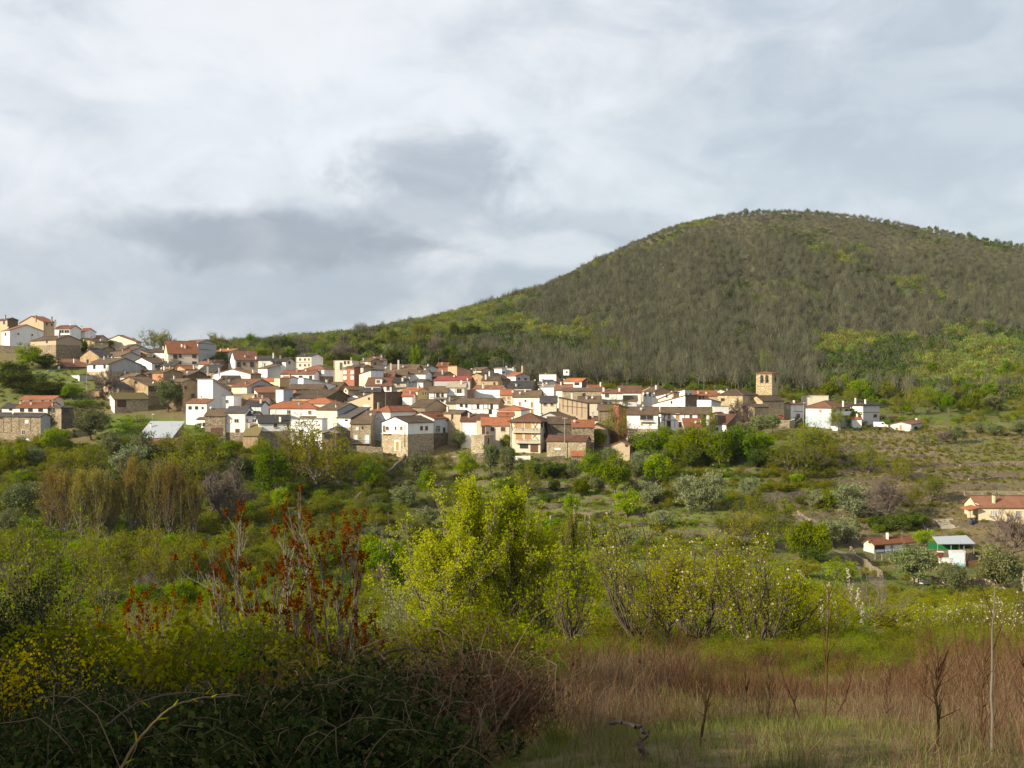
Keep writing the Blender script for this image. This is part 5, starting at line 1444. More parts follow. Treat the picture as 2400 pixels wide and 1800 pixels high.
def plant(kind, x, y, z, w, h, label, cat='tree', name=None, group=None, rot=None, seed=0, sink=0.1):
    pr = PROTO[kind]
    tm, cm = pr[(seed * 7 + int(x * 13 + y * 5)) % len(pr)]
    nm = name or 'tree'
    t = thing(nm, label, cat, (x, y, z - sink), group)
    t.rotation_euler = (0, 0, (x * 1.7 + y * 0.9) % 6.283 if rot is None else rot)
    t.scale = (w, w, h)
    obj('trunk', tm, t)
    obj('crown', cm, t)
    return t


KIND = {      # what a tree of each kind looks like, in words
    'olive': ('olive_tree', 'grey-green olive tree', 'tree'), 'silver': ('olive_tree', 'silvery olive tree', 'tree'),
    'green': ('leafy_tree', 'fresh green leafy tree', 'tree'), 'bright': ('leafy_tree', 'yellow-green spring tree', 'tree'),
    'dark': ('evergreen_tree', 'dark evergreen tree', 'tree'), 'bare': ('bare_tree', 'leafless mauve tree', 'tree'),
    'budding': ('budding_tree', 'olive-brown budding tree', 'tree'), 'ochre': ('poplar_tree', 'tall ochre-budded poplar', 'tree'),
    'shrub': ('bush', 'round green bush', 'bush'), 'darkshrub': ('bush', 'low dark green bush', 'bush'),
    'budshrub': ('bush', 'brownish twiggy bush', 'bush'), 'oliveshrub': ('bush', 'grey-green bush', 'bush'),
    'brightshrub': ('bush', 'light green bush', 'bush'), 'pine': ('pine_tree', 'small dark pine', 'tree'),
    'poplar_row': ('poplar_tree', 'slim pale green poplar', 'tree')}


def tree(kind, px, py, w, h, dmin=150, dmax=560, D=None):
    """a tree whose foot is seen at (px, py), w by h photo pixels"""
    if D is None:
        x, y, z = on_ground(px, py, dmin, dmax)
    else:
        x, y = (px - 1200) / F * D, D
        z = gz(x, y)
    nm, words, cat = KIND[kind]
    t = plant(kind, x, y, z, w / F * y, h / F * y * 1.03, words, cat, nm, sink=1.6 if kind == 'pine' else 0.1)
    TREES.append([t, kind, px, 900 - z / y * F, w, h])
    return t

# thin spring haze: one closed box of even air round everything
def build_haze():
    mb = MB()
    mb.box((0, 0, 74), (5600, 5600, 300))
    m = bpy.data.materials.new('haze')
    m.use_nodes = True
    nt = NT(m.node_tree)
    v = nt.n('ShaderNodeVolumePrincipled', {'Color': (0.80, 0.86, 0.95), 'Density': 0.00003, 'Anisotropy': 0.2})
    o = nt.n('ShaderNodeOutputMaterial', {1: v.outputs[0]})
    h = mb.build('haze', m)
    h['kind'] = 'stuff'
    h['label'] = 'thin pale haze lying over the whole valley'


build_haze()
# ------------------------------------------------------------------ trees of the slope below and around the village
SPOTS = '''
olive 105 1028 52 58|olive 213 1032 85 72|bright 125 1062 66 58|olive 262 1078 64 62|dark 318 1080 62 60|olive 335 1092 60 70|silver 304 1128 78 78
bright 65 866 60 50|dark 106 864 50 30|dark 38 922 92 46|dark 108 930 80 36|green 168 936 44 30|dark 28 892 62 40|shrub 190 957 80 22|bare 250 940 50 62
olive 394 966 68 76|budding 362 832 56 44|dark 197 834 18 36|bare 395 832 30 40|budding 300 822 40 22|green 262 820 42 22|dark 285 822 36 20
dark 512 864 46 34|dark 520 838 30 30
ochre 119 1262 50 120|ochre 155 1268 52 142|ochre 192 1272 54 150|ochre 231 1275 54 146|ochre 262 1268 46 132|ochre 311 1270 54 146|ochre 338 1272 46 142|ochre 366 1275 48 150|ochre 396 1275 46 140|ochre 426 1272 46 118|ochre 452 1270 40 100
bare 530 1246 112 132|budding 447 1132 96 84|green 636 1172 68 104|bright 618 1077 46 44|budding 745 1152 122 118|budding 698 1134 92 92|olive 541 1118 44 44|green 668 1130 50 60|bright 655 1205 40 60
bright 300 1345 60 60|green 390 1330 70 66|bright 180 1330 70 60|dark 450 1350 50 40|green 255 1320 60 50|bright 430 1440 70 80|green 340 1460 80 80|olive 260 1440 70 60|bright 580 1400 60 66|dark 600 1330 50 40|green 520 1310 60 50|olive 50 1212 92 78|bright 52 1147 52 44|olive 83 1092 52 42|shrub 95 1282 100 46|olive 20 1260 60 60|dark 120 1160 60 44|budding 160 1130 80 60|green 30 1100 60 50|budding 225 1115 70 50|olive 240 1150 60 46|bare 370 1150 50 60|bare 330 1150 40 50
budding 40 1330 90 70|budding 250 1372 92 90|budding 330 1372 90 100|budding 374 1402 70 110|budding 422 1392 80 110|budding 480 1382 80 90|budding 300 1412 90 80|bare 345 1432 70 70|budding 205 1352 70 80|budding 540 1352 80 70|bright 500 1442 60 80|green 150 1372 70 60|budding 90 1360 80 70|bare 20 1395 60 60
shrub 505 1046 60 30|shrub 450 1062 60 40|green 535 1072 50 36|dark 520 1090 60 30|budding 410 1085 70 50|dark 590 1115 60 34|shrub 600 1092 50 26|bright 470 1045 40 24|darkshrub 470 1012 40 20|shrub 300 1008 60 20|shrub 345 1012 60 22|shrub 390 1012 60 22|brightshrub 320 990 70 18
bright 866 1152 56 64|olive 985 1132 72 68|bright 998 1167 32 62|bright 1090 1130 48 66|olive 1150 1112 48 66|olive 1190 1114 44 64|olive 950 1192 62 52|olive 875 1192 34 30|olive 1040 1192 47 44|budding 1076 1207 47 52|olive 1000 1237 62 48|budding 945 1247 56 47|dark 982 1282 56 44|olive 1028 1270 42 30|budding 850 1222 60 46|olive 880 1265 50 30|budding 1040 1100 40 30|budding 1020 1145 50 40|green 1075 1165 40 30
budding 1238 1176 54 68|green 1190 1168 56 44|dark 1240 1122 60 38|dark 1285 1122 60 38|dark 1320 1120 40 30|olive 1348 1128 42 50|bright 1385 1132 52 64|green 1440 1162 66 84|olive 1490 1132 46 50|bright 1540 1142 74 74|green 1522 1078 72 58|silver 1525 1187 56 52|bright 1468 1217 66 62|bright 1337 1217 44 58|silver 1550 1240 56 40|dark 1300 1152 30 24|dark 1282 1180 34 22|olive 1395 1150 30 30|green 1360 1160 40 34
silver 1618 1202 66 80|silver 1664 1200 64 88|silver 1757 1172 50 50|olive 1590 1170 46 44|green 1640 1092 72 82|green 1690 1097 62 80|green 1735 1088 72 78|bright 1788 1072 56 56|dark 1620 1102 44 50|dark 1772 1100 44 40|green 1585 1082 50 50|budding 1660 1045 50 60|bare 1738 1003 60 58|olive 1780 1020 56 46|olive 1810 1012 44 40
budding 1890 1087 86 72|budding 1855 1118 82 62|budding 1930 1100 60 50|silver 2005 1217 86 76|bare 2075 1222 72 90|dark 2060 1247 56 36|dark 2105 1247 56 40|dark 2150 1238 44 34|silver 1940 1287 62 64|silver 1985 1277 66 58|green 1875 1312 66 78|green 1915 1312 60 74|dark 1900 1318 56 30|shrub 1955 1362 66 44|shrub 1990 1360 56 44|budshrub 1830 1352 60 28|budshrub 1880 1354 60 30|budding 1770 1232 62 62|budding 1830 1237 56 52|budding 1745 1282 66 60|budding 1800 1284 66 56|budding 1700 1262 56 46|silver 1905 1192 40 40|green 1952 1192 46 40|bright 1870 1140 40 30
olive 2140 1372 108 90|olive 2238 1387 70 62|olive 2340 1392 108 104|bare 2372 1302 92 80|bright 2165 1287 52 42|olive 2242 1038 48 38|bare 2215 1040 40 24|olive 2330 1022 50 30|olive 2392 1022 50 34|budding 2180 1180 60 50|budding 2130 1195 50 40|budding 2035 1110 60 50|budding 2110 1130 50 44|olive 2160 1042 30 22|olive 2290 1016 44 26|green 1985 1000 56 40|budding 1960 1010 40 40|shrub 2060 1250 40 24|darkshrub 2300 1395 60 26|darkshrub 2200 1392 60 24|olive 2398 1372 50 60
silver 1470 1282 50 40|olive 1420 1262 50 36|green 1380 1272 44 40|dark 1230 1240 50 30|green 1290 1260 56 40|budding 1330 1290 60 50|green 860 1330 80 70|green 900 1372 90 90|olive 880 1300 70 36|green 760 1352 80 70|budding 700 1322 80 60|olive 830 1292 50 36|budding 760 1282 70 50|shrub 690 1245 50 26|budding 620 1292 60 40|bare 895 1402 40 70|budding 560 1292 70 50|budding 640 1352 70 50|green 700 1402 70 60
green 1520 1025 40 40|budding 1450 1040 60 70|green 1400 1050 40 36|dark 1475 1068 50 40|dark 1300 1062 40 30|green 1190 1058 30 36|olive 1075 1052 32 40|green 1470 1006 30 20|dark 1560 1100 40 40|olive 1430 1095 44 44|silver 1500 1100 46 40|green 1560 1050 50 44|green 1610 1060 50 50|silver 1665 1088 40 40
'''
for s_ in SPOTS.replace('\n', '|').split('|'):
    if s_.strip():
        k_, a_, b_, c_, d_ = s_.split()
        m_ = {'green': 1.28, 'bright': 1.22, 'dark': 1.2, 'olive': 1.15, 'silver': 1.18, 'budding': 1.25, 'ochre': 1.0}.get(k_, 1.1)
        hv = 1.0 + 0.16 * math.sin(float(a_) * 1.7) if k_ == 'ochre' else 1.0
        wv = 1.3 if k_ == 'ochre' else 1.0
        tree(k_, float(a_), float(b_), float(c_) * m_ * wv, float(d_) * (1 + (m_ - 1) * 0.75) * hv)

# trees on the ridge behind the village
rr = random.Random(5)
for i in range(46):
    px = 505 + i * 13.4 + rr.uniform(-5, 5)
    kd = rr.choice(['dark', 'green', 'green', 'bright', 'dark', 'budding', 'bare', 'olive'])
    D_ = 545 + rr.uniform(-30, 60) + 0.10 * (px - 500)
    w_ = rr.uniform(24, 46)
    tree(kd, px, 0, w_, rr.uniform(24, 42), D=D_)
for px, kd, w_, h_, D_ in ((640, 'dark', 52, 46, 560), (672, 'dark', 48, 44, 565), (612, 'bright', 34, 30, 545), (676, 'bright', 36, 36, 548), (677, 'poplar_row', 9, 34, 600), (700, 'bare', 30, 34, 590), (806, 'bare', 26, 36, 610), (840, 'dark', 44, 34, 640), (870, 'bare', 28, 30, 650), (565, 'budding', 30, 26, 570), (545, 'bare', 22, 26, 575), (590, 'bare', 20, 28, 570)):
    tree(kd, px, 0, w_, h_, D=D_)
# tall wood right behind the roofs of the centre
for i in range(34):
    px = 905 + i * 8.6 + rr.uniform(-4, 4)
    tree(rr.choice(['dark', 'dark', 'olive', 'green']), px, 0, rr.uniform(30, 44), rr.uniform(44, 66), D=505 + rr.uniform(0, 55))
# trees at the foot of the big hill, behind the church and the last houses
for i in range(40):
    px = 1935 + i * 12.2 + rr.uniform(-6, 6)
    tree(rr.choice(['green', 'green', 'bright', 'dark', 'green', 'budding', 'olive']), px, 0, rr.uniform(34, 60), rr.uniform(30, 54), D=440 + rr.uniform(0, 130))
for px, w_, h_ in ((1786, 10, 62), (1797, 11, 66), (1806, 10, 58)):
    tree('poplar_row', px, 0, w_ * 1.5, h_, D=500 + px * 0.01)
tree('bright', 1538, 0, 24, 34, D=590)
tree('bright', 1684, 0, 22, 26, D=590)
tree('bright', 1708, 0, 24, 26, D=560)
tree('green', 1625, 0, 40, 36, D=470)
tree('green', 1560, 0, 24, 34, D=470)
tree('bright', 1680, 0, 20, 34, D=440)
# pines on the crest
for zx, h_ in ((885, 7), (908, 8), (935, 6), (984, 8), (1012, 14), (1045, 12), (1072, 13), (1105, 13), (1135, 8), (1150, 8), (1165, 7), (1260, 10), (1281, 13), (1315, 11), (1332, 10), (1350, 9), (1372, 11), (1392, 13), (1425, 8), (1515, 8), (1622, 9), (1745, 13), (1762, 8), (1812, 15), (1830, 14), (1850, 12), (1872, 13), (1890, 14), (1908, 12), (1928, 12), (1945, 13), (1968, 16), (1982, 13), (1997, 15), (2015, 11), (2035, 14), (2055, 14), (2076, 13), (2100, 14), (2122, 16), (2150, 14), (2180, 13), (2205, 15)):
    px = 1200 + zx / 1.8433
    Dd = np.arange(900, 1250, 4.0)
    X_ = (px - 1200) / F * Dd
    Dc = float(Dd[np.argmax(ground(X_, Dd) / Dd)])
    tree('pine', px + rr.uniform(-4, 4), 0, 6 + h_ * rr.uniform(0.3, 0.75), h_ * rr.uniform(0.8, 1.35) + 2, D=Dc + rr.uniform(-8, 4))


# ------------------------------------------------------------------ stuff: scattered with geometry nodes
def scatter(name, label, pts, rots, scl, idx, protos, zscale=None):
    me = bpy.data.meshes.new(name)
    me.vertices.add(len(pts))
    me.vertices.foreach_set('co', np.asarray(pts, np.float32).ravel())
    r = me.attributes.new('rot', 'FLOAT_VECTOR', 'POINT')
    r.data.foreach_set('vector', np.asarray(rots, np.float32).ravel())
    s = me.attributes.new('scl', 'FLOAT_VECTOR', 'POINT')
    s.data.foreach_set('vector', np.asarray(scl, np.float32).ravel())
    a = me.attributes.new('idx', 'INT', 'POINT')
    a.data.foreach_set('value', np.asarray(idx, np.int32))
    o = obj(name, me)
    o['kind'] = 'stuff'
    o['label'] = label
    col = bpy.data.collections.new(name + '_kinds')
    for k, m_ in enumerate(protos):
        po = bpy.data.objects.new('%s_%02d' % (name, k), m_)
        col.objects.link(po)
    ng = bpy.data.node_groups.new(name, 'GeometryNodeTree')
    ng.interface.new_socket('Geometry', in_out='INPUT', socket_type='NodeSocketGeometry')
    ng.interface.new_socket('Geometry', in_out='OUTPUT', socket_type='NodeSocketGeometry')
    N = ng.nodes
    gi, go = N.new('NodeGroupInput'), N.new('NodeGroupOutput')
    ci = N.new('GeometryNodeCollectionInfo')
    ci.inputs['Collection'].default_value = col
    ci.inputs['Separate Children'].default_value = True
    ci.inputs['Reset Children'].default_value = True
    ip = N.new('GeometryNodeInstanceOnPoints')
    ip.inputs['Pick Instance'].default_value = True

    def na(nm, t):
        n = N.new('GeometryNodeInputNamedAttribute')
        n.data_type = t
        n.inputs['Name'].default_value = nm
        return next(q for q in n.outputs if q.enabled and q.name == 'Attribute')
    ng.links.new(gi.outputs[0], ip.inputs['Points'])
    ng.links.new(ci.outputs[0], ip.inputs['Instance'])
    ng.links.new(na('idx', 'INT'), ip.inputs['Instance Index'])
    ng.links.new(na('rot', 'FLOAT_VECTOR'), ip.inputs['Rotation'])
    ng.links.new(na('scl', 'FLOAT_VECTOR'), ip.inputs['Scale'])
    ng.links.new(ip.outputs[0], go.inputs[0])
    md = o.modifiers.new('scatter', 'NODES')
    md.node_group = ng
    return o


def region(rng, n, px0, px1, d0, d1, power=1.0):
    """random ground points between two bearings, even per square metre"""
    px = rng.uniform(px0, px1, n)
    D = np.sqrt(rng.uniform(d0 ** 2, d1 ** 2, n)) if power == 1.0 else d0 + (d1 - d0) * rng.random(n) ** power
    X = (px - 1200) / F * D
    return px, D, X, ground(X, D)


def small_tree(seed, bark, leaf, n_tw, n_lf, lsize, dense=False, z0=0.25, tall=True, tw=0.012):
    """a far tree of few faces: trunk, upright twigs, leaf sprays"""
    rng = np.random.default_rng(seed)
    segs = [(0, 0, 0, rng.normal() * 0.02, rng.normal() * 0.02, 0.7, 0.016, 0.008)]
    for i in range(5):
        a = i * 2.3 + rng.random()
        h = 0.25 + 0.35 * rng.random()
        segs.append((0, 0, h, math.cos(a) * 0.3, math.sin(a) * 0.3, min(1, h + 0.3 + 0.3 * rng.random()), 0.010, 0.004))
    V, Fq = tubes_np(segs, 3)
    parts = [(V, Fq, B['hill'], None)]
    if n_tw:
        C_ = crown_points(rng, n_tw, z0, 0.5, 0.2)
        d = (C_ - np.array([0, 0, 0.35])) * 0.35 + np.stack([rng.normal(0, .08, n_tw), rng.normal(0, .08, n_tw), rng.uniform(0.12, 0.28, n_tw)], 1)
        q = np.cross(d, rng.normal(size=(n_tw, 3)))
        q /= np.linalg.norm(q, axis=1, keepdims=True)
        a, b, c = C_ - q * tw, C_ + q * tw, C_ + d
        Vt = np.stack([a, b, c, c + q * tw * 0.2], 1).reshape(-1, 3)
        parts.append((Vt, np.arange(4 * n_tw).reshape(-1, 4)[:, [0, 1, 2, 3]], bark, np.repeat(rng.random(n_tw), 4)))
    if n_lf:
        C_ = crown_points(rng, max(6, n_lf // 12), z0, 0.5, 0.35)
        lv = clumped(rng, C_, 12, 0.095, lsize, 0.7, 0.8)
        parts.append((lv[0], lv[1], leaf, lv[2]))
    return join_parts('wood_tree', parts)


def build_woods():
    rng = np.random.default_rng(77)
    bare = [small_tree(200 + k, L['hillbud'], L['hillbud'], 120, 60, 0.075, tw=0.014) for k in range(4)]
    leafy = [small_tree(210 + k, L['hillbud'], L['hillleaf'], 10, 300, 0.10, z0=0.08) for k in range(4)]
    darkp = [small_tree(220 + k, L['hillbud'], L['hilldark'], 10, 230, 0.10, z0=0.08) for k in range(3)]
    sp = 5.4
    xs = np.arange(-420, 760, sp)
    ys = np.arange(492, 1135, sp)
    X, Y = np.meshgrid(xs, ys)
    X = (X + rng.uniform(-0.48, 0.48, X.shape) * sp).ravel()
    Y = (Y + rng.uniform(-0.48, 0.48, Y.shape) * sp).ravel()
    px = 1200 + F * X / Y
    ok = (px > 480) & (px < 2480) & (Y > 545 - 55 * sstep(1000, 1250, px))
    X, Y, px = X[ok], Y[ok], px[ok]
    # nothing is planted behind the crest line
    pk = np.arange(460, 2501, 20.0)
    dk = np.arange(560, 1260, 5.0)
    G = np.array([ground((p - 1200) / F * dk, dk) / dk for p in pk])
    cd = dk[np.argmax(G, 1)]
    ok = Y < np.interp(px, pk, cd) + 3
    X, Y, px = X[ok], Y[ok], px[ok]
    Z = ground(X, Y)
    py = 900 - Z / Y * F
    # which wood grows where: leafy on the lower left flank, the crest and the lower right; bare chestnuts between
    n = vnoise(X / 55, Y / 55, 21) * 0.6 + vnoise(X / 19, Y / 19, 22) * 0.4
    px = px + (vnoise(X / 40, Y / 40, 27) - 0.5) * 130 + (vnoise(X / 14, Y / 14, 28) - 0.5) * 60
    py = py + (vnoise(X / 35, Y / 35, 29) - 0.5) * 50
    el = np.zeros(len(X))
    el = np.maximum(el, 1.05 - 1.05 * sstep(1060, 1330, px + (py - 760) * 0.8))
    el = np.maximum(el, sstep(1850, 1960, px) * sstep(765, 805, py - (px - 2100) * 0.02) * 1.05)
    el = np.maximum(el, (1 - sstep(1300, 1460, px)) * sstep(745, 775, py) * (1 - sstep(830, 860, py)) * 0.9)
    el = np.maximum(el, sstep(1660, 1760, px) * (1 - sstep(1860, 1960, px)) * sstep(515, 530, py) * (1 - sstep(575, 620, py)) * 0.72)
    el = np.maximum(el, np.exp(-((py - (600 + (px - 1930) * 0.55)) / 26) ** 2) * sstep(1900, 1960, px) * 0.62)
    el = np.maximum(el, sstep(2100, 2250, px) * (1 - sstep(560, 690, py)) * 0.55)
    el = np.maximum(el, np.exp(-((px - 1740 - (py - 720) * 0.0) / 16) ** 2) * sstep(650, 690, py) * 0.9)
    top = np.abs(py - np.interp(px, [1100, 1240, 1335, 1443, 1551, 1627], [708, 681, 632, 576, 532, 506])) < 24
    el = np.maximum(el, np.where(top & (px < 1640), 0.85, 0))
    n4 = vnoise(X / 11, Y / 11, 25)
    leaf_p = el * 1.12 - (0.60 - n) * 1.9 - (0.5 - n4) * 0.5
    u = rng.random(len(X))
    isleaf = leaf_p > 0.45 + 0.5 * (u - 0.5)
    isleaf |= u < 0.045
    n2 = vnoise(X / 30, Y / 30, 31)
    isdark = isleaf & ((n2 > 0.62) | ((np.abs(px - 1740) < 28) & (py > 650)) | ((py > 690) & (py < 760) & (px > 1160) & (px < 1290) & (n2 > 0.3)) | ((px > 900) & (px < 1200) & (py > 800)))
    sz = rng.uniform(0.75, 1.25, len(X))
    h = np.where(isleaf, 7.0, 9.0) * sz * (1 - 0.3 * (1 - sstep(1150, 1330, px)))
    w = np.where(isleaf, 7.0, 5.4) * rng.uniform(0.8, 1.25, len(X))
    crest = (Y > 985)
    h = np.where(crest, h * 0.5, h)
    w = np.where(crest, w * 0.8, w)
    rot = np.stack([rng.normal(0, 0.05, len(X)), rng.normal(0, 0.05, len(X)), rng.uniform(0, 6.28, len(X))], 1)
    scl = np.stack([w, w, h], 1)
    pts = np.stack([X, Y, Z - 0.2], 1)
    a = ~isleaf
    scatter('hill_forest', 'grey-brown leafless chestnut wood covering the big round hill', pts[a], rot[a], scl[a], rng.integers(0, 4, a.sum()), bare)
    a = isleaf & ~isdark
    scatter('green_wood', 'patches of young green wood on the flanks of the hill', pts[a], rot[a], scl[a], rng.integers(0, 4, a.sum()), leafy)
    a = isdark
    scatter('evergreen_wood', 'dark evergreen patches among the woods of the hill', pts[a], rot[a], scl[a], rng.integers(0, 3, a.sum()), darkp)


build_woods()


def build_undergrowth():
    rng = np.random.default_rng(5)
    kinds = ['shrub', 'darkshrub', 'budshrub', 'oliveshrub', 'brightshrub']
    pro = []
    for k in kinds:
        for t, c in PROTO[k][:2]:
            pro.append(c)
    P_, R_, S_, I_ = [], [], [], []

    def put(n, px0, px1, d0, d1, lo, hi, wts, thr=0.0, power=1.0, flat=0.75):
        px, D, X, Z = region(rng, n, px0, px1, d0, d1, power)
        nz = vnoise(X / 11, D / 11, 41) * 0.6 + vnoise(X / 4, D / 4, 42) * 0.4
        ok = nz > thr
        X, D, Z = X[ok], D[ok], Z[ok]
        k = len(X)
        sel = np.clip(vnoise(X / 16, D / 16, 43) * 0.75 + rng.random(k) * 0.5 - 0.12, 0, 0.999)
        cum = np.cumsum(wts) / np.sum(wts)
        ki = np.searchsorted(cum, sel)
        s = rng.uniform(lo, hi, k)
        P_.append(np.stack([X, D, Z - 0.1], 1))
        R_.append(np.stack([np.zeros(k), np.zeros(k), rng.uniform(0, 6.28, k)], 1))
        S_.append(np.stack([s * 1.15, s * 1.15, s * flat], 1))
        I_.append(ki * 2 + rng.integers(0, 2, k))
    put(3000, -150, 900, 150, 345, 1.5, 4.2, (3.0, 1.6, 2.6, 1.6, 2.4))
    put(900, -150, 300, 345, 430, 0.5, 1.5, (2, 2, 1, 1, 1))
    put(1800, 1050, 1850, 235, 332, 0.3, 0.9, (1.6, 1.5, 2.0, 1.6, 1.4))
    put(500, 300, 720, 330, 350, 0.8, 2.0, (3, 1, 2, 1, 2))
    put(2300, 850, 1750, 190, 335, 0.5, 1.9, (1.8, 1.3, 2.2, 1.3, 2.0), 0.42)
    put(700, 680, 1850, 332, 352, 0.4, 1.4, (2.2, 1.3, 2.2, 1.3, 2.0), 0.35)
    put(900, 1560, 1950, 285, 350, 1.0, 3.0, (2.5, 1.2, 3.0, 1.0, 1.2), 0.35)
    put(4200, 1750, 2500, 262, 400, 0.35, 1.1, (1.2, 0.9, 3.0, 1.8, 1.0), 0.36)
    put(500, 1750, 2500, 215, 300, 0.5, 1.6, (1.2, 0.9, 3.0, 1.8, 1.0), 0.5)
    put(1700, 1200, 2600, 60, 205, 0.7, 2.4, (1.5, 0.6, 3.2, 0.8, 1.4), 0.42)
    put(900, -150, 1250, 45, 150, 1.2, 3.0, (1.8, 1.2, 3.4, 0.9, 1.0), 0.3)
    put(800, 500, 2000, 350, 500, 0.5, 1.4, (2, 1, 1, 1, 1), 0.5)
    put(1200, 480, 1250, 500, 640, 1.5, 4.0, (3, 1.5, 1.5, 1, 2.4))
    put(500, 1850, 2500, 400, 560, 1.5, 4.0, (3, 1.2, 1.2, 1, 2))
    put(900, 1150, 1950, 470, 580, 1.5, 4.2, (2, 1.6, 3, 1, 1))
    scatter('undergrowth', 'mixed scrub and bushes filling the slopes between the trees', np.vstack(P_), np.vstack(R_), np.vstack(S_), np.concatenate(I_), pro)


build_undergrowth()


def blades(rng, n, h, w, mat, spread, lean=0.25, seg=2, headed=0.0):
    """upright thin blades or stalks round a point"""
    a = rng.uniform(0, 6.28, n)
    r = spread * np.sqrt(rng.random(n))
    b = np.stack([np.cos(a) * r, np.sin(a) * r, np.zeros(n)], 1)
    d = np.stack([rng.normal(0, lean, n), rng.normal(0, lean, n), np.ones(n)], 1)
    hh = h * rng.uniform(0.45, 1.1, n)
    d = d / np.linalg.norm(d, axis=1, keepdims=True) * hh[:, None]
    q = np.stack([np.cos(a * 3.1), np.sin(a * 3.1), np.zeros(n)], 1) * w
    bend = np.stack([rng.normal(0, lean * 0.5, n), rng.normal(0, lean * 0.5, n), -0.05 * np.ones(n)], 1) * hh[:, None]
    m = b + d * 0.55
    t = b + d + bend
    V = np.stack([b - q, b + q, m + q * 0.8, m - q * 0.8, t + q * 0.25, t - q * 0.25], 1).reshape(-1, 3)
    o = (np.arange(n) * 6)[:, None]
    Fq = np.concatenate([o + np.array([[0, 1, 2, 3]]), o + np.array([[3, 2, 4, 5]])])
    tint = np.repeat(rng.random(n), 6)
    return V, Fq, mat, tint


def near_scrub():
    out = []
    for k, (leaf, per) in enumerate(((L['bud'], 4), (L['green'], 7), (L['redstalk'], 4), (L['green'], 4))):
        r = np.random.default_rng(430 + k)
        s, t, tips, td = skeleton(r, 'round', 9, 5, 6, z0=0.03, trunk_r=0.012, lr=0.008, sr=0.004, tr=0.002, sub_len=0.3, twig_len=0.16)
        V, Fq = tubes_np(np.vstack([s, t]), 3)
        lv = clumped(r, tips, per, 0.045, 0.030, 0.6, 1.0)
        out.append(join_parts('scrub', [(V, Fq, L['redstalk'] if k != 1 else B['brown'], np.full(len(V), 0.3)), (lv[0], lv[1], leaf, lv[2])]))
    return out


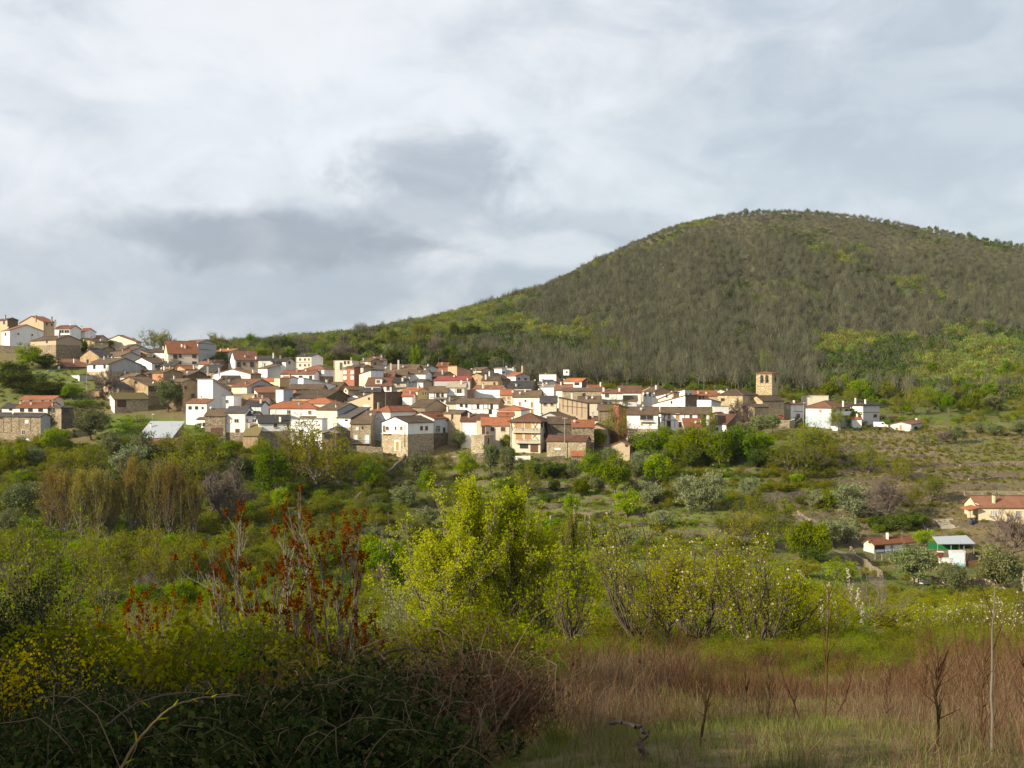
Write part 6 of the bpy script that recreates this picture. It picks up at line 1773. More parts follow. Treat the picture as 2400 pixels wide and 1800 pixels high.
def build_field():
    rng = np.random.default_rng(8)
    # dry stalks: tall bundles
    sp = []
    for k in range(5):
        r = np.random.default_rng(300 + k)
        parts = [blades(r, 20, 0.85, 0.0034, L['stalk'] if k % 2 == 0 else L['redstalk'], 0.42, 0.24),
                 blades(r, 7, 1.25, 0.0038, L['redstalk'], 0.4, 0.18)]
        # side sprigs
        V, Fq, m_, t_ = blades(r, 30, 0.32, 0.0026, L['redstalk'] if k % 2 else L['stalk'], 0.44, 0.6)
        V = V + np.repeat(np.stack([np.zeros(30), np.zeros(30), r.uniform(0.2, 0.7, 30)], 1), 6, 0)
        parts.append((V, Fq, m_, t_))
        sp.append(join_parts('stalk_bundle', parts))
    for k in range(3):      # taller twiggy stems standing out of the rest
        r = np.random.default_rng(340 + k)
        parts = []
        for b_ in range(3):
            V, Fq, m_, t_ = blades(r, 1, 2.3, 0.006, L['redstalk'], 0.25, 0.16)
            parts.append((V, Fq, m_, t_))
            V2, F2, m2, t2 = blades(r, 9, 0.5, 0.003, L['redstalk'], 0.03, 0.6)
            f_ = np.repeat(r.uniform(0.25, 0.95, 9), 6)[:, None]
            V2 = V2 + V[:1] * (1 - f_) + V[4:5] * f_
            parts.append((V2, F2, m2, t2))
        sp.append(join_parts('tall_stem', parts))
    px, D, X, Z = region(rng, 11500, 900, 2650, 5.6, 41, 1.0)
    nz = vnoise(X / 2.6, D / 2.6, 51) * 0.6 + vnoise(X / 0.9, D / 0.9, 52) * 0.4
    far_ = 15 + 15 * vnoise(px / 170.0, px * 0 + 3.3, 71)
    keep = nz > (0.40 + 0.5 * sstep(far_ - 5, far_ + 5, D) + 0.05 * (1 - sstep(6.0, 11.5, D + (px - 1750) * 0.006)) - 0.14 * sstep(1900, 2250, px) + 0.6 * (1 - sstep(1050, 1300, px + (D - 8) * 6)))
    X, D, Z, px = X[keep], D[keep], Z[keep], px[keep]
    k = len(X)
    s = rng.uniform(0.36, 0.85, k) * (0.42 + 0.85 * vnoise(X / 1.7, D / 1.7, 53)) * (0.62 + 0.38 * sstep(6.5, 13, D))
    redz = vnoise(X / 4, D / 4, 54)
    idx = np.where(redz + rng.normal(0, .12, k) > 0.55, rng.choice([1, 3], k), rng.choice([0, 2, 4], k))
    idx = np.where(rng.random(k) < 0.09, rng.integers(5, 8, k), idx)
    scatter('dry_weeds', 'dense brown and straw-coloured dry stalks covering the near field', np.stack([X, D, Z - 0.03], 1),
            np.stack([rng.normal(0, .1, k), rng.normal(0, .1, k), rng.uniform(0, 6.28, k)], 1), np.stack([s, s, s], 1), idx, sp)
    # green weeds and low scrub among the stalks, thicker towards the trees
    px, D, X, Z = region(rng, 2300, 1050, 2650, 7, 46)
    kp = (vnoise(X / 2.4, D / 2.4, 58) > 0.60 - 0.5 * sstep(13, 34, D))
    X, D, Z = X[kp], D[kp], Z[kp]
    q_ = rng.uniform(0.22, 0.6, len(X)) * (0.6 + 1.2 * sstep(15, 40, D))
    scatter('field_weeds', 'green weeds and low scrub growing among the dry stalks', np.stack([X, D, Z - 0.03], 1),
            np.stack([np.zeros(len(X)), np.zeros(len(X)), rng.uniform(0, 6.28, len(X))], 1), np.stack([q_, q_, q_], 1), rng.integers(0, 4, len(X)), near_scrub())
    # grass below and between
    gp = [join_parts('grass_tuft', [blades(np.random.default_rng(320 + j), 34, 0.22, 0.004, L['grass'], 0.2, 0.35)]) for j in range(3)]
    px, D, X, Z = region(rng, 12000, 700, 2650, 4.5, 34, 0.8)
    s = rng.uniform(0.25, 0.65, len(X)) * (0.75 + 0.03 * D)
    scatter('grass', 'pale green grass showing through the dry stalks', np.stack([X, D, Z - 0.02], 1),
            np.stack([np.zeros(len(X)), np.zeros(len(X)), rng.uniform(0, 6.28, len(X))], 1), np.stack([s, s, s], 1), rng.integers(0, 3, len(X)), gp)
    # grass of the terraces and meadows far below
    px, D, X, Z = region(rng, 9000, 880, 2450, 140, 340)
    keep = (px < 1800) | (D < 215) | (rng.random(len(X)) < 0.25)
    X, D, Z = X[keep], D[keep], Z[keep]
    s = rng.uniform(1.2, 2.6, len(X))
    scatter('meadow_grass', 'green grass of the garden terraces below the village', np.stack([X, D, Z - 0.05], 1),
            np.stack([np.zeros(len(X)), np.zeros(len(X)), rng.uniform(0, 6.28, len(X))], 1), np.stack([s * 1.6, s * 1.6, s], 1), rng.integers(0, 3, len(X)), gp_far(gp))


def gp_far(gp):
    return [join_parts('meadow_tuft', [blades(np.random.default_rng(330 + j), 30, 0.22, 0.022, L['grass'], 0.35, 0.5)]) for j in range(3)]


build_field()


def build_brambles():
    rng = np.random.default_rng(12)
    mats = []
    for k in range(4):
        r = np.random.default_rng(400 + k)
        # arching thin stems with three-part leaves
        segs = []
        pts = []
        for i in range(14):
            a = r.uniform(0, 6.28)
            p0 = np.array([r.normal(0, .3), r.normal(0, .3), 0.0])
            p1 = p0 + np.array([math.cos(a) * r.uniform(.2, .7), math.sin(a) * r.uniform(.2, .7), r.uniform(0.3, 0.95)])
            c = poly_curve(p0, p1, 5, np.array([0, 0, 1.2]), r, 0.03)
            for j in range(5):
                segs.append((*c[j], *c[j + 1], 0.006 - 0.0008 * j, 0.005 - 0.0008 * j))
            for q in range(20):
                t = r.uniform(0.2, 1) * 5
                j = min(4, int(t))
                pts.append(c[j] * (1 - t + j) + c[j + 1] * (t - j) + r.normal(0, .05, 3))
        V, Fq = tubes_np(segs, 3)
        pts = np.array(pts)
        tri = np.repeat(pts, 3, 0) + r.normal(0, .02, (len(pts) * 3, 3))
        LV, LF = leaves_np(r, tri, 0.042, 0.7, var=0.85)
        tint = np.repeat(np.clip(np.repeat(r.normal(0.42, 0.25, len(pts)), 3) + r.normal(0, .1, len(tri)), 0, 1), 4)
        mats.append(join_parts('bramble_clump', [(LV, LF, L['bramble'], tint), (V, Fq, B['brown'], None)]))
    for k in range(2):     # dead stems and withered leaves among the green ones
        r = np.random.default_rng(420 + k)
        parts = [blades(r, 40, 0.9, 0.004, L['redstalk'], 0.45, 0.55), blades(r, 14, 0.9, 0.004, L['stalk'], 0.45, 0.5)]
        LV, LF = leaves_np(r, np.stack([r.normal(0, .35, 60), r.normal(0, .35, 60), r.uniform(.1, .8, 60)], 1), 0.05, 0.6)
        parts.append((LV, LF, L['redstalk'], np.repeat(r.random(60), 4)))
        mats.append(join_parts('dead_bramble', parts))
    for k in range(2):     # long bare canes arching out
        r = np.random.default_rng(440 + k)
        segs = []
        for i in range(4):
            a = r.uniform(0, 6.28)
            p0 = np.array([r.normal(0, .2), r.normal(0, .2), 0.1])
            p1 = p0 + np.array([math.cos(a) * r.uniform(.7, 1.5), math.sin(a) * r.uniform(.7, 1.5), r.uniform(0.2, 0.9)])
            c = poly_curve(p0, p1, 8, np.array([0, 0, 1.6]), r, 0.012)
            for j in range(8):
                segs.append((*c[j], *c[j + 1], 0.007 - 0.0006 * j, 0.0065 - 0.0006 * j))
        V, Fq = tubes_np(segs, 4)
        mats.append(join_parts('bramble_canes', [(V, Fq, B['brown'], None)]))
    P_, S_ = [], []
    px, D, X, Z = region(rng, 6500, -250, 1250, 5.0, 15, 0.9)
    edge = 1090 - 60 * np.abs(D - 7.5) - 18 * np.maximum(0, D - 9) ** 1.3 + 190 * (vnoise(X / 0.9, D / 0.9, 61) - 0.5) * 2
    fray = px > edge
    keep = px < edge + 230 * rng.random(len(px)) ** 2
    X, D, Z, fray = X[keep], D[keep], Z[keep], fray[keep]
    k = len(X)
    hump = vnoise(X / 1.9, D / 1.9, 62)
    s = rng.uniform(0.26, 0.7, k) * (0.6 + 0.6 * hump)
    lift = (hump * 0.55 - 0.12) * sstep(5, 8, D)
    scatter('bramble_thicket', 'dark tangled bramble thicket in the near lower left', np.stack([X, D, Z - 0.05 + lift], 1),
            np.stack([rng.normal(0, .15, k), rng.normal(0, .15, k), rng.uniform(0, 6.28, k)], 1), np.stack([s, s, s], 1), np.where((rng.random(k) < 0.38 + 0.5 * vnoise(X / 1.1, D / 1.1, 66)) & ~fray, rng.integers(0, 4, k), rng.choice([4, 5, 4, 5, 4, 5, 6, 7], k)), mats)
    # lighter scrub on the bank behind it
    px, D, X, Z = region(rng, 1500, -250, 1200, 14, 48)
    keep = vnoise(X / 3, D / 3, 63) > 0.3
    X, D, Z = X[keep], D[keep], Z[keep]
    k = len(X)
    s = rng.uniform(0.6, 1.9, k) * (0.6 + 0.7 * vnoise(X / 2.2, D / 2.2, 67))
    pro = [PROTO['budshrub'][0][1], PROTO['budshrub'][1][1]] + near_scrub()
    sel = np.clip((vnoise(X / 5, D / 5, 64) * 0.7 + rng.random(k) * 0.5 - 0.1), 0, .999)
    idx = np.searchsorted(np.array([0.14, 0.30, 0.44, 0.60, 0.82]), sel)
    idx = np.array([0, 4, 2, 3, 5, 4])[np.clip(idx, 0, 5)]
    scatter('bank_scrub', 'thin twiggy scrub and weeds on the bank beyond the brambles', np.stack([X, D, Z - 0.05], 1),
            np.stack([np.zeros(k), np.zeros(k), rng.uniform(0, 6.28, k)], 1), np.stack([s, s, s * 0.9], 1), idx, pro)


build_brambles()
# ------------------------------------------------------------------ near trees and shrubs, each built for itself
def near_tree(name, label, px, D, h, w, seed, form, nl, ns, nt, leaf, per, lsize, lsig, z0=0.2, up=0.5, sub=0.2, twg=0.12, bark='grey',
              tr=0.0016, sr=0.0042, lr=0.012, trunk_r=0.02, rad=0.5, asp=0.6, extra=None, cat='tree', lean=0.03, group=None, twigm=None):
    rng = np.random.default_rng(seed)
    s, t, tips, td = skeleton(rng, form, nl, ns, nt, z0=z0, trunk_r=trunk_r, lr=lr, sr=sr, tr=tr, sub_len=sub, twig_len=twg, up=up, rad=rad, lean=lean)
    x, y = (px - 1200) / F * D, D
    root = thing(name, label, cat, (x, y, gz(x, y) - 0.08), group)
    root.rotation_euler = (0, 0, seed * 1.3)
    sc = np.array([w, w, h])

    def fit(V):
        return V * sc
    s2 = s.copy(); s2[:, :3] *= sc; s2[:, 3:6] *= sc; s2[:, 6:] *= h
    t2 = t.copy(); t2[:, :3] *= sc; t2[:, 3:6] *= sc; t2[:, 6:] *= h
    V, Fq = tubes_np(s2, 5)
    obj('trunk', join_parts(name + '_trunk', [(V, Fq, B[bark], None)]), root)
    V, Fq = tubes_np(t2, 3)
    parts = [(V, Fq, twigm or B['brown'], None)]
    if per:
        lv = clumped(rng, tips * sc, per, lsig, lsize, asp, 1.0)
        parts.append((lv[0], lv[1], leaf, lv[2]))
        mid = (t2[:, :3] + t2[:, 3:6]) / 2
        lv = clumped(rng, mid, max(1, per // 2), lsig, lsize, asp, 1.0)
        parts.append((lv[0], lv[1], leaf, lv[2]))
    obj('crown', join_parts(name + '_crown', parts), root)
    if extra:
        extra(root, rng, s2, t2, tips * sc, sc)
    LANDMARKS.append(('the ' + label.split(' with')[0], px, 900 - (gz(x, y) + h * 0.6) / D * F)) if False else None
    return root


def top(px, D, py):
    """height that brings a plant's tip to photo row py"""
    return (900 - py) / F * D - gz((px - 1200) / F * D, D)


def hpx(n, D):
    return n / F * D


# the big yellow-green poplars in the middle
near_tree('poplar_tree', 'tall yellow-green young poplar with the highest pointed top in the middle foreground', 1118, 40, top(1118, 40, 1150), hpx(205, 40), 3, 'poplar', 46, 7, 5, L['poplar'], 9, 0.078, 0.065, z0=0.06, up=1.0, sub=0.10, twg=0.07, bark='grey', sr=0.0026, tr=0.0012, lr=0.0065, trunk_r=0.012, rad=0.46)
near_tree('poplar_tree', 'second yellow-green young poplar right beside the tallest one', 1205, 41, top(1205, 41, 1165), hpx(205, 41), 4, 'poplar', 46, 7, 5, L['poplar'], 9, 0.078, 0.065, z0=0.06, up=1.0, sub=0.10, twg=0.07, bark='grey', sr=0.0026, tr=0.0012, lr=0.0065, trunk_r=0.012, rad=0.46)
near_tree('poplar_tree', 'lower bushy yellow-green poplar on the left side of the tall pair', 1040, 39, top(1040, 39, 1270), hpx(315, 39), 5, 'poplar', 36, 7, 5, L['poplar'], 9, 0.078, 0.07, z0=0.03, up=0.9, sub=0.13, twg=0.08, bark='grey', sr=0.003, tr=0.0014, lr=0.0075, trunk_r=0.013)
near_tree('poplar_tree', 'lower bushy olive-yellow poplar on the right side of the tall pair', 1275, 42, top(1275, 42, 1258), hpx(294, 42), 6, 'poplar', 36, 7, 5, L['poplar'], 9, 0.075, 0.07, z0=0.03, up=0.9, sub=0.13, twg=0.08, bark='grey', sr=0.003, tr=0.0014, lr=0.0075, trunk_r=0.013)
near_tree('elm_sapling', 'vivid lime green sapling in front of the poplars', 1340, 36, top(1340, 36, 1315), hpx(156, 36), 7, 'round', 12, 5, 4, L['bright'], 7, 0.075, 0.06, z0=0.28, sub=0.22, twg=0.13, bark='dark')
near_tree('bush', 'broad low lime-tinted bush at the foot of the poplars', 1150, 33, top(1150, 33, 1455), hpx(330, 33), 8, 'round', 20, 6, 5, L['bright'], 5, 0.07, 0.08, z0=0.02, cat='bush', bark='dark')


def flowers(n_sh, per, hh=(0.35, 0.8)):
    """upright shoots covered in white blossom"""
    def f(root, rng, s2, t2, tips, sc):
        pick = tips[rng.choice(len(tips), min(n_sh, len(tips)), False)]
        segs, P_ = [], []
        for p in pick:
            e = p + np.array([rng.normal(0, .06), rng.normal(0, .06), rng.uniform(*hh)])
            segs.append((*p, *e, 0.008, 0.004))
            for t in rng.random(per):
                P_.append(p * (1 - t) + e * t + rng.normal(0, .03, 3))
        P_ = np.array(P_)
        V, Fq = leaves_np(rng, P_, 0.08, 0.9)
        V2, F2 = tubes_np(segs, 3)
        obj('blossom', join_parts('blossom', [(V, Fq, L['blossom'], np.repeat(rng.random(len(P_)), 4)), (V2, F2, B['dark'], None)]), root)
    return f


def sprinkle(n):
    def f(root, rng, s2, t2, tips, sc):
        P_ = tips[rng.integers(0, len(tips), n)] + rng.normal(0, .05, (n, 3))
        V, Fq = leaves_np(rng, P_, 0.075, 0.9)
        obj('blossom', join_parts('blossom', [(V, Fq, L['blossom'], np.repeat(rng.random(n), 4))]), root)
    return f


CH = [  # px, D, height px, width px, blossom, label
    (1475, 40, 1210, 250, sprinkle(150), 'tall slender cherry tree with faded blossom right of the lime green sapling'),
    (1560, 38, 1330, 190, sprinkle(60), 'olive-green budding cherry tree third from the poplars'),
    (1660, 37, 1265, 250, sprinkle(130), 'bushy cherry tree with dark trunk near the middle of the orchard row'),
    (1765, 36, 1295, 230, sprinkle(220), 'cherry tree flecked with fading white petals left of the white-spiked one'),
    (1850, 38, 1370, 200, sprinkle(90), 'low budding cherry tree behind the white-spiked one'),
    (1935, 42, 1385, 150, flowers(9, 46, (0.5, 1.0)), 'small cherry tree with upright white blossom spikes'),
    (1845, 50, 1360, 110, flowers(3, 50, (0.5, 1.0)), 'cherry sapling with one tall white blossom spike'),
    (1345, 72, 1235, 90, flowers(5, 60, (0.9, 1.6)), 'small cherry tree with pale blossom spikes right of the poplar tops'),
    (1265, 70, 1240, 60, flowers(2, 60, (0.8, 1.4)), 'cherry sapling with two blossom spikes peeping over the poplar'),
    (2180, 47, 1425, 190, sprinkle(160), 'low cherry tree in the field below the gate'),
    (2270, 50, 1425, 180, sprinkle(200), 'pale spreading cherry tree right of the field path'),
    (2370, 44, 1395, 200, sprinkle(420), 'cherry tree thick with white petals at the right edge'),
    (2420, 60, 1380, 150, flowers(8, 50, (0.5, 1.2)), 'cherry tree with white spikes cut off by the right edge'),
    (1720, 52, 1320, 170, sprinkle(60), 'budding cherry tree farther back in the orchard row'),
    (1600, 54, 1295, 160, sprinkle(60), 'thin budding cherry tree at the back left of the orchard'),
]
for k, (px, D, h, w, ex, lb) in enumerate(CH):
    near_tree('cherry_tree', lb, px, D, top(px, D, h), hpx(w, D) * 1.05, 40 + k, ('round', 'poplar', 'round')[k % 3], (20, 26, 15)[k % 3], 6, 5, L['cherry'] if px < 2100 else L['bud'], 6 if px < 2100 else 4, 0.062, 0.08, z0=(0.04, 0.05, 0.08)[k % 3], up=(0.9, 1.0, 0.6)[k % 3], lean=0.09, sub=0.19, twg=0.11, bark='dark', lr=0.011, sr=0.0036, tr=0.0015, extra=ex, group='cherry trees of the near orchard')
near_tree('bare_tree', 'spreading leafless tree with pale lichened branches in the near meadow', 2052, 62, top(2052, 62, 1345), hpx(190, 62), 61, 'round', 13, 6, 6, L['bud'], 0, 0.05, 0.05, z0=0.22, up=0.35, sub=0.2, twg=0.13, bark='grey', twigm=B['grey'], lr=0.011, sr=0.004, tr=0.002)
near_tree('fresh_tree', 'airy light green young tree at the left edge', 95, 44, top(95, 44, 1265), hpx(275, 44), 62, 'round', 14, 6, 5, L['bright'], 5, 0.085, 0.07, z0=0.14, up=0.7, sub=0.24, twg=0.14, bark='dark', lr=0.009, sr=0.003)
near_tree('fresh_tree', 'smaller light green sapling leaning right of the airy left tree', 215, 38, top(215, 38, 1340), hpx(170, 38), 63, 'round', 10, 5, 5, L['bright'], 4, 0.07, 0.06, z0=0.14, up=0.5, bark='dark')
near_tree('bush', 'yellowish green budding bush between the airy left tree and the red-brown tree', 330, 34, top(330, 34, 1410), hpx(228, 34), 64, 'round', 14, 6, 5, L['bud'], 4, 0.06, 0.06, z0=0.04, cat='bush')
near_tree('bush', 'dark olive bush above the yellow broom at the left edge', 40, 17, top(40, 17, 1395), hpx(330, 17), 65, 'round', 22, 7, 6, L['bramble'], 7, 0.05, 0.06, z0=0.02, cat='bush', bark='dark')
near_tree('bush', 'light leafy bush just left of the red-brown tree trunk', 500, 19, top(500, 19, 1400), hpx(170, 19), 66, 'round', 12, 6, 5, L['bud'], 3, 0.045, 0.05, z0=0.04, cat='bush')
near_tree('bush', 'grey-green leafy bush behind the arching bramble cane', 905, 30, top(905, 30, 1400), hpx(190, 30), 67, 'round', 14, 6, 5, L['silver'], 5, 0.06, 0.06, z0=0.04, cat='bush')
near_tree('bush', 'fresh green bush at the edge of the dry field', 1230, 17, top(1230, 17, 1535), hpx(240, 17), 68, 'round', 14, 6, 5, L['green'], 4, 0.045, 0.06, z0=0.04, cat='bush')
near_tree('bush', 'small ivy-green bush below the poplar bush', 1100, 17, top(1100, 17, 1515), hpx(150, 17), 69, 'round', 12, 6, 5, L['bramble'], 6, 0.045, 0.06, z0=0.04, cat='bush')


def seed_heads(root, rng, s2, t2, tips, sc):
    """upright rusty seed heads on the shoot ends"""
    n = 0
    order = np.argsort(-tips[:, 2])
    keep = []
    for i in order:
        if all(np.linalg.norm(tips[i] - tips[j]) > 0.15 for j in keep):
            keep.append(i)
    for i in keep[:(130 if sc[2] > 2.6 else 45)]:
        p = tips[i]
        ln = rng.uniform(0.10, 0.27)
        t = rng.random(46)
        P_ = p + np.stack([rng.normal(0, .022, 46), rng.normal(0, .022, 46), (t - 0.2) * ln], 1) + rng.normal(0, .01, (46, 3))
        V, Fq = leaves_np(rng, P_, 0.042, 0.75)
        obj('seed_head', join_parts('seed_head', [(V, Fq, L['rust'], np.repeat(rng.random(46), 4))]), root)


near_tree('sumac_tree', 'leafless pale-stemmed tree carrying upright rusty red seed heads', 640, 21.5, top(640, 21.5, 1195), hpx(352, 21.5), 11, 'round', 13, 5, 3, L['rust'], 0, 0.05, 0.05, z0=0.08, up=1.0, sub=0.2, twg=0.12, bark='stem', twigm=B['grey'], trunk_r=0.011, lr=0.0065, sr=0.0032, tr=0.0024, extra=seed_heads)
near_tree('sumac_tree', 'second rusty-headed leafless tree partly behind the brambles, right of the large one', 800, 20.5, top(790, 20.5, 1250), hpx(215, 20.5), 15, 'round', 10, 5, 3, L['rust'], 0, 0.05, 0.05, z0=0.08, up=1.0, sub=0.2, twg=0.12, bark='stem', twigm=B['grey'], trunk_r=0.011, lr=0.0065, sr=0.0032, tr=0.0024, extra=seed_heads)
near_tree('sumac_tree', 'small low rusty-headed sapling left of the large leafless tree', 350, 25, top(350, 25, 1405), hpx(252, 25), 17, 'round', 9, 4, 3, L['rust'], 0, 0.05, 0.05, z0=0.08, up=1.0, sub=0.2, twg=0.12, bark='grey', twigm=B['grey'], trunk_r=0.011, lr=0.0065, sr=0.0032, tr=0.0024, extra=seed_heads)


def broom_flowers(root, rng, s2, t2, tips, sc):
    n = 1500 if sc[2] > 0.5 else 700
    P_ = tips[rng.integers(0, len(tips), n)] + rng.normal(0, .05, (n, 3))
    V, Fq = leaves_np(rng, P_, 0.030, 0.9)
    obj('flowers', join_parts('broom_flowers', [(V, Fq, L['broom'], np.repeat(rng.random(n), 4))]), root)


near_tree('broom_bush', 'broom bush thick with yellow flowers in the left foreground', 110, 11, top(110, 11, 1510), hpx(300, 11), 71, 'round', 18, 7, 6, L['bramble'], 2, 0.03, 0.04, z0=0.02, up=1.0, cat='bush', extra=broom_flowers)
near_tree('broom_bush', 'smaller yellow-flowered broom half hidden at the lower left edge', 10, 9, top(10, 9, 1545), hpx(180, 9), 72, 'round', 12, 6, 5, L['bramble'], 3, 0.03, 0.04, z0=0.02, up=1.0, cat='bush', extra=broom_flowers)


def cane(name, label, pts, r, mat, buds=0, seed=0):
    """pts: (px, py, distance); a bent cane through them, with buds"""
    rng = np.random.default_rng(seed)
    W = np.array([((px - 1200) / F * D, D, (900 - py) / F * D) for px, py, D in pts])
    k = 24
    t = np.linspace(0, len(W) - 1, k)
    i = np.clip(t.astype(int), 0, len(W) - 2)
    f = (t - i)[:, None]
    g = lambda q: W[np.clip(q, 0, len(W) - 1)]
    C_ = 0.5 * (2 * g(i) + (g(i + 1) - g(i - 1)) * f + (2 * g(i - 1) - 5 * g(i) + 4 * g(i + 1) - g(i + 2)) * f ** 2 + (3 * g(i) - g(i - 1) - 3 * g(i + 1) + g(i + 2)) * f ** 3)
    C_[1:-1] += rng.normal(0, r * 0.3, (k - 2, 3))
    rr_ = np.linspace(r, r * 0.45, k)
    segs = [(*C_[j], *C_[j + 1], rr_[j], rr_[j + 1]) for j in range(k - 1)]
    root = thing(name, label, 'branch', tuple(C_[0]))
    V, Fq = tubes_np(segs, 5)
    obj('stem', join_parts(name, [(V - C_[0], Fq, mat, np.full(len(V), 0.4))]), root)
    for q in range(buds):
        j = int((q + 0.7) / (buds + 0.4) * (k - 2))
        d = C_[j + 1] - C_[j]
        d /= np.linalg.norm(d)
        mb_ = MB()
        p = C_[j]
        side = np.cross(d, [0, 1, 0]) * (1 if q % 2 else -1) + d * 0.9
        mb_.tube(tuple(p), tuple(p + side * r * 5), r * 0.9, r * 0.15, 4)
        ob = mb_.build('bud', L['cherry'], root)
        fattr(ob.data, 'tint', np.full(len(ob.data.vertices), 0.8))
    return root


canes = [
    ('long reddish bramble cane rising diagonally through the thicket', [(275, 1812, 3.2), (330, 1728, 3.25), (400, 1660, 3.3), (470, 1636, 3.4), (560, 1630, 3.6)], 0.0048, B['brown'], 6),
    ('dark arching bramble cane above the thicket near the middle', [(878, 1566, 12), (905, 1532, 12), (955, 1520, 12), (1010, 1527, 12), (1060, 1543, 12)], 0.018, B['dark'], 0),
    ('thin cane arching over the left of the thicket', [(150, 1650, 6.5), (190, 1625, 6.5), (240, 1622, 6.5), (275, 1640, 6.5)], 0.009, B['dark'], 0),
    ('drooping cane running right from the thicket crest', [(250, 1700, 5.5), (330, 1645, 5.5), (420, 1625, 5.5), (520, 1628, 5.5), (575, 1632, 5.5)], 0.007, B['dark'], 2),
    ('gnarled dark vine stump twisting in the dry grass at bottom centre', [(1496, 1812, 6.4), (1512, 1770, 6.4), (1500, 1740, 6.4), (1515, 1712, 6.4), (1480, 1700, 6.4), (1430, 1695, 6.5)], 0.024, B['dark'], 0),
    ('dark bent twig lying across the grass at lower right', [(2040, 1772, 7), (2075, 1776, 7), (2110, 1785, 7), (2130, 1797, 7)], 0.012, B['dark'], 0),
]
for k, (lb, pts, r, mt, bd) in enumerate(canes):
    cane('vine_stump' if 'stump' in lb else ('fallen_twig' if 'lying' in lb else 'bramble_cane'), lb, pts, r, mt, bd, 500 + k)
# tall single stalks standing out of the field
ST = [(2325, 1805, 1400, 6.6, 'tall pale straight pole-like stem at the right, reaching above the field'), (2302, 1800, 1560, 6.6, 'thick red-brown stem with short side twigs at the right'),
      (2195, 1800, 1580, 6.8, 'dark branching stem with many budded shoots right of centre field'), (1880, 1690, 1540, 9.5, 'leaning dark stem forming the left arm of a V in the field'),
      (1960, 1690, 1560, 9.5, 'leaning dark stem forming the right arm of a V in the field'), (1935, 1720, 1385, 9, 'upright thin dark stem between the two arms of the V'),
      (1795, 1690, 1520, 10, 'slim dark stem rising left of the V-shaped pair'), (1745, 1680, 1540, 10, 'short dark stem at the left of the field stems'),
      (2075, 1690, 1540, 10, 'slim brown stem right of the V-shaped pair'), (2170, 1690, 1545, 10.5, 'thin stem with twigs behind the budded stem'),
      (1640, 1790, 1600, 7, 'brown forked stem at the left of the green grass patch'), (2390, 1790, 1590, 7.5, 'reddish stem at the extreme right edge')]
for k, (px, pb, pt, D, lb) in enumerate(ST):
    rng = np.random.default_rng(600 + k)
    x = (px - 1200) / F * D
    h = (pb - pt) / F * D
    lean = 0.34 if 'right arm' in lb else (-0.30 if 'left arm' in lb else rng.normal(0, .05))
    root = thing('dry_stem', lb, 'stem', (x, D, gz(x, D)), 'tall dry stems standing out of the field')
    segs, tw = [], []
    p = np.zeros(3)
    C_ = [p]
    for j in range(8):
        p = p + np.array([lean * h / 8 + rng.normal(0, .008), rng.normal(0, .01), h / 8 * (1.12 if lb.startswith('x') else 1.0)])
        C_.append(p)
    for j in range(8):
        segs.append((*C_[j], *C_[j + 1], 0.011 * (1 - j / 11), 0.011 * (1 - (j + 1) / 11)))
    ntw = 4 if 'pole-like' in lb else (34 if 'budded' in lb else 14)
    for j in range(ntw):
        t = rng.uniform(0.15, 0.98) * 8
        i = min(7, int(t))
        q = C_[i] * (1 - t + i) + C_[i + 1] * (t - i)
        e = q + np.array([rng.normal(0, .10), rng.normal(0, .08), rng.uniform(0.10, 0.32)]) * (h / 1.0) * (0.9 if 'budded' not in lb else 1.2)
        tw.append((*q, *e, 0.0045, 0.0018))
    mt = B['grey'] if 'pole-like' in lb else L['redstalk']
    V, Fq = tubes_np(segs, 5)
    obj('stem', join_parts('dry_stem', [(V, Fq, mt, np.full(len(V), 0.35))]), root)
    V, Fq = tubes_np(tw, 3)
    obj('side_twigs', join_parts('side_twigs', [(V, Fq, L['redstalk'], np.full(len(V), 0.2))]), root)

# unseen trees added behind and left of the camera to shade the thicket
for k, (x, y, h, w) in enumerate(((-14.0, -1.5, 8.6, 8.0), (-18.0, 3.5, 9.5, 8.5), (-21.0, 8.5, 9.0, 8.0))):
    t = plant(['dark', 'olive', 'dark'][k], x, y, gz(x, y), w, h, ['dark evergreen tree nearest the photographer, left behind the frame', 'olive tree standing outside the left edge beside the thicket', 'dark evergreen tree outside the left edge above the broom'][k], 'tree', ['evergreen_tree', 'olive_tree', 'evergreen_tree'][k])
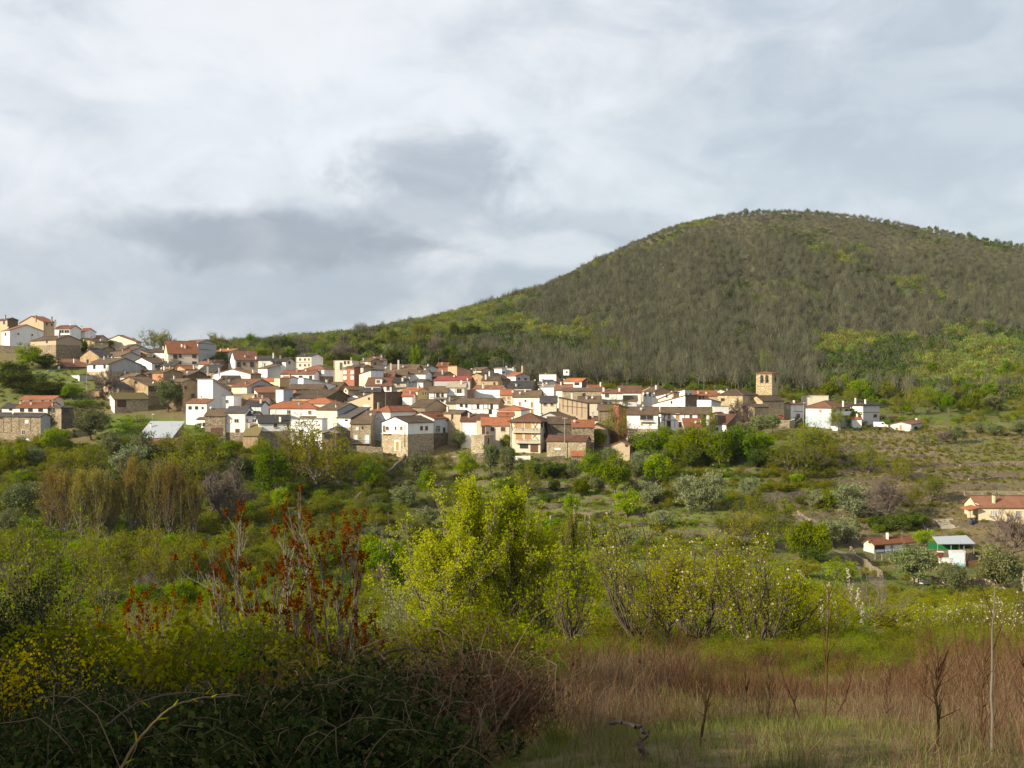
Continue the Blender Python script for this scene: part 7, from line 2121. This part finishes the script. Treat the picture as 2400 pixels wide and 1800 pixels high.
# ------------------------------------------------------------------ walls, poles, vehicles and small things
def path_wall(name, label, pts, h, th, mat, coping=None, cat='wall', dmin=150, stones=False, drop=0.4):
    """a wall following the ground through points given by the photo pixel of its foot (or x, D)"""
    W = []
    for p in pts:
        if len(p) == 3:
            x, y = (p[0] - 1200) / F * p[2], p[2]
        else:
            x, y, _ = on_ground(p[0], p[1], dmin)
        W.append((x, y))
    root = thing(name, label, cat, (W[0][0], W[0][1], gz(*W[0])))
    mb = MB()
    mc = MB()
    for (x0, y0), (x1, y1) in zip(W[:-1], W[1:]):
        n = max(1, int(math.hypot(x1 - x0, y1 - y0) / 2.5))
        for k in range(n):
            a, b = k / n, (k + 1) / n
            xa, ya, xb, yb = x0 + (x1 - x0) * a, y0 + (y1 - y0) * a, x0 + (x1 - x0) * b, y0 + (y1 - y0) * b
            L_ = math.hypot(xb - xa, yb - ya)
            nx, ny = -(yb - ya) / L_ * th / 2, (xb - xa) / L_ * th / 2
            jz = 0.12 * math.sin(k * 2.1 + x0)
            za, zb = gz(xa, ya) + h + jz * 0.4, gz(xb, yb) + h + 0.12 * math.sin((k + 1) * 2.1 + x0) * 0.4
            lo = min(za, zb) - h - drop
            top = [(xa - nx, ya - ny, za), (xb - nx, yb - ny, zb), (xb + nx, yb + ny, zb), (xa + nx, ya + ny, za)]
            i = len(mb.v)
            mb.v.extend(top + [(p[0], p[1], lo) for p in top])
            mb.f.extend([(i, i + 1, i + 2, i + 3), (i + 1, i, i + 4, i + 5), (i + 2, i + 1, i + 5, i + 6), (i + 3, i + 2, i + 6, i + 7), (i, i + 3, i + 7, i + 4)])
            if coping:
                g = 1.25
                tp_ = [(xa - nx * g, ya - ny * g, za + 0.14), (xb - nx * g, yb - ny * g, zb + 0.14), (xb + nx * g, yb + ny * g, zb + 0.14), (xa + nx * g, ya + ny * g, za + 0.14)]
                mc.prism(tp_[::-1], (0, 0, -0.13))
    mb.build('wall', M[mat], root)
    if coping:
        mc.build('coping', coping, root)
    if stones:   # loose stones along the top, each one its own piece
        rs = random.Random(7)
        tmpl = []
        for q in range(4):
            v = []
            rq = random.Random(q)
            bm_v = [(sx * rq.uniform(.7, 1), sy * rq.uniform(.7, 1), sz * rq.uniform(.7, 1)) for sx in (-1, 1) for sy in (-1, 1) for sz in (-1, 1)]
            me = bpy.data.meshes.new('stone')
            me.from_pydata(bm_v, [], [(0, 1, 3, 2), (4, 6, 7, 5), (0, 4, 5, 1), (2, 3, 7, 6), (0, 2, 6, 4), (1, 5, 7, 3)])
            me.materials.append(M['palestone'])
            tmpl.append(me)
        for (x0, y0), (x1, y1) in zip(W[:-1], W[1:]):
            n = int(math.hypot(x1 - x0, y1 - y0) / 0.75)
            for k in range(n):
                t = (k + rs.random() * 0.4) / n
                x, y = x0 + (x1 - x0) * t, y0 + (y1 - y0) * t
                for row in range(2):
                    o = bpy.data.objects.new('stone', tmpl[rs.randrange(4)])
                    s = rs.uniform(0.26, 0.42)
                    o.scale = (s * 1.25, s * 0.8 if row else th * 0.55, s * 0.8)
                    o.location = Vector((x + row * 0.3, y - (th * 0.45 if row else 0), gz(x, y) + (h * 0.55 if row else h + s * 0.3))) - root.location
                    o.rotation_euler = (rs.uniform(-.2, .2), rs.uniform(-.2, .2), math.atan2(y1 - y0, x1 - x0) + rs.uniform(-.3, .3))
                    link(o, root)
    return root


path_wall('terrace_wall', 'dark slate-coloured wall running diagonally down the slope from the white house on the stone base', [(950, 1078), (905, 1122), (862, 1152), (824, 1196)], 1.9, 0.6, 'darkstone')
path_wall('retaining_wall', 'ivy-grown stone retaining wall under the stone house with the balcony door', [(818, 0, 346), (897, 0, 345)], 3.2, 0.6, 'stone', drop=3)
path_wall('garden_wall', 'pale-coped garden wall on the stone terrace left of the half-timbered house', [(1058, 0, 339.5), (1140, 0, 339.5)], 2.4, 0.5, 'stone', P['concrete'], drop=2.5)
for px in (1061, 1097, 1138):
    pass
path_wall('garden_wall', 'white garden wall below the half-timbered house', [(1186, 0, 339), (1243, 0, 339)], 1.3, 0.3, 'white', None, drop=1.5)
path_wall('stone_wall', 'low dry stone wall right of the half-timbered house', [(1262, 0, 336), (1325, 0, 336)], 1.1, 0.6, 'darkstone')
path_wall('retaining_wall', 'dark old stone wall under the big white gable at the left edge', [(-20, 0, 458), (60, 0, 455), (82, 0, 452)], 3.0, 0.6, 'darkstone', drop=2)
path_wall('retaining_wall', 'road retaining wall of stone below the red car', [(1795, 0, 384), (1850, 0, 384), (1862, 0, 392)], 2.6, 0.5, 'palestone', P['concrete'], drop=2)
path_wall('stone_wall', 'short crumbling stone wall curving down beside the villa', [(1848, 1000), (1866, 996), (1880, 985)], 1.3, 0.6, 'darkstone')
path_wall('terrace_wall', 'tall dark terrace wall above the stepped path', [(1784, 1180), (1835, 1180), (1890, 1176)], 2.3, 0.5, 'darkstone')
path_wall('boundary_wall', 'dry stone boundary wall right of the white gate', [(2184, 0, 216), (2260, 0, 215), (2340, 0, 213), (2440, 0, 211)], 1.55, 0.6, 'palestone', stones=True)
path_wall('boundary_wall', 'short stretch of stone wall left of the white gate', [(2135, 0, 220), (2163, 0, 217)], 1.3, 0.6, 'palestone')
path_wall('path_wall', 'cream stone wall beside the lane left of the orchard house', [(1994, 1300), (2030, 1330), (2066, 1358)], 1.7, 0.5, 'stone')
path_wall('path_wall', 'upper stone wall along the lane below the silver olive', [(1868, 1206), (1895, 1222), (1922, 1240)], 0.9, 0.5, 'stone')
path_wall('terrace_wall', 'low brown terrace wall in the green gardens below the poplar tops', [(1290, 1218), (1350, 1210), (1430, 1206)], 0.9, 0.5, 'stone')
path_wall('terrace_wall', 'dark low terrace wall under the round whitewashed-trunk tree', [(1250, 1190), (1310, 1188), (1360, 1185)], 0.8, 0.5, 'darkstone')
path_wall('terrace_wall', 'green-topped terrace wall behind the rusty red tree', [(640, 1240), (700, 1232), (760, 1236)], 1.3, 0.5, 'stone')
path_wall('terrace_wall', 'stone terrace wall across the vineyard left of the yellow bungalow', [(2260, 1165), (2330, 1160), (2410, 1160)], 0.9, 0.5, 'palestone')
path_wall('terrace_wall', 'second vineyard terrace wall, higher up the right slope', [(2270, 1128), (2340, 1124), (2410, 1122)], 0.8, 0.5, 'stone')
path_wall('terrace_wall', 'topmost vineyard terrace wall on the right slope', [(2250, 1098), (2330, 1092), (2410, 1090)], 0.8, 0.5, 'stone')
path_wall('terrace_wall', 'dark terrace wall in the middle orchard left of the lane', [(1600, 1262), (1680, 1262), (1760, 1268)], 0.9, 0.5, 'darkstone')
path_wall('terrace_wall', 'low terrace wall at the foot of the middle orchard', [(1620, 1302), (1700, 1300), (1790, 1300)], 0.8, 0.5, 'stone')

for lb, pts in (('long low terrace wall across the green gardens under the long stone shed', [(1260, 1150), (1350, 1148), (1440, 1146)]),
                ('terrace wall behind the silvery olives in mid slope', [(1560, 1128), (1640, 1132), (1720, 1134)]),
                ('terrace wall in the grass below the spring-green tree in mid slope', [(1400, 1236), (1480, 1234), (1560, 1230)]),
                ('terrace wall between the budding orchard trees in mid slope', [(1640, 1236), (1720, 1234), (1790, 1232)]),
                ('terrace wall crossing the bank left of the poplar tops', [(930, 1212), (990, 1208), (1050, 1206)]),
                ('broken terrace wall in the brown vineyard left of the barrels', [(2080, 1150), (2150, 1146), (2220, 1144)]),
                ('thin upper terrace wall in the brown vineyard below the villa', [(1960, 1050), (2040, 1052), (2130, 1054)])):
    path_wall('terrace_wall', lb, pts, 0.85, 0.5, 'stone' if 'vineyard' in lb else 'darkstone')


def lane(name, pts, w, mat, lift=0.03):
    """a strip laid on the ground"""
    V = []
    for (a, b) in pts:
        if b > 900:
            x, y, _ = on_ground(a, b)
        else:
            x, y = (a - 1200) / F * b, b
        V.append((x, y))
    L_, R_ = [], []
    for i, (x, y) in enumerate(V):
        x0, y0 = V[max(0, i - 1)]
        x1, y1 = V[min(len(V) - 1, i + 1)]
        d = math.hypot(x1 - x0, y1 - y0)
        nx, ny = -(y1 - y0) / d * w / 2, (x1 - x0) / d * w / 2
        L_.append((x - nx, y - ny)); R_.append((x + nx, y + ny))
    mb = MB()
    for i in range(len(V) - 1):
        for k in range(6):
            f0, f1 = k / 6, (k + 1) / 6
            q = []
            for (A, f) in ((L_, f0), (R_, f0), (R_, f1), (L_, f1)):
                x = A[i][0] + (A[i + 1][0] - A[i][0]) * f
                y = A[i][1] + (A[i + 1][1] - A[i][1]) * f
                q.append((x, y, gz(x, y) + lift + 0.12))
            mb.poly(q)
    o = mb.build(name, mat)
    o['kind'] = 'structure'
    return o


lane_mat = m_flat('worn_lane', (0.20, 0.165, 0.125), 0.95, 0.1, 0.5)
lane('path', [(1868, 1212), (1900, 1240), (1935, 1268), (1985, 1305), (2020, 1340), (2058, 1372), (2110, 1392)], 2.6, lane_mat)
lane('track', [(2200, 1236), (2240, 1224)], 2.2, m_flat('concrete_track', (0.36, 0.31, 0.24), 0.95, 0.1, 0.4))
lane('road', [(1770, 392), (1800, 389), (1850, 388), (1900, 394)], 5.0, m_flat('asphalt', (0.09, 0.085, 0.08), 0.95, 0.1, 0.3))


def pole(label, px, pyb, pyt, D=None, r=0.11, mat='polewood', cross=False, lamp=False, name='utility_pole'):
    if D is None:
        x, y, z = on_ground(px, pyb)
    else:
        x, y = (px - 1200) / F * D, D
        z = gz(x, y)
    zt = (900 - pyt) / F * y
    root = thing(name, label, 'street lamp' if lamp else 'pole', (x, y, z))
    mb = MB(); mb.tube((x, y, z - 0.5), (x, y, zt), r * 1.2, r * 0.8, 7); mb.build('post', P[mat], root)
    if cross:
        mb = MB(); mb.box((x, y - 0.1, zt - 0.4), (1.6, 0.1, 0.12)); mb.build('crossarm', P[mat], root)
        for k in (-0.65, -0.2, 0.25, 0.7):
            mb = MB(); mb.tube((x + k, y - 0.1, zt - 0.34), (x + k, y - 0.1, zt - 0.1), 0.06, 0.04, 6); mb.build('insulator', P['blind'], root)
    if lamp:
        mb = MB(); mb.box((x + 0.25, y - 0.1, zt), (0.7, 0.3, 0.16)); mb.build('lamp_head', P['pot'], root)
    return root


pole('dark wooden pole on the slope right of the ochre poplars', 910, 1258, 1198)
pole('thin dark pole beside the red earth bank left of the poplar top', 1432, 1212, 1160)
pole('slim grey pole in front of the tumbledown stable', 203, 0, 833, D=398, mat='pole', r=0.09)
pole('dark wooden pole below the mossy lean-to', 321, 0, 950, D=356)
pole('slim pole with a lamp above the shed with the metal roof', 357, 0, 971, D=349, mat='pole', r=0.07, lamp=True, name='street_lamp')
pole('pale pole with crossarm among the roofs left of the yellow villa', 616, 0, 846, D=420, mat='pole', cross=True)
pole('pale lamp post between white walls near the top of the village', 237, 0, 806, D=462, mat='pole', r=0.07, lamp=True, name='street_lamp')
pole('grey concrete pole with crossarm in front of the dark stone shed', 1323.5, 0, 978, D=338, mat='pole', cross=True)
pole('thin mast with a dish rising over the front row near the big red roof', 904, 0, 920, D=366, mat='pole', r=0.06)
pole('white-headed post by the half-hidden path in the middle orchard', 1872, 1242, 1226, r=0.14, mat='pole')
pole('slim post by the gate yard of the orchard house', 2051, 1312, 1292, r=0.07, mat='pole')
pole('white-footed post right of the slim one by the orchard house', 2067, 1318, 1298, r=0.09, mat='pole')
pole('rust-dark pole beside the lane above the orchard house', 1941, 1248, 1200, r=0.1)
pole('pole at the corner of the green shelter', 2174, 1258, 1238, r=0.09, mat='pole')
pole('lamp post beside the villa and the church house', 1883.5, 0, 944, D=392, mat='pole', r=0.08, lamp=True, name='street_lamp')

# fence posts of the small vegetable garden
for k, px in enumerate((1666, 1700)):
    pole(('white post at the left end of the vegetable plot', 'white post at the right end of the vegetable plot')[k], px, 1112, 1106, mat='pole', r=0.2, name='fence_post')


def ring_body(mb, prof, y0, y1):
    pass


def vehicle(name, label, px, D, py_wheel, ln, kind, col, yaw):
    x, y = (px - 1200) / F * D, D
    z = (900 - py_wheel) / F * D
    root = thing(name, label, kind, (x, y, z))
    ca, sa = math.cos(yaw), math.sin(yaw)

    def T(u, v, w):
        return (x + u * ca - v * sa, y + u * sa + v * ca, z + w)
    hw = 0.82 if kind == 'car' else 0.92
    if kind == 'car':
        prof = [(-2.0, 0.32), (-2.02, 0.75), (-1.75, 0.86), (-1.2, 1.35), (0.35, 1.4), (0.95, 0.92), (1.9, 0.78), (2.02, 0.5), (2.0, 0.3)]
        glass = [(-1.05, 0.93), (-0.85, 1.28), (0.28, 1.32), (0.72, 0.93)]
        wheels = (-1.25, 1.28)
        wr = 0.3
    else:
        prof = [(-2.35, 0.4), (-2.4, 1.9), (-2.3, 2.05), (0.9, 2.05), (1.45, 1.25), (2.3, 1.02), (2.42, 0.6), (2.4, 0.38)]
        glass = [(0.15, 1.25), (0.2, 1.8), (0.85, 1.8), (1.2, 1.25)]
        wheels = (-1.55, 1.6)
        wr = 0.34
    mb = MB()
    mb.prism([T(u, -hw, w) for u, w in prof], tuple(np.array(T(0, hw, 0)) - np.array(T(0, -hw, 0))))
    mb.build('body', m_flat(name + '_paint', col, 0.25, 0.6, 0.1), root)
    for sgn in (-1, 1):
        mb = MB()
        v0 = sgn * (hw - 0.05)
        mb.prism([T(u, v0, w) for u, w in glass], tuple(np.array(T(0, sgn * 0.075, 0)) - np.array(T(0, 0, 0))))
        mb.build('side_window', P['glass'], root)
        for u in wheels:
            mb = MB(); mb.tube(T(u, sgn * (hw - 0.2), wr), T(u, sgn * (hw + 0.03), wr), wr, wr, 14); wo = mb.build('wheel', P['iron'], root)
            mb = MB(); mb.tube(T(u, sgn * (hw + 0.02), wr), T(u, sgn * (hw + 0.05), wr), wr * 0.6, wr * 0.55, 10); mb.build('rim', P['steel'], wo)
    a, b = (glass[2], glass[3])
    k = 4 if kind == 'car' else 3
    (u0, w0), (u1, w1) = prof[k], prof[k + 1]
    mb = MB(); n_ = Vector((w0 - w1, 0, u1 - u0)).normalized() * 0.02
    mb.prism([T(u0 + (u1 - u0) * t + n_.x, v, w0 + (w1 - w0) * t + n_.z) for t, v in ((0.12, -0.66), (0.12, 0.66), (0.92, 0.72), (0.92, -0.72))], (0, 0, -0.03))
    mb.build('windscreen', P['glass'], root)
    for v in (-0.6, 0.6):
        mb = MB(); u = prof[-2][0]; mb.box(T(u - 0.02, v, prof[-2][1] + 0.12), (0.1, 0.3, 0.16), yaw); mb.build('headlight', P['blind'], root)
    return root


vehicle('parked_car', 'dark red car parked behind the stone parapet beside the church', 1824, 389.5, 981, 4, 'car', (0.30, 0.012, 0.016), math.radians(180 + 6))
vehicle('parked_van', 'white van parked on the dirt beside the charcoal-roofed house', 2064, 388, 1002.5, 4.8, 'van', (0.78, 0.78, 0.76), math.radians(-12))

# the white gate between the two stretches of boundary wall
D_ = 216.3
gx0, gx1 = (2164 - 1200) / F * D_, (2183 - 1200) / F * D_ + 0.0
gx0, gx1 = (2186 - 1200) / F * D_ - 2.75, (2186 - 1200) / F * D_ - 0.1
zg = gz((gx0 + gx1) / 2, D_)
gate = thing('gate', 'white metal gate with dark upper bars in the stone boundary wall', 'gate', ((gx0 + gx1) / 2, D_, zg))
mb = MB(); mb.box(((gx0 + gx1) / 2, D_, zg + 0.42), (gx1 - gx0, 0.06, 0.75)); mb.build('gate_panel', M['white'], gate)
for k in range(11):
    xx = gx0 + (gx1 - gx0) * k / 10
    mb = MB(); mb.box((xx, D_ + 0.003, zg + 1.15), (0.05, 0.05, 0.72)); mb.build('bar', P['iron'], gate)
mb = MB(); mb.box(((gx0 + gx1) / 2, D_, zg + 1.54), (gx1 - gx0 + 0.1, 0.07, 0.07)); mb.build('top_rail', P['iron'], gate)
for xx in (gx0 - 0.12, gx1 + 0.12):
    mb = MB(); mb.box((xx, D_, zg + 0.75), (0.16, 0.16, 1.7)); mb.build('gate_post', P['iron'], gate)

# the green-sided shelter with its clutter
DS = 246.0
SX = lambda zx: (2000 + zx / 4.6075 - 1200) / F * DS
SZ = lambda zy: (900 - (1080 + zy / 4.6075)) / F * DS
st = thing('shelter', 'makeshift shelter with a grey sheet roof and green netting side', 'shelter', (SX(1080), DS, SZ(985)))
mb = MB(); mb.prism([(SX(888), DS - 1.2, SZ(888)), (SX(1292), DS - 1.2, SZ(884)), (SX(1288), DS + 3.4, SZ(826)), (SX(915), DS + 3.4, SZ(842))], (0, 0, -0.12)); mb.build('roof', R['m'], st)
for zx in (895, 1040, 1180, 1286):
    mb = MB(); mb.tube((SX(zx), DS - 0.8, SZ(1000)), (SX(zx), DS - 0.8, SZ(888)), 0.07); mb.build('post', P['steel'], st)
mb = MB(); mb.box(((SX(850) + SX(1180)) / 2, DS + 2.2, (SZ(895) + SZ(975)) / 2), (SX(1180) - SX(850), 0.06, SZ(895) - SZ(975))); mb.build('green_netting', m_flat('green_netting', (0.015, 0.17, 0.055), 0.8), st)
mb = MB(); mb.box(((SX(1185) + SX(1330)) / 2, DS + 2.0, (SZ(900) + SZ(965)) / 2), (SX(1330) - SX(1190), 0.06, SZ(900) - SZ(965))); mb.build('green_netting', m_flat('dark_green_netting', (0.01, 0.10, 0.04), 0.8), st)
mb = MB(); mb.prism([(SX(1140), DS - 1.6, SZ(892)), (SX(1330), DS - 1.2, SZ(912)), (SX(1330), DS + 1.8, SZ(908)), (SX(1140), DS + 1.8, SZ(888))], (0, 0, -0.08)); mb.build('side_roof', P['iron'], st)


def on_yard(zx, d):
    return SX(zx), DS + d, gz(SX(zx), DS + d)


def block(name, label, cat, zx, zy0, zy1, zw, d, mat, depth=1.5):
    x = SX(zx)
    z0, z1 = SZ(zy1), SZ(zy0)
    g = gz(x, DS + d)
    root = thing(name, label, cat, (x, DS + d, g))
    w = SX(zw) - SX(0)
    mb_ = MB(); mb_.box((x, DS + d, (min(z0, g - 0.1) + z1) / 2), (w, depth, z1 - min(z0, g - 0.1))); mb_.build('body', mat, root)
    mb_ = MB(); mb_.box((x, DS + d, z1 + 0.05), (w + 0.16, depth + 0.16, 0.1)); mb_.build('lid', P['pot'], root)
    return root


block('water_tank', 'big pale grey water tank under the edge of the green shelter', 'tank', 1090, 965, 1060, 150, -1.5, P['pale'])
block('low_wall', 'low white block wall in front of the green shelter', 'wall', 950, 1036, 1075, 130, -2.2, M['white'], 0.4)
block('rusty_bin', 'dark red bin with pale lid left of the water tank', 'bin', 914, 975, 1025, 52, -1.4, m_flat('dark_red_paint', (0.14, 0.03, 0.025), 0.6), 0.9)


def barrel(label, x, y, r, h, mat):
    z = gz(x, y)
    root = thing('barrel', label, 'barrel', (x, y, z))
    n = 14
    mb_ = MB()
    prof = [(0.0, 0.92), (0.12, 1.0), (0.35, 1.03), (0.65, 1.03), (0.88, 1.0), (1.0, 0.9)]
    for (a, ra), (b, rb) in zip(prof[:-1], prof[1:]):
        i = len(mb_.v)
        for hh, q in ((a, ra), (b, rb)):
            for k in range(n):
                t = 2 * math.pi * k / n
                mb_.v.append((x + r * q * math.cos(t), y + r * q * math.sin(t), z - 0.05 + h * hh))
        for k in range(n):
            mb_.f.append((i + k, i + (k + 1) % n, i + n + (k + 1) % n, i + n + k))
    mb_.build('body', mat, root)
    mb_ = MB(); mb_.tube((x, y, z + h - 0.08), (x, y, z + h - 0.02), r * 0.88, r * 0.88, n); mb_.build('lid', mat, root)
    return root


bl = m_flat('dark_blue_plastic', (0.028, 0.036, 0.062), 0.4, 0.4)
wb = m_flat('white_plastic', (0.62, 0.64, 0.66), 0.4, 0.4)
bx, by, bz = on_ground(2000 + 1275 / 4.6075, 1080 + 690 / 4.6075)
barrel('dark blue barrel on the left below the yellow bungalow', bx, by, 0.43, 1.0, bl)
barrel('dark blue barrel on the right below the yellow bungalow', bx + 0.8, by + 0.25, 0.42, 0.98, bl)
x, y, z = on_yard(1018, -2.9); barrel('grey-white barrel left of the light blue sack by the shelter', x, y, 0.42, 1.0, wb)
x, y, z = on_yard(1052, -2.8); barrel('white barrel squeezed between the grey-white barrel and the blue sack', x, y, 0.36, 0.95, wb)
x, y, z = on_yard(1100, -3.1)
sack = thing('tarpaulin', 'light blue crumpled tarpaulin heap in front of the water tank', 'tarpaulin', (x, y, z))
mb = MB(); rs_ = random.Random(3); n = 9
ring0 = [(x + 0.95 * math.cos(2 * math.pi * k / n) * rs_.uniform(.8, 1.1), y + 0.6 * math.sin(2 * math.pi * k / n) * rs_.uniform(.8, 1.1), z - 0.05) for k in range(n)]
ring1 = [(x + 0.55 * math.cos(2 * math.pi * k / n + .3) * rs_.uniform(.7, 1.2), y + 0.4 * math.sin(2 * math.pi * k / n + .3), z + rs_.uniform(.5, .85)) for k in range(n)]
for k in range(n):
    mb.poly([ring0[k], ring0[(k + 1) % n], ring1[(k + 1) % n], ring1[k]])
mb.poly(ring1)
mb.build('sheet', m_flat('light_blue_sheet', (0.30, 0.55, 0.66), 0.5), sack)
x, y, z = on_yard(1255, -1.0)
rc = thing('trailer', 'rust-brown old trailer box at the dark end of the shelter', 'trailer', (x, y, z))
mb = MB(); mb.box((x, y, z + 0.95), (3.0, 1.5, 0.8)); mb.build('box', m_flat('rust', (0.13, 0.055, 0.03), 0.9), rc)
for k in (-0.9, 0.9):
    mb = MB(); mb.tube((x + k, y - 0.85, z + 0.4), (x + k, y - 0.7, z + 0.4), 0.4, 0.4, 12); mb.build('wheel', P['iron'], rc)
# pale boulder behind the rusty red tree
x, y = (648 - 1200) / F * 30, 30.0
z = gz(x, y)
rb_ = thing('boulder', 'pale grey boulder behind the rusty red tree', 'boulder', (x, y, z))
me = bpy.data.meshes.new('boulder')
vv, ff = [], []
nu, nv = 12, 8
rs_ = np.random.default_rng(9)
for j in range(nv + 1):
    for i in range(nu):
        t, p_ = 2 * math.pi * i / nu, math.pi * j / nv
        k = 0.85 + 0.3 * float(vnoise(math.cos(t) * 1.5 + 3, math.sin(t) * 1.5 + p_ * 2, 5))
        vv.append((0.75 * k * math.sin(p_) * math.cos(t) + 0.2 * math.cos(p_), 0.5 * k * math.sin(p_) * math.sin(t), 0.8 + 0.85 * k * math.cos(p_)))
for j in range(nv):
    for i in range(nu):
        ff.append((j * nu + i, j * nu + (i + 1) % nu, (j + 1) * nu + (i + 1) % nu, (j + 1) * nu + i))
me.from_pydata(vv, [], ff)
me.materials.append(M['lightgrey'])
obj('rock', me, rb_)

# old vines pruned to stumps on the right-hand slope, alike as peas
vm = []
for k in range(5):
    r = np.random.default_rng(700 + k)
    segs = []
    p = np.zeros(3)
    for j in range(4):
        q = p + np.array([r.normal(0, .06), r.normal(0, .06), 0.16])
        segs.append((*p, *q, 0.10 - 0.012 * j, 0.09 - 0.012 * j)); p = q
    for j in range(5):
        a = j * 1.25 + r.random()
        e = p + np.array([math.cos(a) * 0.35, math.sin(a) * 0.35, r.uniform(.1, .4)])
        segs.append((*p, *e, 0.06, 0.03))
    V, Fq = tubes_np(segs, 5)
    vm.append(join_parts('vine', [(V, Fq, B['dark'], None)]))
rv = random.Random(4)
n_v = 0
for row in range(24):
    D = 292 + row * 4.0
    for c_ in range(13):
        px = 1905 + c_ * 42 + rv.uniform(-9, 9) + (row % 2) * 20
        if px > 2420 or rv.random() < 0.22 or (D > 372 and px < 2000):
            continue
        x = (px - 1200) / F * D
        y = D + rv.uniform(-0.8, 0.8)
        if n_v >= 240:
            break
        o = bpy.data.objects.new('vine_stump', vm[rv.randrange(5)])
        o.location = (x, y, gz(x, y) - 0.05)
        s = rv.uniform(1.0, 1.7)
        o.scale = (s, s, s)
        o.rotation_euler = (0, 0, rv.uniform(0, 6.28))
        link(o)
        tag(o, 'small dark gnarled vine stump on the brown terraced slope', 'vine', 'old vines on the right-hand terraces')
        n_v += 1

# ------------------------------------------------------------------ labels of the many trees: by look, then by what stands near
LANDMARKS += [('the rusty red tree', 640, 1330), ('the tall poplar pair', 1165, 1330), ('the white gate', 2173, 1395), ('the green shelter', 2240, 1280),
              ('the lane', 1990, 1320), ('the row of ochre poplars', 290, 1210), ('the garden wall', 1098, 1060), ('the diagonal dark wall', 885, 1135),
              ('the tall dark terrace wall', 1835, 1165), ('the vegetable plot', 1685, 1110), ('the airy light green tree', 95, 1360), ('the vineyard slope', 2150, 1120),
              ('the skyline', 640, 790), ('the wooded hill foot', 2150, 900), ('the rounded hilltop', 1780, 490), ('the hill shoulder', 2250, 535)]


def size_word(w, h, md):
    a = w * h
    return 'large ' if a > md * 1.6 else ('small ' if a < md * 0.55 else '')


def where(px, py, lx, ly):
    dx, dy = px - lx, py - ly
    if abs(dx) > 1.3 * abs(dy):
        return ('left of ' if dx < 0 else 'right of ')
    if dy > 0:
        return 'below ' + ('and left of ' if dx < -25 else ('and right of ' if dx > 25 else ''))
    return 'above ' + ('and left of ' if dx < -25 else ('and right of ' if dx > 25 else ''))


def label_trees():
    KIND['fill'] = ('house', 'low old brown-roofed house', 'house')
    for o_, px, ye, w, h in FILL:
        TREES.append([o_, 'fill', px, ye + 30, w, h])
    by = {}
    for T in TREES:
        by.setdefault(T[1], []).append(T[4] * T[5])
    md = {k: float(np.median(v)) for k, v in by.items()}
    groups = {}
    for T in TREES:
        t, kind, px, py, w, h = T
        mid = py - h * 0.5
        b = min(LANDMARKS, key=lambda l: math.hypot(px - l[1], mid - l[2]))
        key = size_word(w, h, md[kind]) + KIND[kind][1] + ' ' + where(px, mid, b[1], b[2]) + b[0]
        if len(key.split()) > 12:
            key = key.replace('above and left of ', 'left of ').replace('above and right of ', 'right of ').replace('below and left of ', 'left of ').replace('below and right of ', 'right of ')
        groups.setdefault(key, []).append(T)
    ORD = ['', 'second', 'third', 'fourth', 'fifth', 'sixth', 'seventh', 'eighth', 'ninth', 'tenth', 'eleventh', 'twelfth']
    for key, Ts in groups.items():
        if len(Ts) == 1:
            Ts[0][0]['label'] = key
        else:
            Ts.sort(key=lambda T: T[2])
            n = len(Ts)
            for i, T in enumerate(Ts):
                if i == 0:
                    o_ = 'leftmost'
                elif i == n - 1:
                    o_ = 'rightmost'
                elif n == 3:
                    o_ = 'middle'
                elif i < 12:
                    o_ = ORD[i] + ' from left'
                else:
                    o_ = ORD[n - 1 - i] + ' from right' if n - 1 - i < 12 else 'number %d from left' % (i + 1)
                T[0]['label'] = key + ', ' + o_
        for T in Ts:
            T[0]['group'] = 'low old houses between the rows' if T[1] == 'fill' else KIND[T[1]][1] + 's of the valley'


label_trees()
for f_ in FLAGS:
    print('HOUSE?', f_)
